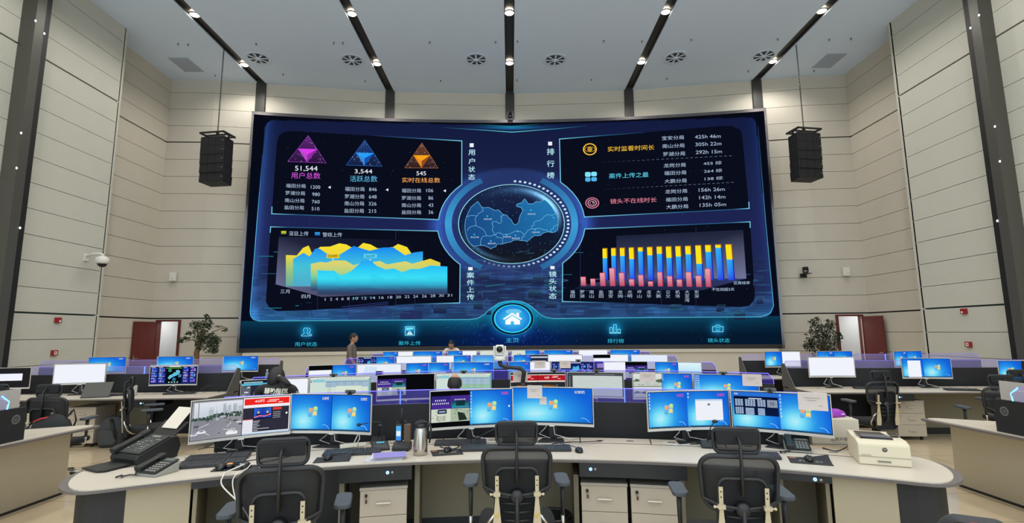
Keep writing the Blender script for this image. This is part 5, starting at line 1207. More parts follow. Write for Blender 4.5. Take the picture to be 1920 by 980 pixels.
def paper_note(m_, u, w, h, lab, drop=.0):
    """a sheet hung over the top edge of monitor m_"""
    x, y, zt, yaw = m_; lx = (u-.5)*MW; ly_ = mcurve(lx)-.008-(.012 if w > .15 else 0); a = rad(yaw)
    r = empty('paper_note', (x+lx*cos(a)-ly_*sin(a), y+lx*sin(a)+ly_*cos(a), zt-h+.008-drop), a, lab, 'paper note', 'paper notes hung on monitors')
    PAP = mat('paper_note', (208, 194, 186), .8)
    o = MB(); n = 6; vs = []
    for i in range(n+1):
        z = h*i/n; yy = .004*sin(i/n*pi)-.004
        vs += [(-w/2, yy, z), (w/2, yy, z), (w/2, yy+.001, z), (-w/2, yy+.001, z)]
    fs = [(0, 3, 2, 1), (4*n, 4*n+1, 4*n+2, 4*n+3)]
    for i in range(n):
        q = 4*i; fs += [(q, q+1, q+5, q+4), (q+1, q+2, q+6, q+5), (q+2, q+3, q+7, q+6), (q+3, q, q+4, q+7)]
    o.add(vs, fs); o.box(-w/2, w/2, -.004, .03, h, h+.001); o.build('sheet', PAP, r); scribble(r, w, h, -.009)
    return r
def spl(f, g, m_=.5):
    def c(a): f(a, 0, m_); g(a, m_, 1); a.rect(m_-.003, 0, m_+.003, 1, (20, 24, 30), 9)
    return c
W = lambda lab='w', ic=6, lg=True: (lambda a, u0, u1: winpanel(a, u0, u1, lab=lab, icons=ic, logo=lg))
full = lambda f: (lambda a: f(a, 0, 1))
def popup(a, x0, x1, y0, y1, c=(238, 240, 248)): a.rect(x0, y0, x1, y1, c, 6); a.rect(x0, y1-.05, x1, y1, (190, 214, 236), 7); a.rect(x0+(x1-x0)*.45, y0+(y1-y0)*.7, x0+(x1-x0)*.55, y0+(y1-y0)*.8, (120, 130, 150), 7)
def c_m3(a): dark(a, 0, .48); cctv(a, 0.005, .475, .13, .88); winpanel(a, .48, 1, lab='p', icons=8); a.ell(.965, .52, .01, .028, (245, 250, 255), 6, 14)
def c_m4(a): winpanel(a, 0, 1, lab='w', icons=9)
def c_m5(a): winpanel(a, 0, .5, lab='p', icons=5); winpanel(a, .5, 1, lab='p', icons=2, logo=False); popup(a, .60, .93, .18, .78)
def c_m6(a):
    winpanel(a, 0, .5, lab=None, icons=0, logo=False); a.rect(0, .88, .5, 1, (40, 110, 210), 4); tabledark(a, .02, .49, .36, .88); winpanel(a, .5, 1, lab=None, icons=7)
R1 = [(-2.20, 4.33, 34, spl(traffic, webpage, .5), 'showing a street crossing and a red web page'),
      (-1.548, 4.51, -9, spl(W('w', 0), W('w', 0)), 'split into two blue desktops, behind the left chair'),
      (-.345, 4.62, 14, c_m3, 'with four camera views on its left half'), (.35, 4.65, -12, c_m4, 'showing one wide blue desktop with a paper note'),
      (1.525, 4.53, 6, c_m5, 'with a white dialog on its blue desktop'), (2.20, 4.33, -32, c_m6, 'with a dark table window and a paper note')]
for i, (x, y, yaw, c, lb) in enumerate(R1):
    monitor(x, y, (1.185, 1.185, 1.20, 1.212, 1.185, 1.19)[i], yaw, c, 'silver ultrawide monitor on the foreground console, '+lb, 'monitors on the foreground console')
paper_note((.35, 4.65, 1.212, -12), .30, .135, .108, 'paper note hung on the wide blue desktop monitor of the foreground console')
paper_note((.35, 4.65, 1.115, -12), .40, .062, .064, 'small white sticky sheet below the larger note on the wide blue monitor')
paper_note((2.20, 4.33, 1.19, -32), .83, .205, .135, 'large paper note on the rightmost monitor of the foreground console')
webcam((-1.548, 4.51, 1.187, -9, .16), 'webcam on the foreground monitor split into two blue desktops'); webcam((2.20, 4.33, 1.187, -32, -.06), 'webcam on the foreground monitor with the dark table window')
def c_white(a, u0=0., u1=1.): white(a, u0, u1, lines=0)
def map_white(a): white(a, 0, 1, c=(232, 238, 250)); a.poly([(.05, .1), (.2, .9), (.45, .85), (.4, .3), (.6, .1)], (206, 224, 246), 3); a.rect(.42, .35, .60, .62, (30, 36, 80), 4); a.rect(.56, .35, .6, .62, (160, 160, 170), 5)
def blkwin(a): dark(a, 0, .5); white(a, .0, .48, 0, .76); winpanel(a, .5, 1, lab='p', icons=0)
def r2a(a): codepage(a, 0, .55); white(a, .55, 1)
def r2c(a): dark(a, 0, 1); cctv(a, .0, .5, .14, .84)
def docwin(a, u0=0, u1=.5): white(a, u0, u1, lines=5)
def webdark(a, u0, u1): a.rect(u0, 0, u1, 1, (34, 44, 66), 2); a.rect(u0, .8, u1, .9, (200, 206, 214), 3); a.rect(u0+.03, .1, u1-.05, .6, (190, 196, 200), 3); [a.rect(u0+.05+.07*k, .3, u0+.09+.07*k, .5, (90, 90, 96), 4) for k in range(5)]
def greendoc(a, u0, u1): white(a, u0, u1, c=(214, 222, 214)); [a.ell(u0+random.random()*(u1-u0), random.uniform(.3, .9), .02, .05, (84, 110, 84), 3, 8) for _ in range(14)]
def dkwh(a): dark(a, 0, .5); a.rect(0, .55, .5, .78, (236, 240, 250), 3); a.rect(.02, .0, .48, .5, (60, 44, 130), 3); a.rect(.1, .1, .4, .4, (190, 170, 230), 4); white(a, .5, 1)
def whcctv(a): white(a, 0, .5); dark(a, .5, 1); cctv(a, .505, .995, .1, .8)
def lightblue(a, u0, u1): a.grid(u0, 0, u1, 1, 3, 4, lambda s, t: lerp((150, 214, 234), (226, 244, 250), t), 3); a.rect(u0+.06, .4, u0+.08, .8, (245, 250, 252), 4)
RR = {2: [(.5185, 1.15, 20, r2a, 'a dark code view, partly behind the woman'), (None, 0, 0, lambda a: sheet(a, 0, 1), 'a green-grey record form with tables'), (0, 0, 0, r2c, 'camera views left and black right'), (0, 0, 0, lambda a: sheet(a, 0, 1, 1), 'a form with green rows, behind the balding head'), (0, 0, 0, spl(redsite, redsite), 'two pages with red banners'), (0, 0, 0, docgrey, 'a large grey document page'), (0, 0, 0, spl(photos, W('p', 3)), 'grey photos beside a blue desktop'), (0, 0, 0, lambda a: winpanel(a, 0, 1, lab=None, icons=27), 'a blue desktop with three columns of icons')],
      3: [(0, 0, 0, blkwin, 'a white window beside a blue desktop'), (0, 0, 0, map_white, 'a pale map with a small dark inset'), (0, 0, 0, lambda a: (winpanel(a, 0, .5, lab='p'), winpanel(a, .5, 1, lab='p', icons=4, logo=False), popup(a, .58, .93, 0, .5)), 'two blue desktops, one with a white dialog'), (0, 0, 0, lambda a: (winpanel(a, 0, 1, lab='w', icons=18), a.rect(.80, .25, .93, .5, (20, 60, 130), 7)), 'one blue desktop with a dark blue gadget'), (0, 0, 0, spl(W('p', 0), lambda a, u, v: white(a, u, v, lines=4), .52), 'a blue desktop beside a white page'), (0, 0, 0, lambda a: mapdark(a), 'a dark blue map with side charts'), (0, 0, 0, whcctv, 'a white page beside violet camera views'), (0, 0, 0, spl(W('p', 0), lightblue), 'a blue desktop beside a pale blue page')],
      4: [(0, 0, 0, lambda a: (mapdark(a, 0, .5), winpanel(a, .5, 1, lab='p')), 'a dark blue chart page beside a blue desktop'), (0, 0, 0, full(c_white), 'an empty white page with a grey top'), (0, 0, 0, lambda a: (docwin(a), winpanel(a, .5, 1, lab='p')), 'a white document beside a blue desktop'), (0, 0, 0, lambda a: (winpanel(a, 0, 1, lab=None, logo=False, bright=.25)), 'a bright blue desktop fading to white'), (0, 0, 0, spl(W('p', 0), webdark), 'a blue desktop beside a dark web page'), (0, 0, 0, full(c_white), 'a plain white page right of the white camera'), (0, 0, 0, dkwh, 'a black and violet view beside white'), (0, 0, 0, lambda a: white(a, 0, 1, c=(226, 236, 250)), 'a pale blue-white page')],
      5: [(0, 0, 0, spl(W('w', 0), c_white), 'a blue desktop beside white'), (0, 0, 0, lambda a: winpanel(a, 0, 1, lab='w'), 'a wide blue desktop left of the leaning man'), (0, 0, 0, spl(W('w', 0), c_white), 'blue beside white below the leaning man'), (0, 0, 0, full(greendoc), 'a pale page with green plants'), (0, 0, 0, spl(greendoc, W(None, 0)), 'a plant picture beside a blue desktop'), (0, 0, 0, lambda a: winpanel(a, 0, 1, lab='w'), 'one wide blue desktop right of the middle'), (0, 0, 0, full(c_white), 'a plain white page right of the middle'), (0, 0, 0, lambda a: winpanel(a, 0, 1, lab='w'), 'one wide blue desktop at the right end')]}
RAT = {2: (-.4465, -.3243, -.1996, -.0909, .0508, .1592, .2866, .4066), 3: (-.3403, -.2518, -.1587, -.0741, .0347, .1169, .2183, .3186), 4: (-.2579, -.186, -.1098, -.0415, .0379, .1033, .1906, .2645), 5: (-.2166, -.1595, -.0932, -.0328, .0276, .0908, .1574, .2187)}
ZT = {2: 1.168, 3: 1.19, 4: 1.215, 5: 1.235}; MPOS = {}
rowname = {2: 'second console row', 3: 'third console row', 4: 'fourth console row', 5: 'farthest console row'}
for k, lst in RR.items():
    yc, Rp, te = ROWS[k]; Rm = Rp-.30
    for i, (_, _, _, c, lb) in enumerate(lst):
        q = RAT[k][i]; A_ = 1+q*q; Bb = -2*yc; Cc = yc*yc-Rm*Rm; y = (-Bb+sqrt(Bb*Bb-4*A_*Cc))/(2*A_); x = q*y
        yaw = -math.degrees(asin(x/Rm))*.75+(5 if i % 2 == 0 else -5)
        y -= .04; MPOS[(k, i)] = (x, y, ZT[k], yaw)
        monitor(x, y, ZT[k], yaw, c, 'monitor in the %s showing %s' % (rowname[k], lb), 'monitors in the '+rowname[k])
def mp(k, i): return MPOS[(k, i)]
for (k, i, u, w, h, lb) in ((2, 4, .18, .19, .135, 'paper note on the second row monitor with red banners'), (2, 6, .26, .20, .125, 'paper note on the second row monitor with photos'), (2, 7, .90, .21, .135, 'paper note on the second row monitor with icon columns'), (3, 4, .75, .19, .125, 'paper note on the third row monitor beside the tracking camera'), (3, 5, .33, .19, .125, 'paper note on the third row monitor with the dark map')):
    paper_note(mp(k, i), u, w, h, lb)
for (k, i, dx, lb) in ((2, 1, -.09, 'second row monitor with the record form'), (2, 3, .0, 'second row monitor with green rows'), (2, 4, .22, 'second row monitor with red banners'), (2, 5, .02, 'second row monitor with the grey document'), (2, 7, -.02, 'second row monitor with icon columns'), (3, 5, .1, 'third row monitor with the dark map')):
    x, y, z, yaw = mp(k, i); webcam((x, y, z, yaw, dx), 'webcam on the '+lb)
SIDEM = [(-6.99, 8.48, 1.245, 12, full(c_white), 'wide white screen on the left side console'), (-5.55, 8.60, 1.205, 6, bigmap, 'monitor with a dark map dashboard on the left side console'),
         (-8.02, 8.25, 1.20, 16, lambda a: (dark(a, 0, 1, c=(34, 34, 36)), white(a, .3, .86, .35, .72)), 'dark monitor with a small white window at the left picture edge'),
         (-8.30, 10.72, 1.255, 4, full(W('w', 0)), 'blue desktop monitor at the outer end of the rear left console'), (-6.96, 10.80, 1.255, 2, full(W('w', 8)), 'blue desktop monitor behind the map dashboard on the rear left console'), (-5.66, 10.9, 1.25, 2, full(W('w', 8)), 'blue desktop monitor at the inner end of the rear left console'),
         (5.29, 8.60, 1.25, -4, full(c_white), 'wide white screen on the right side console'), (6.78, 8.50, 1.225, -8, lambda a: (winpanel(a, 0, .46, lab=None, logo=False), white(a, .12, .40, 0, .9, ly=6), winpanel(a, .46, 1, lab=None)), 'monitor with a document and a blue desktop on the right side console'),
         (7.98, 8.05, 1.20, -16, lambda a: (winpanel(a, 0, .42, lab=None), dark(a, .42, 1, c=(40, 40, 42))), 'monitor half blue and half black at the right picture edge'),
         (5.72, 10.95, 1.25, -2, spl(W(None, 0), c_white), 'half blue and half white monitor on the rear right console'), (6.79, 10.90, 1.25, -2, spl(W('w', 0), W(None, 0)), 'monitor with two blue desktops behind the wide white screen, rear right'), (8.22, 10.75, 1.245, 14, spl(W('w', 0), W(None, 0)), 'monitor with two blue desktops at the outer end of the rear right console')]
for x, y, z, yaw, c, lb in SIDEM: monitor(x, y, z, yaw, c, lb, 'monitors on the side consoles')
for s, sd in ((-1, 'left'), (1, 'right')):
    monitor(s*4.80, 4.76, 1.19, 90*s, full(c_white), 'pale monitor seen from behind above the badge partition on the %s' % sd, None)
# ------------------------------------------------------------------ chairs
CF = mat('chair_frame', (34, 34, 35), .5); CPAD = mat('armrest_grey', (66, 72, 78), .55); CHR = mat('chrome', (200, 196, 188), .22, 1.); CLEAR = mat('strut_beige', (196, 182, 152), .35, .2); SEATF = mat('seat_fabric', (26, 26, 27), .85, bump=.3, nscale=300)
CMESH = mixmat('chair_mesh', (24, 24, 26), .86)
YEL = mat('glint_yellow', (214, 180, 60), .4)
def rrect(w, h, r, n=5, taper=0.):
    out = []
    for cx, cz, a0 in ((w/2-r, h/2-r, 0), (-w/2+r, h/2-r, 90), (-w/2+r, -h/2+r, 180), (w/2-r, -h/2+r, 270)):
        for i in range(n+1):
            a = rad(a0+90*i/n); x = cx+r*cos(a); z = cz+r*sin(a); out.append((x*(1+taper*z/h), z))
    return out
def loop(mb, pts, r, sq=1., n=8):
    P = pts+[pts[0], pts[1]]; mb.tube(P, r, n, False, sq)
def sheetmesh(pts, y0, dome, k=5):
    """membrane stretched in a closed outline (x,z); bulges by dome"""
    cx = sum(p[0] for p in pts)/len(pts); cz = sum(p[1] for p in pts)/len(pts); n = len(pts); vs = [(cx, y0+dome, cz)]
    for j in range(1, k+1):
        t = j/k
        for x, z in pts: vs.append((cx+(x-cx)*t, y0+dome*(1-t*t), cz+(z-cz)*t))
    fs = [(0, 1+i, 1+(i+1) % n) for i in range(n)]
    for j in range(k-1):
        for i in range(n): a = 1+j*n; fs.append((a+i, a+n+i, a+n+(i+1) % n, a+(i+1) % n))
    return vs, fs
def make_chair(label):
    """ergonomic mesh chair; sitter faces +Y, the viewer of the foreground row sees its back"""
    r = empty('office_chair', (0, 0, 0), 0, label, 'office chair')
    # backrest: wide upper frame with mesh
    zc, yb = .835, -.27
    up = [(x, z) for x, z in rrect(.415, .30, .08, 6, .10)]
    def Y(z): return yb-.10*(z-.62)+.0
    mb = MB(); loop(mb, [(x, Y(zc+z)+.05*(x/.235)**2, zc+z) for x, z in up], .0175, .8, 10); fr = mb.build('back_frame', CF, r)
    mb = MB(); vs, fs = sheetmesh([(x, z+zc) for x, z in up], 0, -.02); vs = [(x, Y(z)+.05*(x/.235)**2+y+.02, z) for x, y, z in vs]; mb.add(vs, fs, True); mb.build('back_mesh', CMESH, fr)
    # lumbar section
    lo = [(x, z) for x, z in rrect(.27, .50, .05, 5, -.10)]
    mb = MB(); loop(mb, [(x, Y(.62+z)-.025, .62+z) for x, z in lo], .011, .8, 8); lf = mb.build('lumbar_frame', CF, r)
    mb = MB(); vs, fs = sheetmesh([(x, z+.62) for x, z in lo], 0, .03); vs = [(x, Y(z)+y-.015, z) for x, y, z in vs]; mb.add(vs, fs, True); mb.build('lumbar_pad', SEATF, lf)
    mb = MB()
    for k in range(3): mb.tube([(-.12, Y(.66-.05*k)-.02, .66-.05*k), (0, Y(.66)-.035, .655-.05*k), (.12, Y(.66-.05*k)-.02, .66-.05*k)], .006, 6)
    mb.cyl((0, Y(.68)-.02, .70), (0, Y(.68)-.055, .70), .045, .035, 20); mb.tube([(-.21, Y(.72)-.0, .75), (-.12, Y(.72)-.03, .72), (0, Y(.7)-.04, .705), (.12, Y(.72)-.03, .72), (.21, Y(.72), .75)], .009, 8)
    mb.tube([(0, Y(.7)-.04, .70), (0, Y(.55)-.045, .52), (0, -.16, .40), (0, 0, .39)], [.022, .026, .03, .03], 10, sq=.6); mb.build('spine', CF, r)
    # side struts with holes, pale, widening downwards
    for s in (-1, 1):
        mb = MB(); X = s*.122
        prof = [(X-.011, .83), (X+.011, .83), (X+.011, .70), (X+.014, .66), (X+.022, .58), (X+.03, .50), (X+.026, .43), (X-.026, .43), (X-.03, .50), (X-.022, .58), (X-.014, .66), (X-.011, .70)]
        M_ = Matrix(((1, 0, 0, 0), (0, 1, -.10, Y(0)-.055), (0, 0, 1, 0), (0, 0, 0, 1)))
        mb.M = M_; mb.prism([(x, z) for x, z in prof], -.004, .004, 'y'); st = mb.build('strut', CLEAR, r)
        mb = MB(); mb.M = M_
        for z in (.805, .775): mb.cyl((X, -.006, z), (X, 0, z), .004, n=8)
        mb.build('strut_hole', BLK, st)
        mb = MB(); mb.M = M_; mb.tube([(X-.018, -.006, .60), (X-.004, -.007, .585), (X+.004, -.007, .60), (X+.018, -.006, .612)], .004, 6); mb.build('strut_glint', YEL, st)  # yellow reflection on the strut, drawn as a coloured tube
        mb = MB(); mb.M = M_; mb.box(X-.02, X+.02, -.02, .006, .712, .735); mb.cyl((X-s*.0, -.014, .724), (X+s*.035, -.014, .724), .006, n=8); mb.sph((X+s*.037, -.014, .724), .009, 8, 6); mb.build('lever', CLEAR, st)
    # head rest
    zh = 1.065
    hp = [(x, z) for x, z in rrect(.255, .135, .035, 5, .03)]
    mb = MB(); loop(mb, [(x, Y(zh)+.04+.035*(x/.145)**2+.0, zh+z) for x, z in hp], .012, .8, 8)
    hf = mb.build('headrest_frame', CF, r)
    mb = MB(); vs, fs = sheetmesh([(x, z+zh) for x, z in hp], 0, -.02); vs = [(x, Y(zh)+.055+.035*(x/.145)**2+y, z) for x, y, z in vs]; mb.add(vs, fs, True); mb.build('headrest_mesh', CMESH, hf)
    mb = MB(); z0 = zh+.03; mb.add([(-.115, Y(zh)+.035, zh-.02), (.115, Y(zh)+.035, zh-.02), (.12, Y(zh)+.03, zh+.062), (-.12, Y(zh)+.03, zh+.062), (-.115, Y(zh)+.05, zh-.02), (.115, Y(zh)+.05, zh-.02), (.12, Y(zh)+.045, zh+.062), (-.12, Y(zh)+.045, zh+.066)], [(0, 1, 2, 3), (7, 6, 5, 4), (0, 4, 5, 1), (1, 5, 6, 2), (2, 6, 7, 3), (3, 7, 4, 0)]); mb.build('headrest_pad', SEATF, hf, bevel=.006)
    mb = MB(); mb.tube([(0, Y(.80)-.03, .78), (0, Y(.95)-.03, .95), (0, Y(1.05)-.02, 1.06), (0, Y(1.07)+.03, 1.085)], [.022, .017, .015, .015], 10, sq=.55); mb.build('headrest_stem', CF, r)
    # seat
    mb = MB(); n = 16; prof = []
    for i in range(28):
        a = 2*pi*i/28; c_, s_ = cos(a), sin(a); prof.append((.25*abs(c_)**.6*(1 if c_ > 0 else -1), .02+.235*abs(s_)**.6*(1 if s_ > 0 else -1)))
    vs = []; k = len(prof); lay = [(.90, .415), (1., .43), (1.02, .455), (.97, .478), (.80, .482), (.4, .470)]
    for sc, z in lay:
        for x, y in prof: vs.append((x*sc, y*sc, z-(.02 if y > .2 and z > .44 else 0)))
    fs = [(j*k+i, j*k+(i+1) % k, (j+1)*k+(i+1) % k, (j+1)*k+i) for j in range(len(lay)-1) for i in range(k)]+[tuple(range(k))[::-1], tuple((len(lay)-1)*k+i for i in range(k))]
    mb.add(vs, fs, True); mb.build('seat', SEATF, r)
    mb = MB(); mb.box(-.11, .11, -.16, .14, .365, .415); mb.build('tilt_mechanism', CF, r, bevel=.01)
    for s in (-1, 1):
        mb = MB(); mb.tube([(s*.09, -.13, .40), (s*.15, -.20, .41), (s*.19, -.25, .46), (s*.18, -.29, .54), (s*.13, -.305, .60)], .010, 8); mb.build('back_bracket', CHR, r)
        mb = MB(); mb.tube([(s*.10, 0, .40), (s*.27, -.02, .40), (s*.305, -.03, .43), (s*.305, -.03, .52)], .013, 8); am = mb.build('arm_bracket', CHR, r)
        mb = MB(); mb.tube([(s*.305, -.03, .50), (s*.305, -.03, .70)], [.018, .024], 10, sq=.7); mb.build('arm_post', CF, am)
        mb = MB(); pr = rrect(.095, .25, .035, 4); mb.prism([(s*.305+x, .0+z) for x, z in pr], .70, .728); mb.build('armrest', CPAD, am, bevel=.008)
    mb = MB(); mb.cyl((0, 0, .09), (0, 0, .24), .028, n=16); mb.cyl((0, 0, .22), (0, 0, .37), .016, n=12); mb.build('gas_column', BLK, r)
    mb = MB(); mb.cyl((0, 0, .075), (0, 0, .125), .04, n=16); hub = mb.build('base_hub', CHR, r)
    for k in range(5):
        a = 2*pi*k/5+.3; e = (.30*cos(a), .30*sin(a))
        mb = MB(); mb.tube([(.02*cos(a), .02*sin(a), .105), (.16*cos(a), .16*sin(a), .095), (e[0], e[1], .072)], [.026, .022, .016], 8, sq=.7); lg = mb.build('base_leg', CHR, hub)
        mb = MB(); t = Vector((-sin(a), cos(a), 0)); c = Vector((e[0], e[1], .028)); mb.cyl(c-t*.022, c-t*.006, .028, n=14); mb.cyl(c+t*.006, c+t*.022, .028, n=14); mb.cyl((e[0], e[1], .05), (e[0], e[1], .075), .009, n=8); mb.build('castor', BLK, hub)
    return r
ch0 = make_chair('black mesh office chair at the foreground console, left of the drawer cabinets')
CH = [(-1.30, 3.14, 14, 'left black mesh chair at the foreground console, turned slightly right'), (.03, 3.62, 0, 'middle black mesh chair at the foreground console'),
      (1.345, 3.34, -9, 'right black mesh chair at the foreground console, near the printer'),
      (-4.92, 7.25, -58, 'black chair with curved struts turned sideways by the left side console'), (-5.40, 6.35, 8, 'black chair at left carrying a dark bag over its back'),
      (5.02, 7.35, 0, 'black mesh chair in front of the wide white screen, right side'), (6.02, 6.6, -14, 'black mesh chair beyond the nearest right console, headrest only seen'),
      (6.95, 7.35, -10, 'black mesh chair behind the nearest right console at the right edge'), (-6.15, 6.4, 20, 'dark office chair at the left picture edge behind the pale monitor')]
for i, (x, y, a, lb) in enumerate(CH):
    r = ch0 if i == 0 else dup(ch0); r.location = (x, y, 0); r.rotation_euler = (0, 0, rad(a)); r['label'] = lb; r['group'] = 'black mesh office chairs'
for x, y, a, lb in ((-2.42, 5.18, 8, 'office chair of the woman in the black vest'), (-.62, 5.82, 2, 'office chair of the balding man')):
    r = dup(ch0, (x, y, 0), rad(a), lb, skip=('headrest_frame', 'headrest_stem'))
# chair corner with a red seat badge at the bottom right edge
r = empty('task_chair', (2.07, 2.42, .0), rad(-30), 'dark grey backrest top with a red patch at the lower right', 'chair')
mb = MB(); up = rrect(.46, .40, .14, 8, .05); vs = []
pl = [(x, z) for x, z in up]; n = len(pl)
for (sc, y) in ((.90, -.05), (1., -.03), (1.0, .0), (.9, .02)):
    for x, z in pl: vs.append((x*sc*.62, y+.06*(x/.23)**2, .665+z*sc))
fs = [(j*n+i, j*n+(i+1) % n, (j+1)*n+(i+1) % n, (j+1)*n+i) for j in range(3) for i in range(n)]+[tuple(range(n)), tuple(3*n+i for i in range(n))[::-1]]
mb.add(vs, fs, True); mb.build('backrest', mat('chair_grey', (58, 58, 60), .7), r)
mb = MB(); mb.prism([(x*.15, .665+.166+z*.09) for x, z in rrect(.5, .5, .15, 4)], -.062, -.05, 'y'); mb.build('red_patch', mat('patch_red', (200, 52, 50), .5), r)
mb = MB(); mb.prism([(x, y+.24) for x, y in rrect(.42, .42, .1, 5)], .40, .46); mb.build('seat', mat('chair_grey', (58, 58, 60), .7), r, bevel=.015)
mb = MB(); mb.tube([(0, .0, .44), (0, -.04, .60)], .02, 8); mb.cyl((0, .24, .06), (0, .24, .41), .025, n=14)
mb.build('post', BLK, r)
for k in range(5):
    a = 2*pi*k/5; mb = MB(); mb.tube([(0, .24, .09), (.26*cos(a), .24+.26*sin(a), .06)], [.022, .015], 8); mb.cyl((.26*cos(a), .24+.26*sin(a), .0), (.26*cos(a), .24+.26*sin(a), .05), .02, n=10); mb.build('leg', BLK, r)
# ------------------------------------------------------------------ things on the foreground console
ZD = .7512
KEYC = mat('key_black', (38, 38, 40), .5); KEYT = mat('key_top', (58, 58, 60), .45)
def make_kb(label):
    r = empty('keyboard', (0, 0, 0), 0, label, 'keyboard', 'keyboards')
    mb = MB(); mb.M = Matrix.Rotation(rad(4), 4, 'X'); mb.prism([(x, y) for x, y in rrect(.44, .145, .012, 3)], .004, .020); mb.build('body', KEYC, r, bevel=.003)
    mb = MB(); mb.M = Matrix.Rotation(rad(4), 4, 'X')
    for j in range(6):
        y = -.058+j*.0205+(.006 if j == 5 else 0)
        for (x0, n) in ((-.208, 15), (.098, 3), (.157, 3)):
            if j == 0 and n == 15:
                for a, b in ((0, 3), (3, 9), (9, 15)): mb.box(x0+a*.0195, x0+b*.0195-.003, y-.008, y+.008, .019, .0262)
            else:
                for i in range(n): mb.box(x0+i*.0185*1.05, x0+i*.0185*1.05+.0155, y-.008, y+.008, .019, .0262)
    mb.build('keys', KEYT, r); return r
kb0 = make_kb('x')
for i, (x, y, a, lb, z) in enumerate(((-2.20, 3.93, 16, 'front one of the two keyboards left of the left chair', 0), (-2.26, 4.12, 16, 'rear one of the two keyboards left of the left chair', 0), (-1.27, 4.25, 8, 'black keyboard between the left chair and the purple folder', 0), (-.20, 4.36, 4, 'black keyboard left of the middle chair back', 0),
        (.26, 4.33, -2, 'black keyboard right of the middle chair stem', 0), (1.80, 4.06, -17, 'black keyboard behind the right chair', 0), (-.44, 4.575, 3, 'spare keyboard lying under the four camera views', 0),
        (-6.35, 8.32, 16, 'black keyboard in front of the wide white screen, left side', 0), (-5.35, 8.48, 12, 'black keyboard in front of the map dashboard', 0), (5.75, 8.42, -14, 'black keyboard before the wide white screen, right side', 0), (6.95, 8.08, -17, 'black keyboard on the right side console near the outer chair', 0))):
    r = kb0 if i == 0 else dup(kb0); r.location = (x, y, ZD); r.rotation_euler = (0, 0, rad(a)); r['label'] = lb
def make_mouse():
    r = empty('computer_mouse', (0, 0, 0), 0, None, 'mouse', 'computer mice')
    mb = MB(); n = 20; vs = []; lay = [(1., 0), (1.03, .008), (.96, .020), (.75, .031), (.4, .037)]
    for sc, z in lay:
        for i in range(n): a = 2*pi*i/n; vs.append((.031*sc*cos(a), .056*sc*sin(a)*(1 if sin(a) < 0 else .95), z*(1-.25*max(0, sin(a)))))
    fs = [(j*n+i, j*n+(i+1) % n, (j+1)*n+(i+1) % n, (j+1)*n+i) for j in range(4) for i in range(n)]+[tuple(range(n))[::-1], tuple(4*n+i for i in range(n))]
    mb.add(vs, fs, True); mb.build('shell', BLKG, r)
    mb = MB(); mb.cyl((-.004, .028, .029), (.004, .028, .029), .008, n=12); mb.build('wheel', KEYT, r)
    return r
ms0 = make_mouse()
for i, (x, y, a, lb) in enumerate(((-1.905, 3.84, 10, 'black mouse nearest the left chair, beside the orange-topped puck'), (-2.07, 3.80, 30, 'leftmost black mouse beside the two keyboards'), (-1.40, 4.07, 10, 'black mouse just right of the left chair headrest'), (-.515, 4.285, -8, 'black mouse on the dark mat by the steel jug'), (.535, 4.245, 4, 'small black mouse right of the middle chair keyboards'), (2.17, 3.90, -20, 'black mouse on the curled mat by the printer'), (7.38, 8.0, -10, 'black mouse on the right side console'))):
    r = ms0 if i == 0 else dup(ms0); r.location = (x, y, ZD+.003 if i in (0, 1, 2, 3, 5) else ZD); r.rotation_euler = (0, 0, rad(a)); r['label'] = lb
r = empty('desk_puck', (-2.02, 3.835, ZD+.003), 0, 'round black puck with an orange top between two black mice', 'puck')
mb = MB(); mb.lathe([(.030, 0), (.034, .006), (.032, .02), (.026, .026), (0, .027)], 24); mb.build('body', BLKG, r); mb = MB(); mb.lathe([(0, .026), (.022, .0265), (.018, .030), (0, .031)], 20); mb.build('orange_top', mat('orange', (226, 150, 60), .4), r)
MATP = mat('mat_black', (30, 28, 28), .7)
def mousepad(x, y, a, w, h, lb, curl=.0, art=True):
    r = empty('mouse_pad', (x, y, ZD), rad(a), lb, 'mouse pad', 'dark mouse pads'); n = 12; vs = []
    for i in range(n+1):
        for j in range(n+1):
            u, v = i/n, j/n; z = .0005+curl*max(0, (u+v-1.25))**1.6*3
            vs.append(((u-.5)*w, (v-.5)*h, z))
    f = [(i*(n+1)+j, (i+1)*(n+1)+j, (i+1)*(n+1)+j+1, i*(n+1)+j+1) for i in range(n) for j in range(n)]
    mb = MB(); mb.add(vs, f, True); o = mb.build('cloth', MATP, r); s = o.modifiers.new('t', 'SOLIDIFY'); s.thickness = .002; s.offset = 1
    if art:
        A_ = Art(lambda u, v, l: (u, v, .0028+.0002*l)); c = (178, 172, 150)
        for k in range(6): x0 = -w*.28+k*w*.1; A_.line([(x0, -h*.22+.01*(k % 2)), (x0+.02, -h*.1), (x0+.008, .0), (x0+.03, h*.04)], .0045, c, 1)
        A_.rect(-w*.47, h*.28, -w*.30, h*.42, (200, 120, 90), 1); A_.build('printed_pattern', M_PRINT, r)
    return r
mousepad(-.52, 4.26, 14, .24, .20, 'dark patterned mouse pad right of the steel jug'); mousepad(2.17, 3.89, -22, .27, .20, 'dark patterned mouse pad with a curled corner by the printer', .018)
mousepad(-1.97, 3.83, 12, .30, .13, 'dark mouse pad under the mice left of the left chair', 0, False); mousepad(-1.36, 4.06, 10, .26, .17, 'dark mouse pad behind the left chair with a raised corner', .014, False)
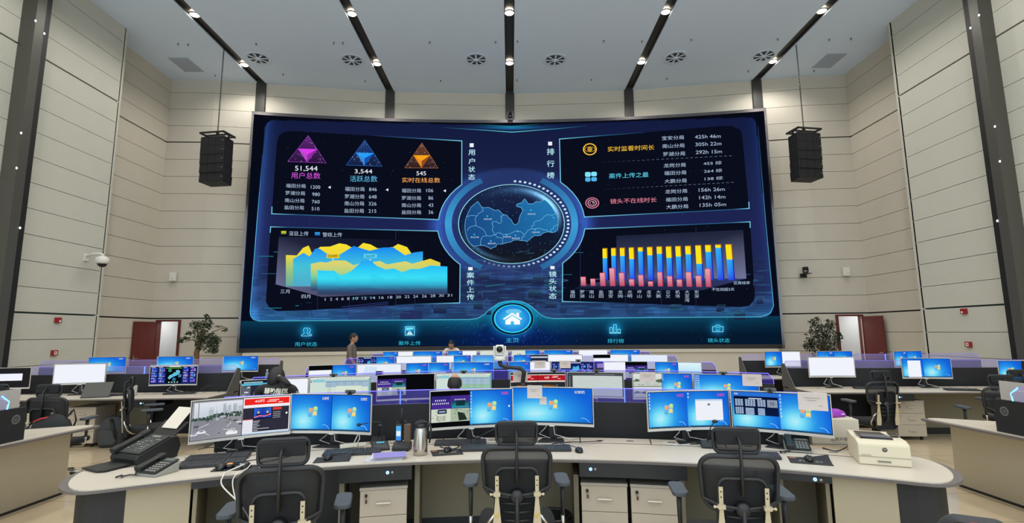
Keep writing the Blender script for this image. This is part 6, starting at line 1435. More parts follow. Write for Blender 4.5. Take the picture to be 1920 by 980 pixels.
# fax machine
FX = mat('fax_black', (44, 45, 42), .5); FXD = mat('fax_dark', (28, 28, 28), .5); PAPER = mat('paper_white', (222, 208, 190), .8)
r = empty('fax_machine', (-2.82, 4.12, ZD), rad(-22), 'black fax machine with a white sheet standing in its feeder', 'fax machine')
mb = MB(); side_ = [(-.19, 0), (.17, 0), (.20, .10), (.17, .19), (.10, .195), (-.19, .085), (-.205, .05)]
mb.prism(side_, -.18, .18, 'x'); mb.build('body', FXD, r, bevel=.012)
sl = atan2(.11, .29)
def FXM(u, v, w): # on the sloping top; u across, v up the slope, w off it
    return (u, -.18+v*cos(sl)-w*sin(sl), .09+v*sin(sl)+w*cos(sl))
def fxbox(mb, u0, u1, v0, v1, w0, w1):
    vs = [FXM(u, v, w) for w in (w0, w1) for u, v in ((u0, v0), (u1, v0), (u1, v1), (u0, v1))]
    mb.add(vs, [(0, 3, 2, 1), (4, 5, 6, 7), (0, 1, 5, 4), (1, 2, 6, 5), (2, 3, 7, 6), (3, 0, 4, 7)])
mb = MB(); fxbox(mb, -.09, .175, .0, .29, 0, .012); mb.build('control_panel', FX, r, bevel=.003)
mb = MB(); fxbox(mb, -.165, -.10, -.02, .30, .012, .045); fxbox(mb, -.17, -.095, -.03, .05, .0, .05); fxbox(mb, -.17, -.095, .23, .31, .0, .05); mb.build('handset', FXD, r, bevel=.012)
A_ = Art(lambda u, v, l: FXM(u, v, .0125+.0004*l)); c = (176, 172, 160)
for i in range(7):
    for j in range(7): A_.rect(-.075+i*.034, .03+j*.03, -.075+i*.034+.020, .03+j*.03+.013, random.choice([(110, 110, 104), (90, 92, 88), (150, 148, 138), (70, 70, 68)]), 1)
A_.rect(-.02, .25, .09, .275, (120, 130, 116), 1); A_.build('printed_keys', M_PRINT, r)
mb = MB(); mb.add([(-.15, .13, .18), (.15, .13, .18), (.17, .27, .30), (-.17, .27, .30), (-.15, .14, .175), (.15, .14, .175), (.17, .28, .295), (-.17, .28, .295)], [(0, 3, 2, 1), (4, 5, 6, 7), (0, 1, 5, 4), (1, 2, 6, 5), (2, 3, 7, 6), (3, 0, 4, 7)]); mb.build('feeder_tray', FXD, r)
mb = MB(); mb.add([(-.10, .19, .245), (.11, .19, .245), (.125, .34, .42), (-.085, .34, .42), (-.10, .192, .243), (.11, .192, .243), (.125, .342, .418), (-.085, .342, .418)], [(0, 3, 2, 1), (4, 5, 6, 7), (0, 1, 5, 4), (1, 2, 6, 5), (2, 3, 7, 6), (3, 0, 4, 7)]); mb.build('paper_sheet', PAPER, r)
mb = MB(); mb.prism([(-.15, -.20), (.13, -.20), (.15, -.42), (.10, -.46), (-.14, -.44)], .008, .018); mb.build('output_tray', FXD, r); r.scale = (.84, .84, .84)
# desk phones
def phone(x, y, a, lb, sc=1.):
    r = empty('desk_phone', (x, y, ZD), rad(a), lb, 'telephone', 'desk telephones'); t = rad(16)
    def S(u, v, w): return (u*sc, (v*cos(t)-w*sin(t))*sc, (.022+(v+.09)*sin(t)+w*cos(t))*sc)
    def bx(mb, u0, u1, v0, v1, w0, w1):
        vs = [S(u, v, w) for w in (w0, w1) for u, v in ((u0, v0), (u1, v0), (u1, v1), (u0, v1))]; mb.add(vs, [(0, 3, 2, 1), (4, 5, 6, 7), (0, 1, 5, 4), (1, 2, 6, 5), (2, 3, 7, 6), (3, 0, 4, 7)])
    mb = MB(); mb.prism([(-.088*sc, 0), (.088*sc, 0), (.088*sc, .068*sc), (-.09*sc, .012*sc)], -.095*sc, .095*sc, 'x'); mb.build('base', mat('phone_grey', (150, 148, 140), .5), r, bevel=.004)
    mb = MB(); bx(mb, -.093, .093, -.092, .092, .0, .012); mb.build('top_shell', FXD, r, bevel=.004)
    mb = MB(); bx(mb, -.085, -.035, -.095, .10, .022, .040); bx(mb, -.088, -.032, -.10, -.045, .008, .042); bx(mb, -.088, -.032, .05, .105, .008, .042); mb.build('handset', FXD, r, bevel=.010)
    A_ = Art(lambda u, v, l: S(u, v, .0122+.0004*l)); A_.rect(-.01, .055, .08, .085, (92, 98, 92), 1)
    for i in range(4):
        for j in range(5): A_.rect(-.012+i*.024, -.08+j*.025, -.012+i*.024+.016, -.08+j*.025+.012, (150, 148, 136), 1)
    A_.build('keypad', M_PRINT, r)
    mb = MB(); P = [S(-.06, -.10, .02)]
    for k in range(9): P.append((-.07*sc-.035*sin(k*pi/8)*1.5-k*.004, (-.10-.02*k*(1 if k < 5 else .4))*sc, .008+.004*(k % 2)))
    mb.tube(P, .0055, 6); mb.build('cord', FXD, r); return r
phone(-2.46, 3.72, -18, 'black desk telephone with a looped cord beside the fax machine'); phone(2.27, 4.23, -22, 'black desk telephone behind the curled mouse pad', .95)
# conference microphone consoles
r = empty('conference_unit', (-1.09, 4.42, ZD), rad(18), 'black conference unit with a blue display left of the radio charger', 'conference unit')
mb = MB(); mb.prism([(-.085, 0), (.085, 0), (.085, .045), (-.085, .018)], -.07, .07, 'x'); mb.build('base', FXD, r, bevel=.006)
A_ = Art(lambda u, v, l: (u, v, .032+v*.159+.001*l)); A_.rect(-.03, .03, .035, .065, (70, 160, 190), 1)
for i in range(5):
    for j in range(3): A_.rect(-.055+i*.022, -.065+j*.022, -.043+i*.022, -.055+j*.022, (110, 110, 108), 1)
A_.build('display_and_keys', M_PRINT, r)
mb = MB(); mb.tube([(.02, .075, .04), (.02, .08, .16), (.0, .08, .20), (-.06, .075, .205), (-.17, .07, .19)], .004, 8); g = mb.build('gooseneck', FXD, r)
mb = MB(); mb.sph((-.175, .07, .19), (.018, .014, .014), 12, 8); mb.build('microphone', FXD, g)
def goose(x, y, a, lb, pts, head):
    r = empty('desk_microphone', (x, y, ZD), rad(a), lb, 'microphone', 'gooseneck microphones')
    mb = MB(); mb.prism([(-.07, 0), (.05, 0), (.05, .05), (-.07, .022)], -.06, .06, 'x'); mb.build('base', FXD, r, bevel=.008)
    mb = MB(); mb.tube(pts, .0045, 8); g = mb.build('gooseneck', FXD, r); mb = MB(); mb.sph(head, (.024, .018, .015), 14, 8); mb.build('microphone', FXD, g); return r
goose(1.62, 4.38, -14, 'square black base microphone left of the right chair headrest', [(0, .03, .045), (.01, .03, .10), (.03, .02, .16), (.055, .0, .20)], (.06, -.005, .205))
goose(-1.17, 4.66, 10, 'small gooseneck microphone under the split blue monitor', [(0, .03, .045), (.005, .03, .09), (.01, .0, .13)], (.01, -.005, .14))
r = empty('desk_microphone', (-.02, 4.62, ZD), 0, 'low gooseneck microphone stretching left behind the middle chair', 'microphone', 'gooseneck microphones')
mb = MB(); mb.prism([(-.05, 0), (.05, 0), (.05, .05), (-.05, .02)], -.06, .06, 'x'); mb.build('base', FXD, r, bevel=.008)
mb = MB(); mb.tube([(0, 0, .04), (-.03, -.02, .12), (-.12, -.06, .13), (-.25, -.12, .075)], .0045, 8); g = mb.build('gooseneck', FXD, r); mb = MB(); mb.sph((-.27, -.13, .065), (.03, .02, .018), 14, 8); mb.build('microphone', FXD, g)
# radio charger with two handsets
r = empty('radio_charger', (-.90, 4.36, ZD), rad(-6), 'double radio charging dock with one lit handset beside the jug', 'radio charger')
mb = MB(); mb.prism([(-.05, 0), (.06, 0), (.06, .06), (.0, .065), (-.05, .03)], -.07, .07, 'x'); mb.build('dock', FXD, r, bevel=.008)
for x, lit in ((-.03, 1), (.04, 0)):
    mb = MB(); mb.box(x-.027, x+.027, .0, .035, .05, .205); hs = mb.build('handset', FXD if lit else mat('radio_brown', (92, 72, 52), .5), r, bevel=.006)
    mb = MB(); mb.tube([(x+.017*(-1 if not lit else 1), .018, .20), (x+.017*(-1 if not lit else 1), .018, .235 if not lit else .33)], [.008, .004], 10); mb.cyl((x-.014, .018, .205), (x-.014, .018, .222), .008, n=10); mb.build('antenna', BLK, hs)
    if lit:
        A_ = Art(lambda u, v, l: (x+u, -.0015-.0005*l, v)); A_.rect(-.021, .075, .021, .19, (60, 140, 225), 1, (90, 180, 240)); A_.rect(-.018, .11, .018, .15, (226, 240, 250), 2); A_.build('screen', M_MON, hs)
# vacuum jug
STL = mat('brushed_steel', (190, 182, 172), .25, .95)
r = empty('vacuum_jug', (-.72, 4.20, ZD), rad(8), 'stainless steel vacuum jug with a black lid', 'vacuum jug')
mb = MB(); mb.lathe([(0, 0), (.052, 0), (.055, .004), (.0555, .05), (.054, .12), (.048, .17), (.041, .20), (.039, .205), (0, .205)], 36); mb.build('body', STL, r)
mb = MB(); mb.lathe([(.040, .203), (.040, .225), (.034, .235), (.0, .237)], 30); mb.prism([(-.05, .235), (-.035, .25), (0, .262), (.035, .255), (.05, .248), (.035, .240), (0, .236), (-.03, .226)], -.016, .016, 'y'); mb.build('lid', BLK, r, bevel=.003)
mb = MB(); mb.tube([(.036, 0, .225), (.065, 0, .235), (.08, 0, .20), (.078, 0, .14), (.068, 0, .085)], [.010, .011, .011, .010, .008], 10, sq=.8); mb.build('handle', BLK, r)
# folders
r = empty('paper_folder', (-.955, 4.10, ZD), rad(12), 'purple document folder with papers showing at its edges', 'folder')
mb = MB(); mb.prism([(-.17, -.10), (.11, -.11), (.12, .07), (-.15, .08)], 0, .003); mb.build('lower_papers', mat('paper_bluish', (186, 186, 196), .7), r)
mb = MB()
for k in range(4): mb.cb((-.0+.004*k, .012+.003*k, .006+.004*k), (.25, .165, .003), rad(2*k-3))
mb.build('sheets', mat('paper_offwhite', (214, 208, 200), .7), r, ); mb = MB(); mb.prism([(-.10, -.09), (.145, -.085), (.13, .085), (-.11, .08)], .021, .024); mb.build('cover', mat('folder_purple', (146, 136, 204), .45), r, bevel=.0015)
# printer
PRW = mat('printer_white', (214, 202, 174), .5)
r = empty('laser_printer', (2.645, 3.985, ZD), rad(-13), 'cream laser printer at the right end of the foreground console', 'printer')
r.location = (2.69, 3.915, ZD); r.scale = (.861, 1.12, .80); r.rotation_euler.z = rad(-23)
w, d, h = .36, .34, .215
mb = MB(); mb.prism([(-.17, 0), (.17, 0), (.17, h), (.10, h+.004), (.02, h-.012), (-.10, h-.01), (-.165, h-.03), (-.17, h-.05)], -w/2, w/2, 'x'); mb.build('body', PRW, r, bevel=.008)
mb = MB(); mb.box(-w/2+.0, w/2-.0, -.1735, -.17, .070, .0725); mb.box(-w/2+.02, -w/2+.09, -.1728, -.17, .082, .085); mb.build('seam', mat('seam_grey', (140, 132, 112), .6), r)
mb = MB(); mb.box(-.05, .04, -.176, -.165, .030, .040); mb.build('tray_handle', mat('printer_slot', (120, 112, 96), .6), r)
mb = MB(); mb.prism([(-.14, -.10), (.09, -.10), (.06, .12), (-.14, .12)], h-.012, h+.0055); mb.build('output_recess', BLKG, r)
mb = MB(); mb.prism([(-.12, -.09), (.08, -.09), (.06, .0), (-.12, .0)], h-.0, h+.0075); mb.build('paper_stop', mat('tray_grey', (96, 98, 104), .4), r)
mb = MB(); mb.cb((.135, .05, h+.004), (.06, .10, .012), 0, rad(6)); mb.build('control_display', BLKG, r, bevel=.003)
A_ = Art(lambda u, v, l: (u, -.1710-.0006*l, v)); A_.ell(.005, .135, .0185, .0185, (60, 56, 54), 1, 30); A_.text('hp', -.007, .129, .017, .129, .019, (206, 196, 172), 2, .0)
A_.build('maker_logo', M_PRINT, r)
# carton and purple package
CTN = mat('carton_white', (196, 184, 162), .7)
r = empty('cardboard_box', (2.69, 4.46, ZD), rad(-8), 'white printed carton behind the printer with a purple package on top', 'box')
mb = MB(); mb.box(-.20, .17, -.11, .11, 0, .215); mb.build('carton', CTN, r, bevel=.003)
A_ = Art(lambda u, v, l: (u, -.1112-.0005*l, v)); A_.text('品质升级', -.055, .040, .075, .047, .030, (70, 62, 54), 1, .0); A_.rect(-.05, .030, .06, .032, (120, 110, 96), 1)
A_.line([(.080, .024), (.098, .042), (.108, .034), (.138, .074)], .007, (50, 44, 40), 1); A_.poly([(.150, .092), (.122, .080), (.141, .062)], (50, 44, 40), 1); A_.rect(-.2, .015, .16, .019, (60, 54, 48), 1)
A_.build('printing', M_PRINT, r)
r = empty('plastic_package', (2.70, 4.50, ZD+.2155), rad(6), 'glossy purple plastic package lying on the white carton', 'package')
mb = MB(); n = 24; vs = []
for (sc, z) in ((.9, 0), (1., .012), (.92, .035), (.6, .056), (.2, .062)):
    for i in range(n): a = 2*pi*i/n; vs.append(((.165*sc+.012*sin(5*a))*cos(a), (.075*sc+.008*sin(7*a))*sin(a), z+.003*sin(6*a)*(z > 0)))
fs = [(j*n+i, j*n+(i+1) % n, (j+1)*n+(i+1) % n, (j+1)*n+i) for j in range(4) for i in range(n)]+[tuple(range(n))[::-1], tuple(4*n+i for i in range(n))]
mb.add(vs, fs, True); mb.build('wrapping', mat('package_purple', (146, 50, 168), .25), r)
A_ = Art(lambda u, v, l: (u, -.074+.05*(v/.05), v*1.0+.006+.001*l)); [A_.rect(-.08+.016*k, .012, -.072+.016*k, .028+.006*(k % 3), (212, 160, 222), 2) for k in range(9)]; A_.rect(.075, .014, .11, .032, (230, 214, 236), 2); A_.build('printing', M_PRINT, r)
# loose cables and adapters on the desk
def cable(name, pts, rr, mt, lb, grp='loose cables on the foreground console'):
    o = MB(); P = [Vector(p) for p in pts]; Q = []
    for i in range(len(P)-1):
        a, b, c_, d_ = P[max(i-1, 0)], P[i], P[i+1], P[min(i+2, len(P)-1)]
        for k in range(6):
            t = k/6; Q.append(.5*((2*b)+(-a+c_)*t+(2*a-5*b+4*c_-d_)*t*t+(-a+3*b-3*c_+d_)*t**3))
    Q.append(P[-1]); o.tube(Q, rr, 6); o = o.build(name, mt); tag(o, lb, 'cable', grp); return o
z = ZD+.004
cable('white_cable', [(-1.95, 3.84, z+.02), (-1.90, 3.80, z+.03), (-1.96, 3.69, z+.008), (-1.95, 3.635, z+.004), (-1.94, 3.60, .70), (-1.80, 3.585, .58), (-1.72, 3.57, .48)], .0045, WHT, 'white cable drooping over the desk edge left of the left chair')
cable('white_cable', [(-1.88, 3.86, z+.02), (-1.86, 3.76, z+.01), (-1.87, 3.655, z+.006), (-1.88, 3.62, .70), (-1.80, 3.58, .52), (-1.74, 3.57, .38), (-1.84, 3.56, .24)], .004, WHT, 'long white cable hanging to the floor beside the left chair')
cable('black_cable', [(2.5, 4.28, z+.002), (2.56, 4.18, z), (2.72, 4.22, z+.05), (2.86, 4.30, z+.02)], .005, BLK, 'black cable running behind the printer in front of the white carton')
cable('black_cable', [(-.60, 4.45, z), (-.50, 4.36, z), (-.44, 4.46, z), (-.52, 4.55, z)], .004, BLK, 'thin black cable looping behind the dark mat by the jug')
cable('grey_cable', [(.56, 4.29, z), (.50, 4.45, z), (.40, 4.55, z), (.30, 4.62, z)], .003, mat('cable_grey', (90, 90, 90), .5), 'thin mouse cable right of the middle chair')
cable('white_cable', [(1.35, 4.58, z), (1.28, 4.50, z), (1.40, 4.44, z), (1.56, 4.50, z)], .004, WHT, 'white cable loop left of the square base microphone')
zz = ZD+.004
for k, (P_, mt_, lb_) in enumerate((([(-2.60, 4.42, zz), (-2.45, 4.36, zz+.03), (-2.32, 4.42, zz), (-2.15, 4.34, zz)], BLK, 'black cable between the fax machine and the street view monitor'),
        ([(-2.02, 4.28, zz), (-1.92, 4.12, zz), (-2.0, 4.0, zz), (-1.96, 3.9, zz)], BLK, 'thin black cable falling towards the puck and mice'),
        ([(-1.80, 4.40, zz), (-1.72, 4.22, zz), (-1.78, 4.08, zz), (-1.86, 3.90, zz+.01)], BLK, 'thin black cable beside the left chair headrest'),
        ([(.78, 4.62, zz), (.62, 4.50, zz+.02), (.50, 4.60, zz), (.34, 4.52, zz)], BLK, 'black cable under the wide blue desktop monitor'),
        ([(-8.35, 8.40, zz), (-8.1, 8.25, zz+.02), (-7.95, 8.38, zz), (-7.75, 8.22, zz+.02), (-7.5, 8.36, zz)], WHT, 'tangled white cable at the outer end of the left side console'),
        ([(-8.2, 8.2, zz), (-8.0, 8.35, zz+.02), (-7.85, 8.2, zz), (-7.65, 8.34, zz)], WHT, 'second white cable tangled on the left side console'),
        ([(-5.0, 8.3, zz), (-4.9, 8.45, zz+.12), (-4.82, 8.5, zz+.10), (-4.78, 8.6, zz)], BLK, 'black cable arching at the inner end of the left side console'))):
    cable(('black_cable', 'white_cable')[mt_ is WHT], P_, .0035, mt_, lb_, 'loose cables on the desks')
r = empty('power_adapter', (-1.33, 4.48, ZD), rad(25), 'white cable adapter block below the split blue monitor', 'adapter')
mb = MB(); mb.box(-.11, .03, -.02, .02, .002, .03); mb.build('body', mat('adapter_cream', (206, 200, 182), .5), r, bevel=.004); mb = MB(); mb.box(.035, .10, -.018, .018, .002, .028); mb.build('plug', mat('adapter_cream', (206, 200, 182), .5), r, bevel=.004)
mb = MB(); mb.tube([(0, 0, .03), (.03, .01, .09), (.045, .02, .11), (.05, .02, .06), (.03, .01, .03)], .004, 6); mb.build('lead', WHT, r)
# tracking camera on its arm behind the third row
r = empty('swivel_mount', (-.05, 6.55+1.36, 0), 0, 'black articulated desk arm carrying the white tracking camera', 'camera arm')
mb = MB(); mb.cyl((.20, -1.05, .75), (.20, -1.05, 1.05), .025, n=14); mb.tube([(.20, -1.05, 1.05), (.22, -1.05, 1.18), (.17, -1.05, 1.225), (-.04, -1.05, 1.245), (-.09, -1.05, 1.27), (-.10, -1.05, 1.325)], [.028, .03, .028, .022, .026, .03], 12); mb.cyl((.20, -1.05, .752), (.20, -1.05, .77), .07, n=20); mb.build('arm', BLK, r)
ptz((-.15, 6.86, 1.327), 0, 'white tracking camera held above the desks before the video wall', WHT)
# left side: laptop, cups, backpack, bag
r = empty('laptop', (-6.32, 8.30, ZD), rad(20), 'open dark laptop on the left side console, seen from its back', 'laptop')
r.location = (-6.42, 8.16, ZD)
mb = MB(); mb.prism(rrect(.36, .24, .01, 2), 0, .016); mb.build('base', mat('laptop_dark', (56, 55, 52), .4), r, bevel=.002)
mb = MB(); mb.add([(-.18, -.10, .016), (.18, -.10, .016), (.18, .06, .22), (-.18, .06, .22), (-.18, -.09, .014), (.18, -.09, .014), (.18, .07, .218), (-.18, .07, .218)], [(0, 1, 2, 3), (7, 6, 5, 4), (0, 4, 5, 1), (1, 5, 6, 2), (2, 6, 7, 3), (3, 7, 4, 0)]); mb.build('screen_lid', mat('laptop_lid', (72, 70, 64), .45), r)
GLS = mixmat('clear_glass', (190, 190, 180), .35, .1)
for k, (x, y, hh, lb) in enumerate(((-5.95, 8.30, .16, 'taller glass cup on the left side console by the laptop'), (-5.90, 8.22, .10, 'short glass cup on the left side console by the laptop'))):
    o = MB(); o.lathe([(0, 0), (.03, 0), (.036, .01), (.036, hh), (.033, hh), (.033, .012), (0, .012)], 20); o = o.build('glass_cup', GLS); o.location = (x, y, ZD); tag(o, lb, 'cup', 'glass cups')
r = empty('water_bottle', (-5.02, 10.75, ZD), 0, 'clear plastic water bottle on the rear left console near its inner end', 'bottle')
mb = MB(); mb.lathe([(0, 0), (.03, 0), (.033, .01), (.033, .12), (.03, .15), (.014, .185), (.013, .2), (0, .2)], 18); mb.build('body', mixmat('bottle_plastic', (150, 160, 190), .55, .1), r); mb = MB(); mb.lathe([(0, .198), (.016, .198), (.016, .222), (0, .224)], 14); mb.build('cap', WHT, r)
BAG = mat('bag_grey', (64, 66, 66), .85, noise=.1, nscale=60); BAGB = mat('bag_black', (22, 22, 23), .7)
r = empty('backpack', (-6.18, 8.22, 0), rad(10), 'dark grey backpack standing on the floor beside the left drawer cabinet', 'backpack')
mb = MB(); n = 20; vs = []
for (sx_, sy, z) in ((.85, .85, 0), (1., 1., .03), (1.04, 1.02, .18), (.98, .95, .32), (.80, .75, .41), (.5, .45, .45)):
    for i in range(n): a = 2*pi*i/n; c_, s_ = cos(a), sin(a); vs.append((.165*sx_*abs(c_)**.7*(1 if c_ > 0 else -1), .10*sy*abs(s_)**.7*(1 if s_ > 0 else -1), z))
fs = [(j*n+i, j*n+(i+1) % n, (j+1)*n+(i+1) % n, (j+1)*n+i) for j in range(5) for i in range(n)]+[tuple(range(n))[::-1], tuple(5*n+i for i in range(n))]
mb.add(vs, fs, True); mb.build('body', BAG, r)
mb = MB(); mb.prism([(x, .15+z*1.0) for x, z in rrect(.25, .22, .05, 4)], -.145, -.09, 'y'); mb.build('front_pocket', BAG, r, bevel=.02)
mb = MB(); mb.tube([(.02, -.09, .42), (.06, -.15, .38), (.10, -.165, .28), (.12, -.13, .12)], [.02, .024, .022, .012], 8, sq=.4); mb.build('shoulder_strap', BAGB, r)
mb = MB(); mb.tube([(-.04, 0, .44), (-.02, 0, .475), (.03, 0, .475), (.05, 0, .44)], .008, 6); mb.build('carry_handle', BAGB, r)
r = empty('shoulder_bag', (-5.42, 5.55, .9), rad(8), 'black bag with a red trim lying across the chair and desk at left', 'bag')
r.location = (-5.22, 5.97, .52); r.scale = (.95, .75, 1.55)
mb = MB(); n = 24; vs = []
for (sc, z) in ((.85, 0), (1., .03), (1., .08), (.85, .13), (.5, .165), (.15, .175)):
    for i in range(n): a = 2*pi*i/n; vs.append((.26*sc*cos(a)*(1+.05*sin(3*a)), .13*sc*sin(a), z*(1+.15*cos(a))))
fs = [(j*n+i, j*n+(i+1) % n, (j+1)*n+(i+1) % n, (j+1)*n+i) for j in range(5) for i in range(n)]+[tuple(range(n))[::-1], tuple(5*n+i for i in range(n))]
mb.add(vs, fs, True); mb.build('body', BAGB, r)
mb = MB(); mb.tube([(-.12, -.075, .148), (-.05, -.07, .168), (.02, -.05, .176)], .006, 6); mb.build('red_trim', mat('trim_red', (190, 50, 44), .5), r)
mb = MB(); mb.tube([(-.14, -.118, .07), (-.12, -.10, .13)], .004, 6); mb.build('zip_pull', STEEL, r)
mb = MB(); mb.tube([(.15, 0, .14), (.24, .05, .22), (.26, .08, .14), (.22, .1, .08)], .010, 8); mb.build('strap', BAGB, r)
# waste bin
r = empty('waste_bin', (.318, 4.24, 0), 0, 'black round waste bin under the foreground console by the middle chair', 'bin')
mb = MB(); mb.lathe([(0, 0), (.11, 0), (.14, .27), (.146, .275), (.134, .28), (.106, .01), (0, .01)], 28); mb.build('body', BLK, r); mb = MB(); mb.lathe([(.138, .272), (.150, .272), (.150, .29), (.138, .29), (.138, .272)], 28); mb.build('rim', BLKG, r)
# paper and red cup at far left etc.
for x, y, a, w, h, lb in ((-4.80, 5.02, 10, .21, .15, 'white paper sheet on the nearest left console'),):
    o = MB(); o.prism([(-w/2, -h/2), (w/2, -h/2), (w/2, h/2), (-w/2, h/2)], 0, .002); o = o.build('paper_sheet', PAPER); o.location = (x, y, ZD); o.rotation_euler.z = rad(a); tag(o, lb, 'paper')
# ------------------------------------------------------------------ plants
LEAFA = mat('leaf_green', (46, 62, 34), .6, noise=.35, nscale=8); LEAFB = mat('leaf_dark', (34, 48, 28), .6, noise=.35, nscale=8); BARK = mat('bark', (112, 84, 58), .8, noise=.2, nscale=30, bump=.4); POT = mat('pot_white', (190, 186, 178), .4)
def leaves(mb, c, rx, rz, n, size=.07, droop=.6, ry=None):
    ry = ry or rx
    for _ in range(n):
        while True:
            u = [random.uniform(-1, 1) for _ in range(3)]
            if sum(k*k for k in u) < 1: break
        p = Vector((c[0]+u[0]*rx, c[1]+u[1]*ry, c[2]+u[2]*rz)); a = random.uniform(0, 2*pi); dn = -droop*random.uniform(.3, 1.2)
        d = Vector((cos(a), sin(a), dn)).normalized(); s = d.cross(Vector((0, 0, 1)))
        if s.length < .1: s = Vector((1, 0, 0))
        s.normalize(); L_ = size*random.uniform(.8, 1.35); w = L_*.26; up = s.cross(d)*w*.4
        mb.add([p, p+d*L_*.45+s*w-up, p+d*L_, p+d*L_*.45-s*w-up, p+d*L_*.5+up*.6], [(0, 1, 4), (1, 2, 4), (2, 3, 4), (3, 0, 4)])
def pX(px, py, Y=14.6): return (-8.72+(px-381)/66.6, 2.28-(py-587)/66.6)
r = empty('potted_tree', (-8.80, 14.6, 0), 0, 'leaning potted tree with drooping leaves left of the video wall', 'potted plant')
def loc(px, py): X, Z = pX(px, py); return Vector((X+8.80, 0, Z))
mb = MB(); mb.tube([(0, 0, .3), (-.02, 0, .8), loc(374, 660), loc(378, 640), loc(384, 615)], [.085, .08, .07, .06, .03], 10)
for e in ((350, 640), (366, 604), (398, 612), (410, 650), (388, 592), (425, 612)): mb.tube([loc(378, 642), loc((378+e[0])/2, (642+e[1])/2-6), loc(*e)], [.025, .015, .006], 6)
mb.build('trunk', BARK, r)
mb = MB()
for (x, y, a, b, n) in ((380, 618, 15, 22, 420), (366, 606, 9, 8, 120), (392, 604, 8, 12, 140), (384, 640, 14, 14, 260), (404, 642, 11, 13, 260), (408, 655, 6, 6, 80), (400, 628, 10, 8, 120), (350, 632, 9, 4, 70), (343, 636, 5, 4, 50), (357, 622, 5, 5, 50), (388, 592, 4, 4, 30), (387, 588, 5, 2, 18), (412, 610, 7, 2, 26), (424, 616, 5, 4, 36), (409, 636, 9, 7, 120), (396, 656, 6, 3, 30)):
    c = loc(x, y); leaves(mb, c, a/66.6, b/66.6, n, .062, 1.0, max(.06, a/66.6*.9))
mb.build('foliage', LEAFA, r)
mb = MB(); mb.lathe([(0, 0), (.20, 0), (.26, .36), (.28, .38), (.24, .38), (.22, .30), (0, .30)], 24); mb.build('pot', POT, r)
def pR(px, py): return Vector((8.80+(px-1532)/66.6-8.80, 0, 2.07-(py-590)/66.6))
r = empty('potted_bush', (8.80, 14.6, 0), 0, 'dense potted bush with drooping leaves right of the video wall', 'potted plant')
mb = MB(); mb.tube([(0, 0, .3), (.01, 0, .8), (0, 0, 1.4)], [.06, .05, .03], 8)
for e in ((1512, 600), (1548, 600), (1505, 640), (1562, 640), (1532, 592)): mb.tube([(0, 0, 1.0), (pR(*e)+Vector((0, 0, 1.0)))/2+Vector((0, 0, .15)), pR(*e)], [.02, .012, .005], 6)
mb.build('trunk', BARK, r)
mb = MB()
for (x, y, a, b, n) in ((1533, 640, 27, 20, 900), (1530, 616, 22, 14, 420), (1518, 600, 9, 8, 110), (1549, 604, 9, 9, 140), (1524, 593, 4, 4, 26), (1560, 628, 9, 14, 180), (1505, 640, 9, 14, 170), (1532, 668, 27, 16, 400), (1499, 622, 4, 2, 14), (1497, 644, 5, 5, 30), (1545, 596, 5, 3, 20)):
    leaves(mb, pR(x, y), a/66.6, b/66.6, n, .062, 1.0, max(.06, a/66.6*.9))
mb.build('foliage', LEAFB, r)
mb = MB(); mb.lathe([(0, 0), (.20, 0), (.26, .36), (.28, .38), (.24, .38), (.22, .30), (0, .30)], 24); mb.build('pot', POT, r)
# ------------------------------------------------------------------ people
SKIN = mat('skin', (180, 132, 104), .55); HAIR = mat('hair_black', (20, 18, 17), .55, bump=.4, nscale=120)
def person(name_label, loc, rz, J, R_, E_, paint, mats, skin_lv=2):
    """one continuous skinned body: joints J, radii R_, edges E_; paint(co) picks the cloth of each face"""
    r = empty('person', loc, rz, name_label, 'person')
    keys = list(J); me = bpy.data.meshes.new('b'); me.from_pydata([J[k] for k in keys], [(keys.index(a), keys.index(b)) for a, b in E_], [])
    o = bpy.data.objects.new('b', me); COL.objects.link(o); md = o.modifiers.new('s', 'SKIN'); md.use_smooth_shade = True
    md.branch_smoothing = .6
    sv = me.skin_vertices[0].data
    for i, k in enumerate(keys):
        q = R_[k]; sv[i].radius = q if isinstance(q, tuple) else (q, q); sv[i].use_root = (k == 'pelvis')
    s2 = o.modifiers.new('u', 'SUBSURF'); s2.levels = skin_lv
    dg = bpy.context.evaluated_depsgraph_get(); dg.update(); body = bpy.data.meshes.new_from_object(o.evaluated_get(dg)); body.name = 'body'
    bpy.data.objects.remove(o)
    body.materials.clear()
    for m_ in mats: body.materials.append(m_)
    for p in body.polygons: p.material_index = paint(p.center); p.use_smooth = True
    b = bpy.data.objects.new('body', body); COL.objects.link(b); b.parent = r
    return r
def hand(J, R_, E_, wrist, tag_, d, side):
    """five short finger chains rooted in the palm"""
    d = Vector(d).normalized(); w = Vector(J[wrist]); s = Vector(side).normalized(); dn = d.cross(s)
    J[tag_+'palm'] = tuple(w+d*.07); R_[tag_+'palm'] = (.036, .018); E_.append((wrist, tag_+'palm'))
    for i, (off, l) in enumerate(((-.03, .06), (-.011, .075), (.009, .07), (.028, .055))):
        a = w+d*.105+s*off; J[tag_+'f%da' % i] = tuple(a); J[tag_+'f%db' % i] = tuple(a+d*l*.5+dn*.012); J[tag_+'f%dc' % i] = tuple(a+d*l*.85+dn*.035)
        for q in 'abc': R_[tag_+'f%d%s' % (i, q)] = .0088
        E_ += [(tag_+'palm', tag_+'f%da' % i), (tag_+'f%da' % i, tag_+'f%db' % i), (tag_+'f%db' % i, tag_+'f%dc' % i)]
    J[tag_+'t1'] = tuple(w+d*.05-s*.045); J[tag_+'t2'] = tuple(w+d*.085-s*.06+dn*.01); R_[tag_+'t1'] = .011; R_[tag_+'t2'] = .009; E_ += [(tag_+'palm', tag_+'t1'), (tag_+'t1', tag_+'t2')]
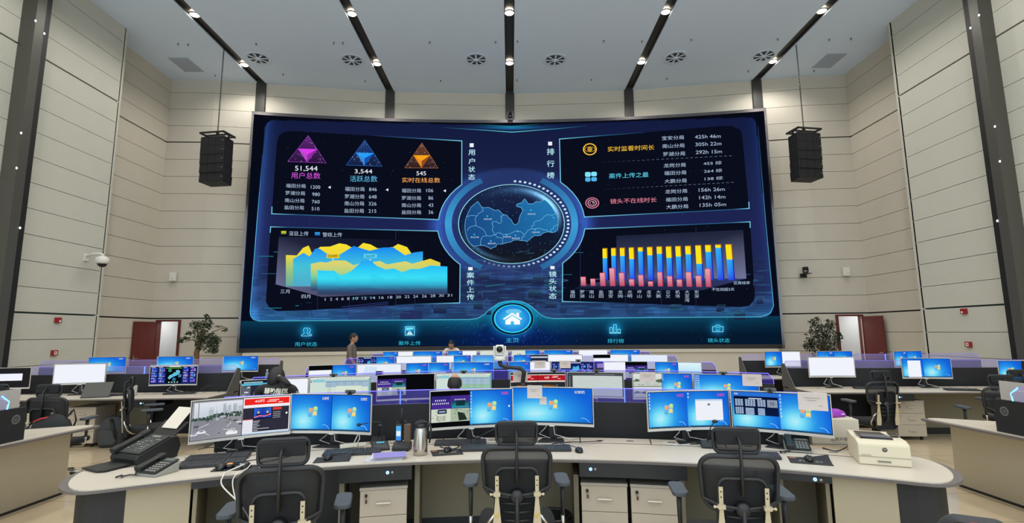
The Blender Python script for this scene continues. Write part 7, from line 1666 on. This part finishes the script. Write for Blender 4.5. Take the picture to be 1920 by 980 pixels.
def head_parts(r, c, dirv, up=(0, 0, 1), hair='short', glasses=False, hs=1.0, bald=False):
    """face, ears and hair on a head centred at c looking along dirv"""
    f = Vector(dirv).normalized(); u = Vector(up); s = f.cross(u).normalized(); u = s.cross(f)
    M_ = Matrix(((s.x, f.x, u.x, c[0]), (s.y, f.y, u.y, c[1]), (s.z, f.z, u.z, c[2]), (0, 0, 0, 1)))
    mb = MB(); mb.M = M_; n, k = 24, 18; vs = []
    for i in range(k+1):      # head: narrower jaw, fuller back
        b = -pi/2+pi*i/k; z = sin(b)
        for j in range(n):
            a = 2*pi*j/n; x, y = cos(b)*cos(a), cos(b)*sin(a); jw = 1 if z > -.1 else 1-.38*((-z-.1)/.9)
            yy = y*.098*(1 if y > 0 else 1.02)*(1 if z > -.1 else (1-.05*(-z)))+(.012 if z < -.1 else 0)*(-z)
            if y > .8 and -.35 < z < .05: yy += .002
            vs.append((x*.076*jw, yy, z*.118))
    fs = [(i*n+j, i*n+(j+1) % n, (i+1)*n+(j+1) % n, (i+1)*n+j) for i in range(k) for j in range(n)]
    mb.add(vs, fs, True)
    # nose, lips, ears, brow
    mb.add([(0, .096, .022), (-.014, .094, -.022), (.014, .094, -.022), (0, .118, -.018), (0, .100, -.030)], [(0, 1, 3), (0, 3, 2), (1, 4, 3), (3, 4, 2), (0, 2, 1)], True)
    for q in (-1, 1): mb.sph((q*.078, -.004, -.004), (.008, .018, .030), 10, 8)
    mb.build('head', SKIN, r)
    mb = MB(); mb.M = M_
    mb.tube([(-.022, .090, -.053), (0, .0965, -.051), (.022, .090, -.053)], [.003, .005, .003], 6); mb.build('lips', mat('lips', (160, 96, 84), .5), r)
    for q in (-1, 1):
        mb = MB(); mb.M = M_; mb.sph((q*.030, .0865, .006), (.011, .008, .006), 10, 6); e = mb.build('eye', mat('eye_white', (226, 222, 214), .3), r)
        mb = MB(); mb.M = M_; mb.sph((q*.030, .0925, .006), (.0045, .003, .0045), 8, 6); mb.build('iris', BLKG, e)
        mb = MB(); mb.M = M_; mb.tube([(q*.016, .092, .024), (q*.030, .093, .029), (q*.046, .082, .024)], .003, 5); mb.build('eyebrow', HAIR, r)
    mb = MB(); mb.M = M_; vs = []; rows = 12; cols = 24
    for i in range(rows+1):
        for j in range(cols):
            a = 2*pi*j/cols; fr = sin(a)   # +1 at the face
            low = .52*max(0, fr)**.6 if fr > 0 else -.55*min(1, -fr*1.3)
            if abs(cos(a)) > .85: low = .12
            if hair == 'short' and fr < 0: low = -.42*min(1, -fr*1.3)
            if bald: low = (.15 if fr > 0 else -.5*min(1, -fr*1.6))
            zt = 1. if not bald else .52
            z = low+(zt-low)*i/rows; z = max(-.98, min(1, z)); cr = sqrt(max(0, 1-z*z)); t = 1.085+.012*sin(7*a+i)
            vs.append((.076*cr*cos(a)*t, .098*cr*sin(a)*t, .118*z*(1.07 if not bald else 1.03)))
    fs = [(i*cols+j, i*cols+(j+1) % cols, (i+1)*cols+(j+1) % cols, (i+1)*cols+j) for i in range(rows) for j in range(cols)]
    mb.add(vs, fs, True); h = mb.build('hair', HAIR, r); sm = h.modifiers.new('t', 'SOLIDIFY'); sm.thickness = .006; sm.offset = -.5
    if glasses:
        mb = MB(); mb.M = M_
        for q in (-1, 1):
            loop(mb, [(q*.031+x, .104, .004+z) for x, z in rrect(.046, .032, .012, 4)], .0018, 1, 6); mb.tube([(q*.054, .102, .010), (q*.078, .06, .010), (q*.080, -.01, .008)], .0018, 6)
        mb.tube([(-.009, .106, .010), (0, .108, .012), (.009, .106, .010)], .0018, 6); mb.build('glasses', BLKG, r)
    return M_
E0 = [('pelvis', 'belly'), ('belly', 'chest'), ('chest', 'collar'), ('collar', 'neck'), ('neck', 'skull')]
def base(sc=1., w=.2, lean=(0, 0), sit=None):
    J = {'pelvis': (0, 0, .92), 'belly': (0, .0, 1.05), 'chest': (0, .0, 1.25), 'collar': (0, 0, 1.40), 'neck': (0, .01, 1.46), 'skull': (0, .015, 1.56)}
    R_ = {'pelvis': (.155, .11), 'belly': (.15, .11), 'chest': (.165, .115), 'collar': (.09, .07), 'neck': (.05, .05), 'skull': (.055, .06)}
    return J, R_, list(E0)
# 1: man walking to the right beside the fourth console, brown-grey shirt and glasses
J, R_, E_ = base()
for s, t in ((-1, 'l'), (1, 'r')):
    sw = .16*s
    J.update({t+'sh': (s*.17, -.01, 1.385), t+'el': (s*.215, -.02+sw*.35, 1.12), t+'wr': (s*.22, .06+sw*.9, .89), t+'hip': (s*.09, 0, .86), t+'kn': (s*.10, -sw*.7+.04, .48), t+'an': (s*.10, -sw*1.6-.03, .09), t+'toe': (s*.11, -sw*1.6+.12, .035)})
    R_.update({t+'sh': (.062, .06), t+'el': .043, t+'wr': .028, t+'hip': (.09, .09), t+'kn': .058, t+'an': .038, t+'toe': (.04, .028)})
    E_ += [('collar', t+'sh'), (t+'sh', t+'el'), (t+'el', t+'wr'), ('pelvis', t+'hip'), (t+'hip', t+'kn'), (t+'kn', t+'an'), (t+'an', t+'toe')]
    hand(J, R_, E_, t+'wr', t, (0, .25, -1), (0, 1, 0))
SH1 = mat('shirt_brown_grey', (104, 92, 84), .85); TR = mat('trousers_dark', (44, 46, 54), .8); SHOE = mat('shoe_black', (24, 24, 24), .5)
def pt1(c):
    if c.z < .12: return 3
    if c.z < .90 and abs(c.x) < .19: return 2
    if c.z > 1.44: return 0
    if abs(c.x) > .175 and c.z < 1.14: return 0
    return 1
R_['chest'] = (.17, .15); R_['belly'] = (.165, .155); R_['pelvis'] = (.16, .13)
r = person('man in a brown-grey shirt and glasses walking right beside the video wall', (-3.83, 12.5, 0), rad(-90), J, R_, E_, pt1, [SKIN, SH1, TR, SHOE])
head_parts(r, (0, .035, 1.585), (0, 1, -.03), glasses=True)
# 2: man leaning forward behind the farthest console
J, R_, E_ = base()
J.update({'belly': (0, .10, 1.02), 'chest': (0, .24, 1.15), 'collar': (0, .34, 1.235), 'neck': (0, .39, 1.27), 'skull': (0, .45, 1.34)})
for s, t in ((-1, 'l'), (1, 'r')):
    J.update({t+'sh': (s*.17, .33, 1.22), t+'el': (s*.23, .38, .99), t+'wr': (s*.17, .56, 1.0-.04), t+'hip': (s*.09, -.02, .86), t+'kn': (s*.11, .04, .47), t+'an': (s*.11, -.03, .09), t+'toe': (s*.12, .13, .035)})
    R_.update({t+'sh': (.062, .06), t+'el': .043, t+'wr': .028, t+'hip': (.09, .09), t+'kn': .058, t+'an': .038, t+'toe': (.04, .028)})
    E_ += [('collar', t+'sh'), (t+'sh', t+'el'), (t+'el', t+'wr'), ('pelvis', t+'hip'), (t+'hip', t+'kn'), (t+'kn', t+'an'), (t+'an', t+'toe')]
    hand(J, R_, E_, t+'wr', t, (0, 1, -.1), (s, 0, 0))
SH2 = mat('shirt_cream', (232, 218, 202), .85)
def pt2(c):
    if c.z < .12: return 3
    if c.z < .92 and c.y < .2: return 2
    if c.y > .365 and c.z > 1.235 and abs(c.x) < .1: return 0
    if c.z < 1.06 and c.y > .36 and abs(c.x) > .1: return 0
    return 1
r = person('man in a cream shirt leaning over the farthest console, looking down', (-1.66, 14.85, 0), rad(180), J, R_, E_, pt2, [SKIN, SH2, TR, SHOE])
head_parts(r, (0, .475, 1.375), (0, .9, -.45), up=(0, .3, 1))
# seated figures
def seated(label, loc, rz, shirt, zsh, headc, lean, hairk, bald=False):
    J = {'pelvis': (0, 0, .52), 'belly': (0, .03+lean*.2, .68), 'chest': (0, .05+lean*.55, zsh-.14), 'collar': (0, .05+lean, zsh+.0), 'neck': (0, .07+lean, zsh+.05), 'skull': (headc[0]*.6, .09+lean, zsh+.10)}
    R_ = {'pelvis': (.16, .12), 'belly': (.15, .11), 'chest': (.165, .115), 'collar': (.09, .07), 'neck': (.048, .05), 'skull': (.05, .055)}
    E_ = list(E0)
    for s, t in ((-1, 'l'), (1, 'r')):
        J.update({t+'sh': (s*.165, .04+lean, zsh-.03), t+'el': (s*.225, .10+lean, zsh-.26), t+'wr': (s*.15, .33+lean, .79), t+'hip': (s*.09, .06, .53), t+'kn': (s*.12, .40, .50), t+'an': (s*.12, .34, .09), t+'toe': (s*.13, .48, .035)})
        R_.update({t+'sh': (.06, .058), t+'el': .042, t+'wr': .027, t+'hip': (.09, .09), t+'kn': .058, t+'an': .038, t+'toe': (.04, .028)})
        E_ += [('collar', t+'sh'), (t+'sh', t+'el'), (t+'el', t+'wr'), ('pelvis', t+'hip'), (t+'hip', t+'kn'), (t+'kn', t+'an'), (t+'an', t+'toe')]
        hand(J, R_, E_, t+'wr', t, (0, 1, -.05), (s, 0, 0))
    def pt(c):
        if c.z < .12: return 3
        if c.z < .60: return 2
        if c.z > zsh+.045: return 0
        if c.y > .24+lean and c.z < .90: return 0
        if abs(c.x) > .205 and c.z < zsh-.05 and shirt[1] is not None: return 4
        return 1
    return person(label, loc, rz, J, R_, E_, pt, skin_lv=3, mats= [SKIN, shirt[0], TR, SHOE, shirt[1] or shirt[0]])
VEST = mat('vest_black', (26, 25, 25), .8); SLV = mat('sleeve_grey', (150, 146, 160), .85)
r = seated('seated woman from behind in a black lettered vest with a ponytail', (-2.40, 5.24, 0), rad(6), (VEST, SLV), 1.165, (0, 0), .12, 'long')
head_parts(r, (-.02, .21, 1.235), (-.25, 1, -.1), hair='long')
mb = MB(); mb.sph((-.02, .19, 1.235), (.083, .10, .110), 18, 12); mb.build('hair_bun', HAIR, r)
mb = MB(); mb.tube([(.035, .115, 1.262), (.070, .07, 1.252), (.110, .04, 1.228), (.150, .03, 1.202), (.188, .03, 1.180)], [.020, .030, .033, .026, .008], 10); mb.build('ponytail', HAIR, r)
mb = MB(); loop(mb, [(.045+.012*cos(t), .092, 1.258+.024*sin(t)) for t in [2*pi*k/10 for k in range(10)]], .006, 1, 6); mb.build('hair_tie', mat('hair_tie', (214, 190, 110), .4), r)
from mathutils.bvhtree import BVHTree
_bm = [c for c in r.children if c.name.startswith('body')][0].data
_bt = BVHTree.FromPolygons([v.co for v in _bm.vertices], [tuple(p.vertices) for p in _bm.polygons])
def onback(u, v, l):
    h = _bt.ray_cast(Vector((u, -1, v)), Vector((0, 1, 0)))[0]
    return (u, (h.y if h else 0)-.012, v)
A_ = Art(onback)
A_.text('辅助指挥', -.085, 1.103, .135, 1.090, .060, (228, 222, 200), 1, .02); vt = A_.build('vest_lettering', M_PRINT, r); vt.location = (0, 0, 0)
SH3 = mat('shirt_navy', (44, 46, 58), .85)
r = seated('seated balding man seen from behind at the second console', (-.66, 5.92, 0), rad(0), (SH3, None), .965, (0, 0), .10, 'short', True)
head_parts(r, (0, .19, 1.10), (0, 1, -.35), up=(0, .2, 1), bald=True)
bpy.data.objects.remove(_to); 
w = bpy.data.worlds.new('world'); SC.world = w; w.use_nodes = True
w.node_tree.nodes['Background'].inputs[0].default_value = (.72, .87, 1.0, 1); w.node_tree.nodes['Background'].inputs[1].default_value = 2.25
SC.view_settings.view_transform = 'Standard'; SC.view_settings.look = 'None'; SC.view_settings.gamma = 1; SC.view_settings.use_curve_mapping = False
SC.view_settings.exposure = 0.0
SC.cycles.use_denoising = True; SC.cycles.max_bounces = 6; SC.cycles.diffuse_bounces = 4; SC.cycles.glossy_bounces = 3; SC.cycles.transparent_max_bounces = 12
SC.cycles.sample_clamp_indirect = 4.0; SC.cycles.caustics_reflective = False; SC.cycles.caustics_refractive = False
SC.cycles.use_adaptive_sampling = True
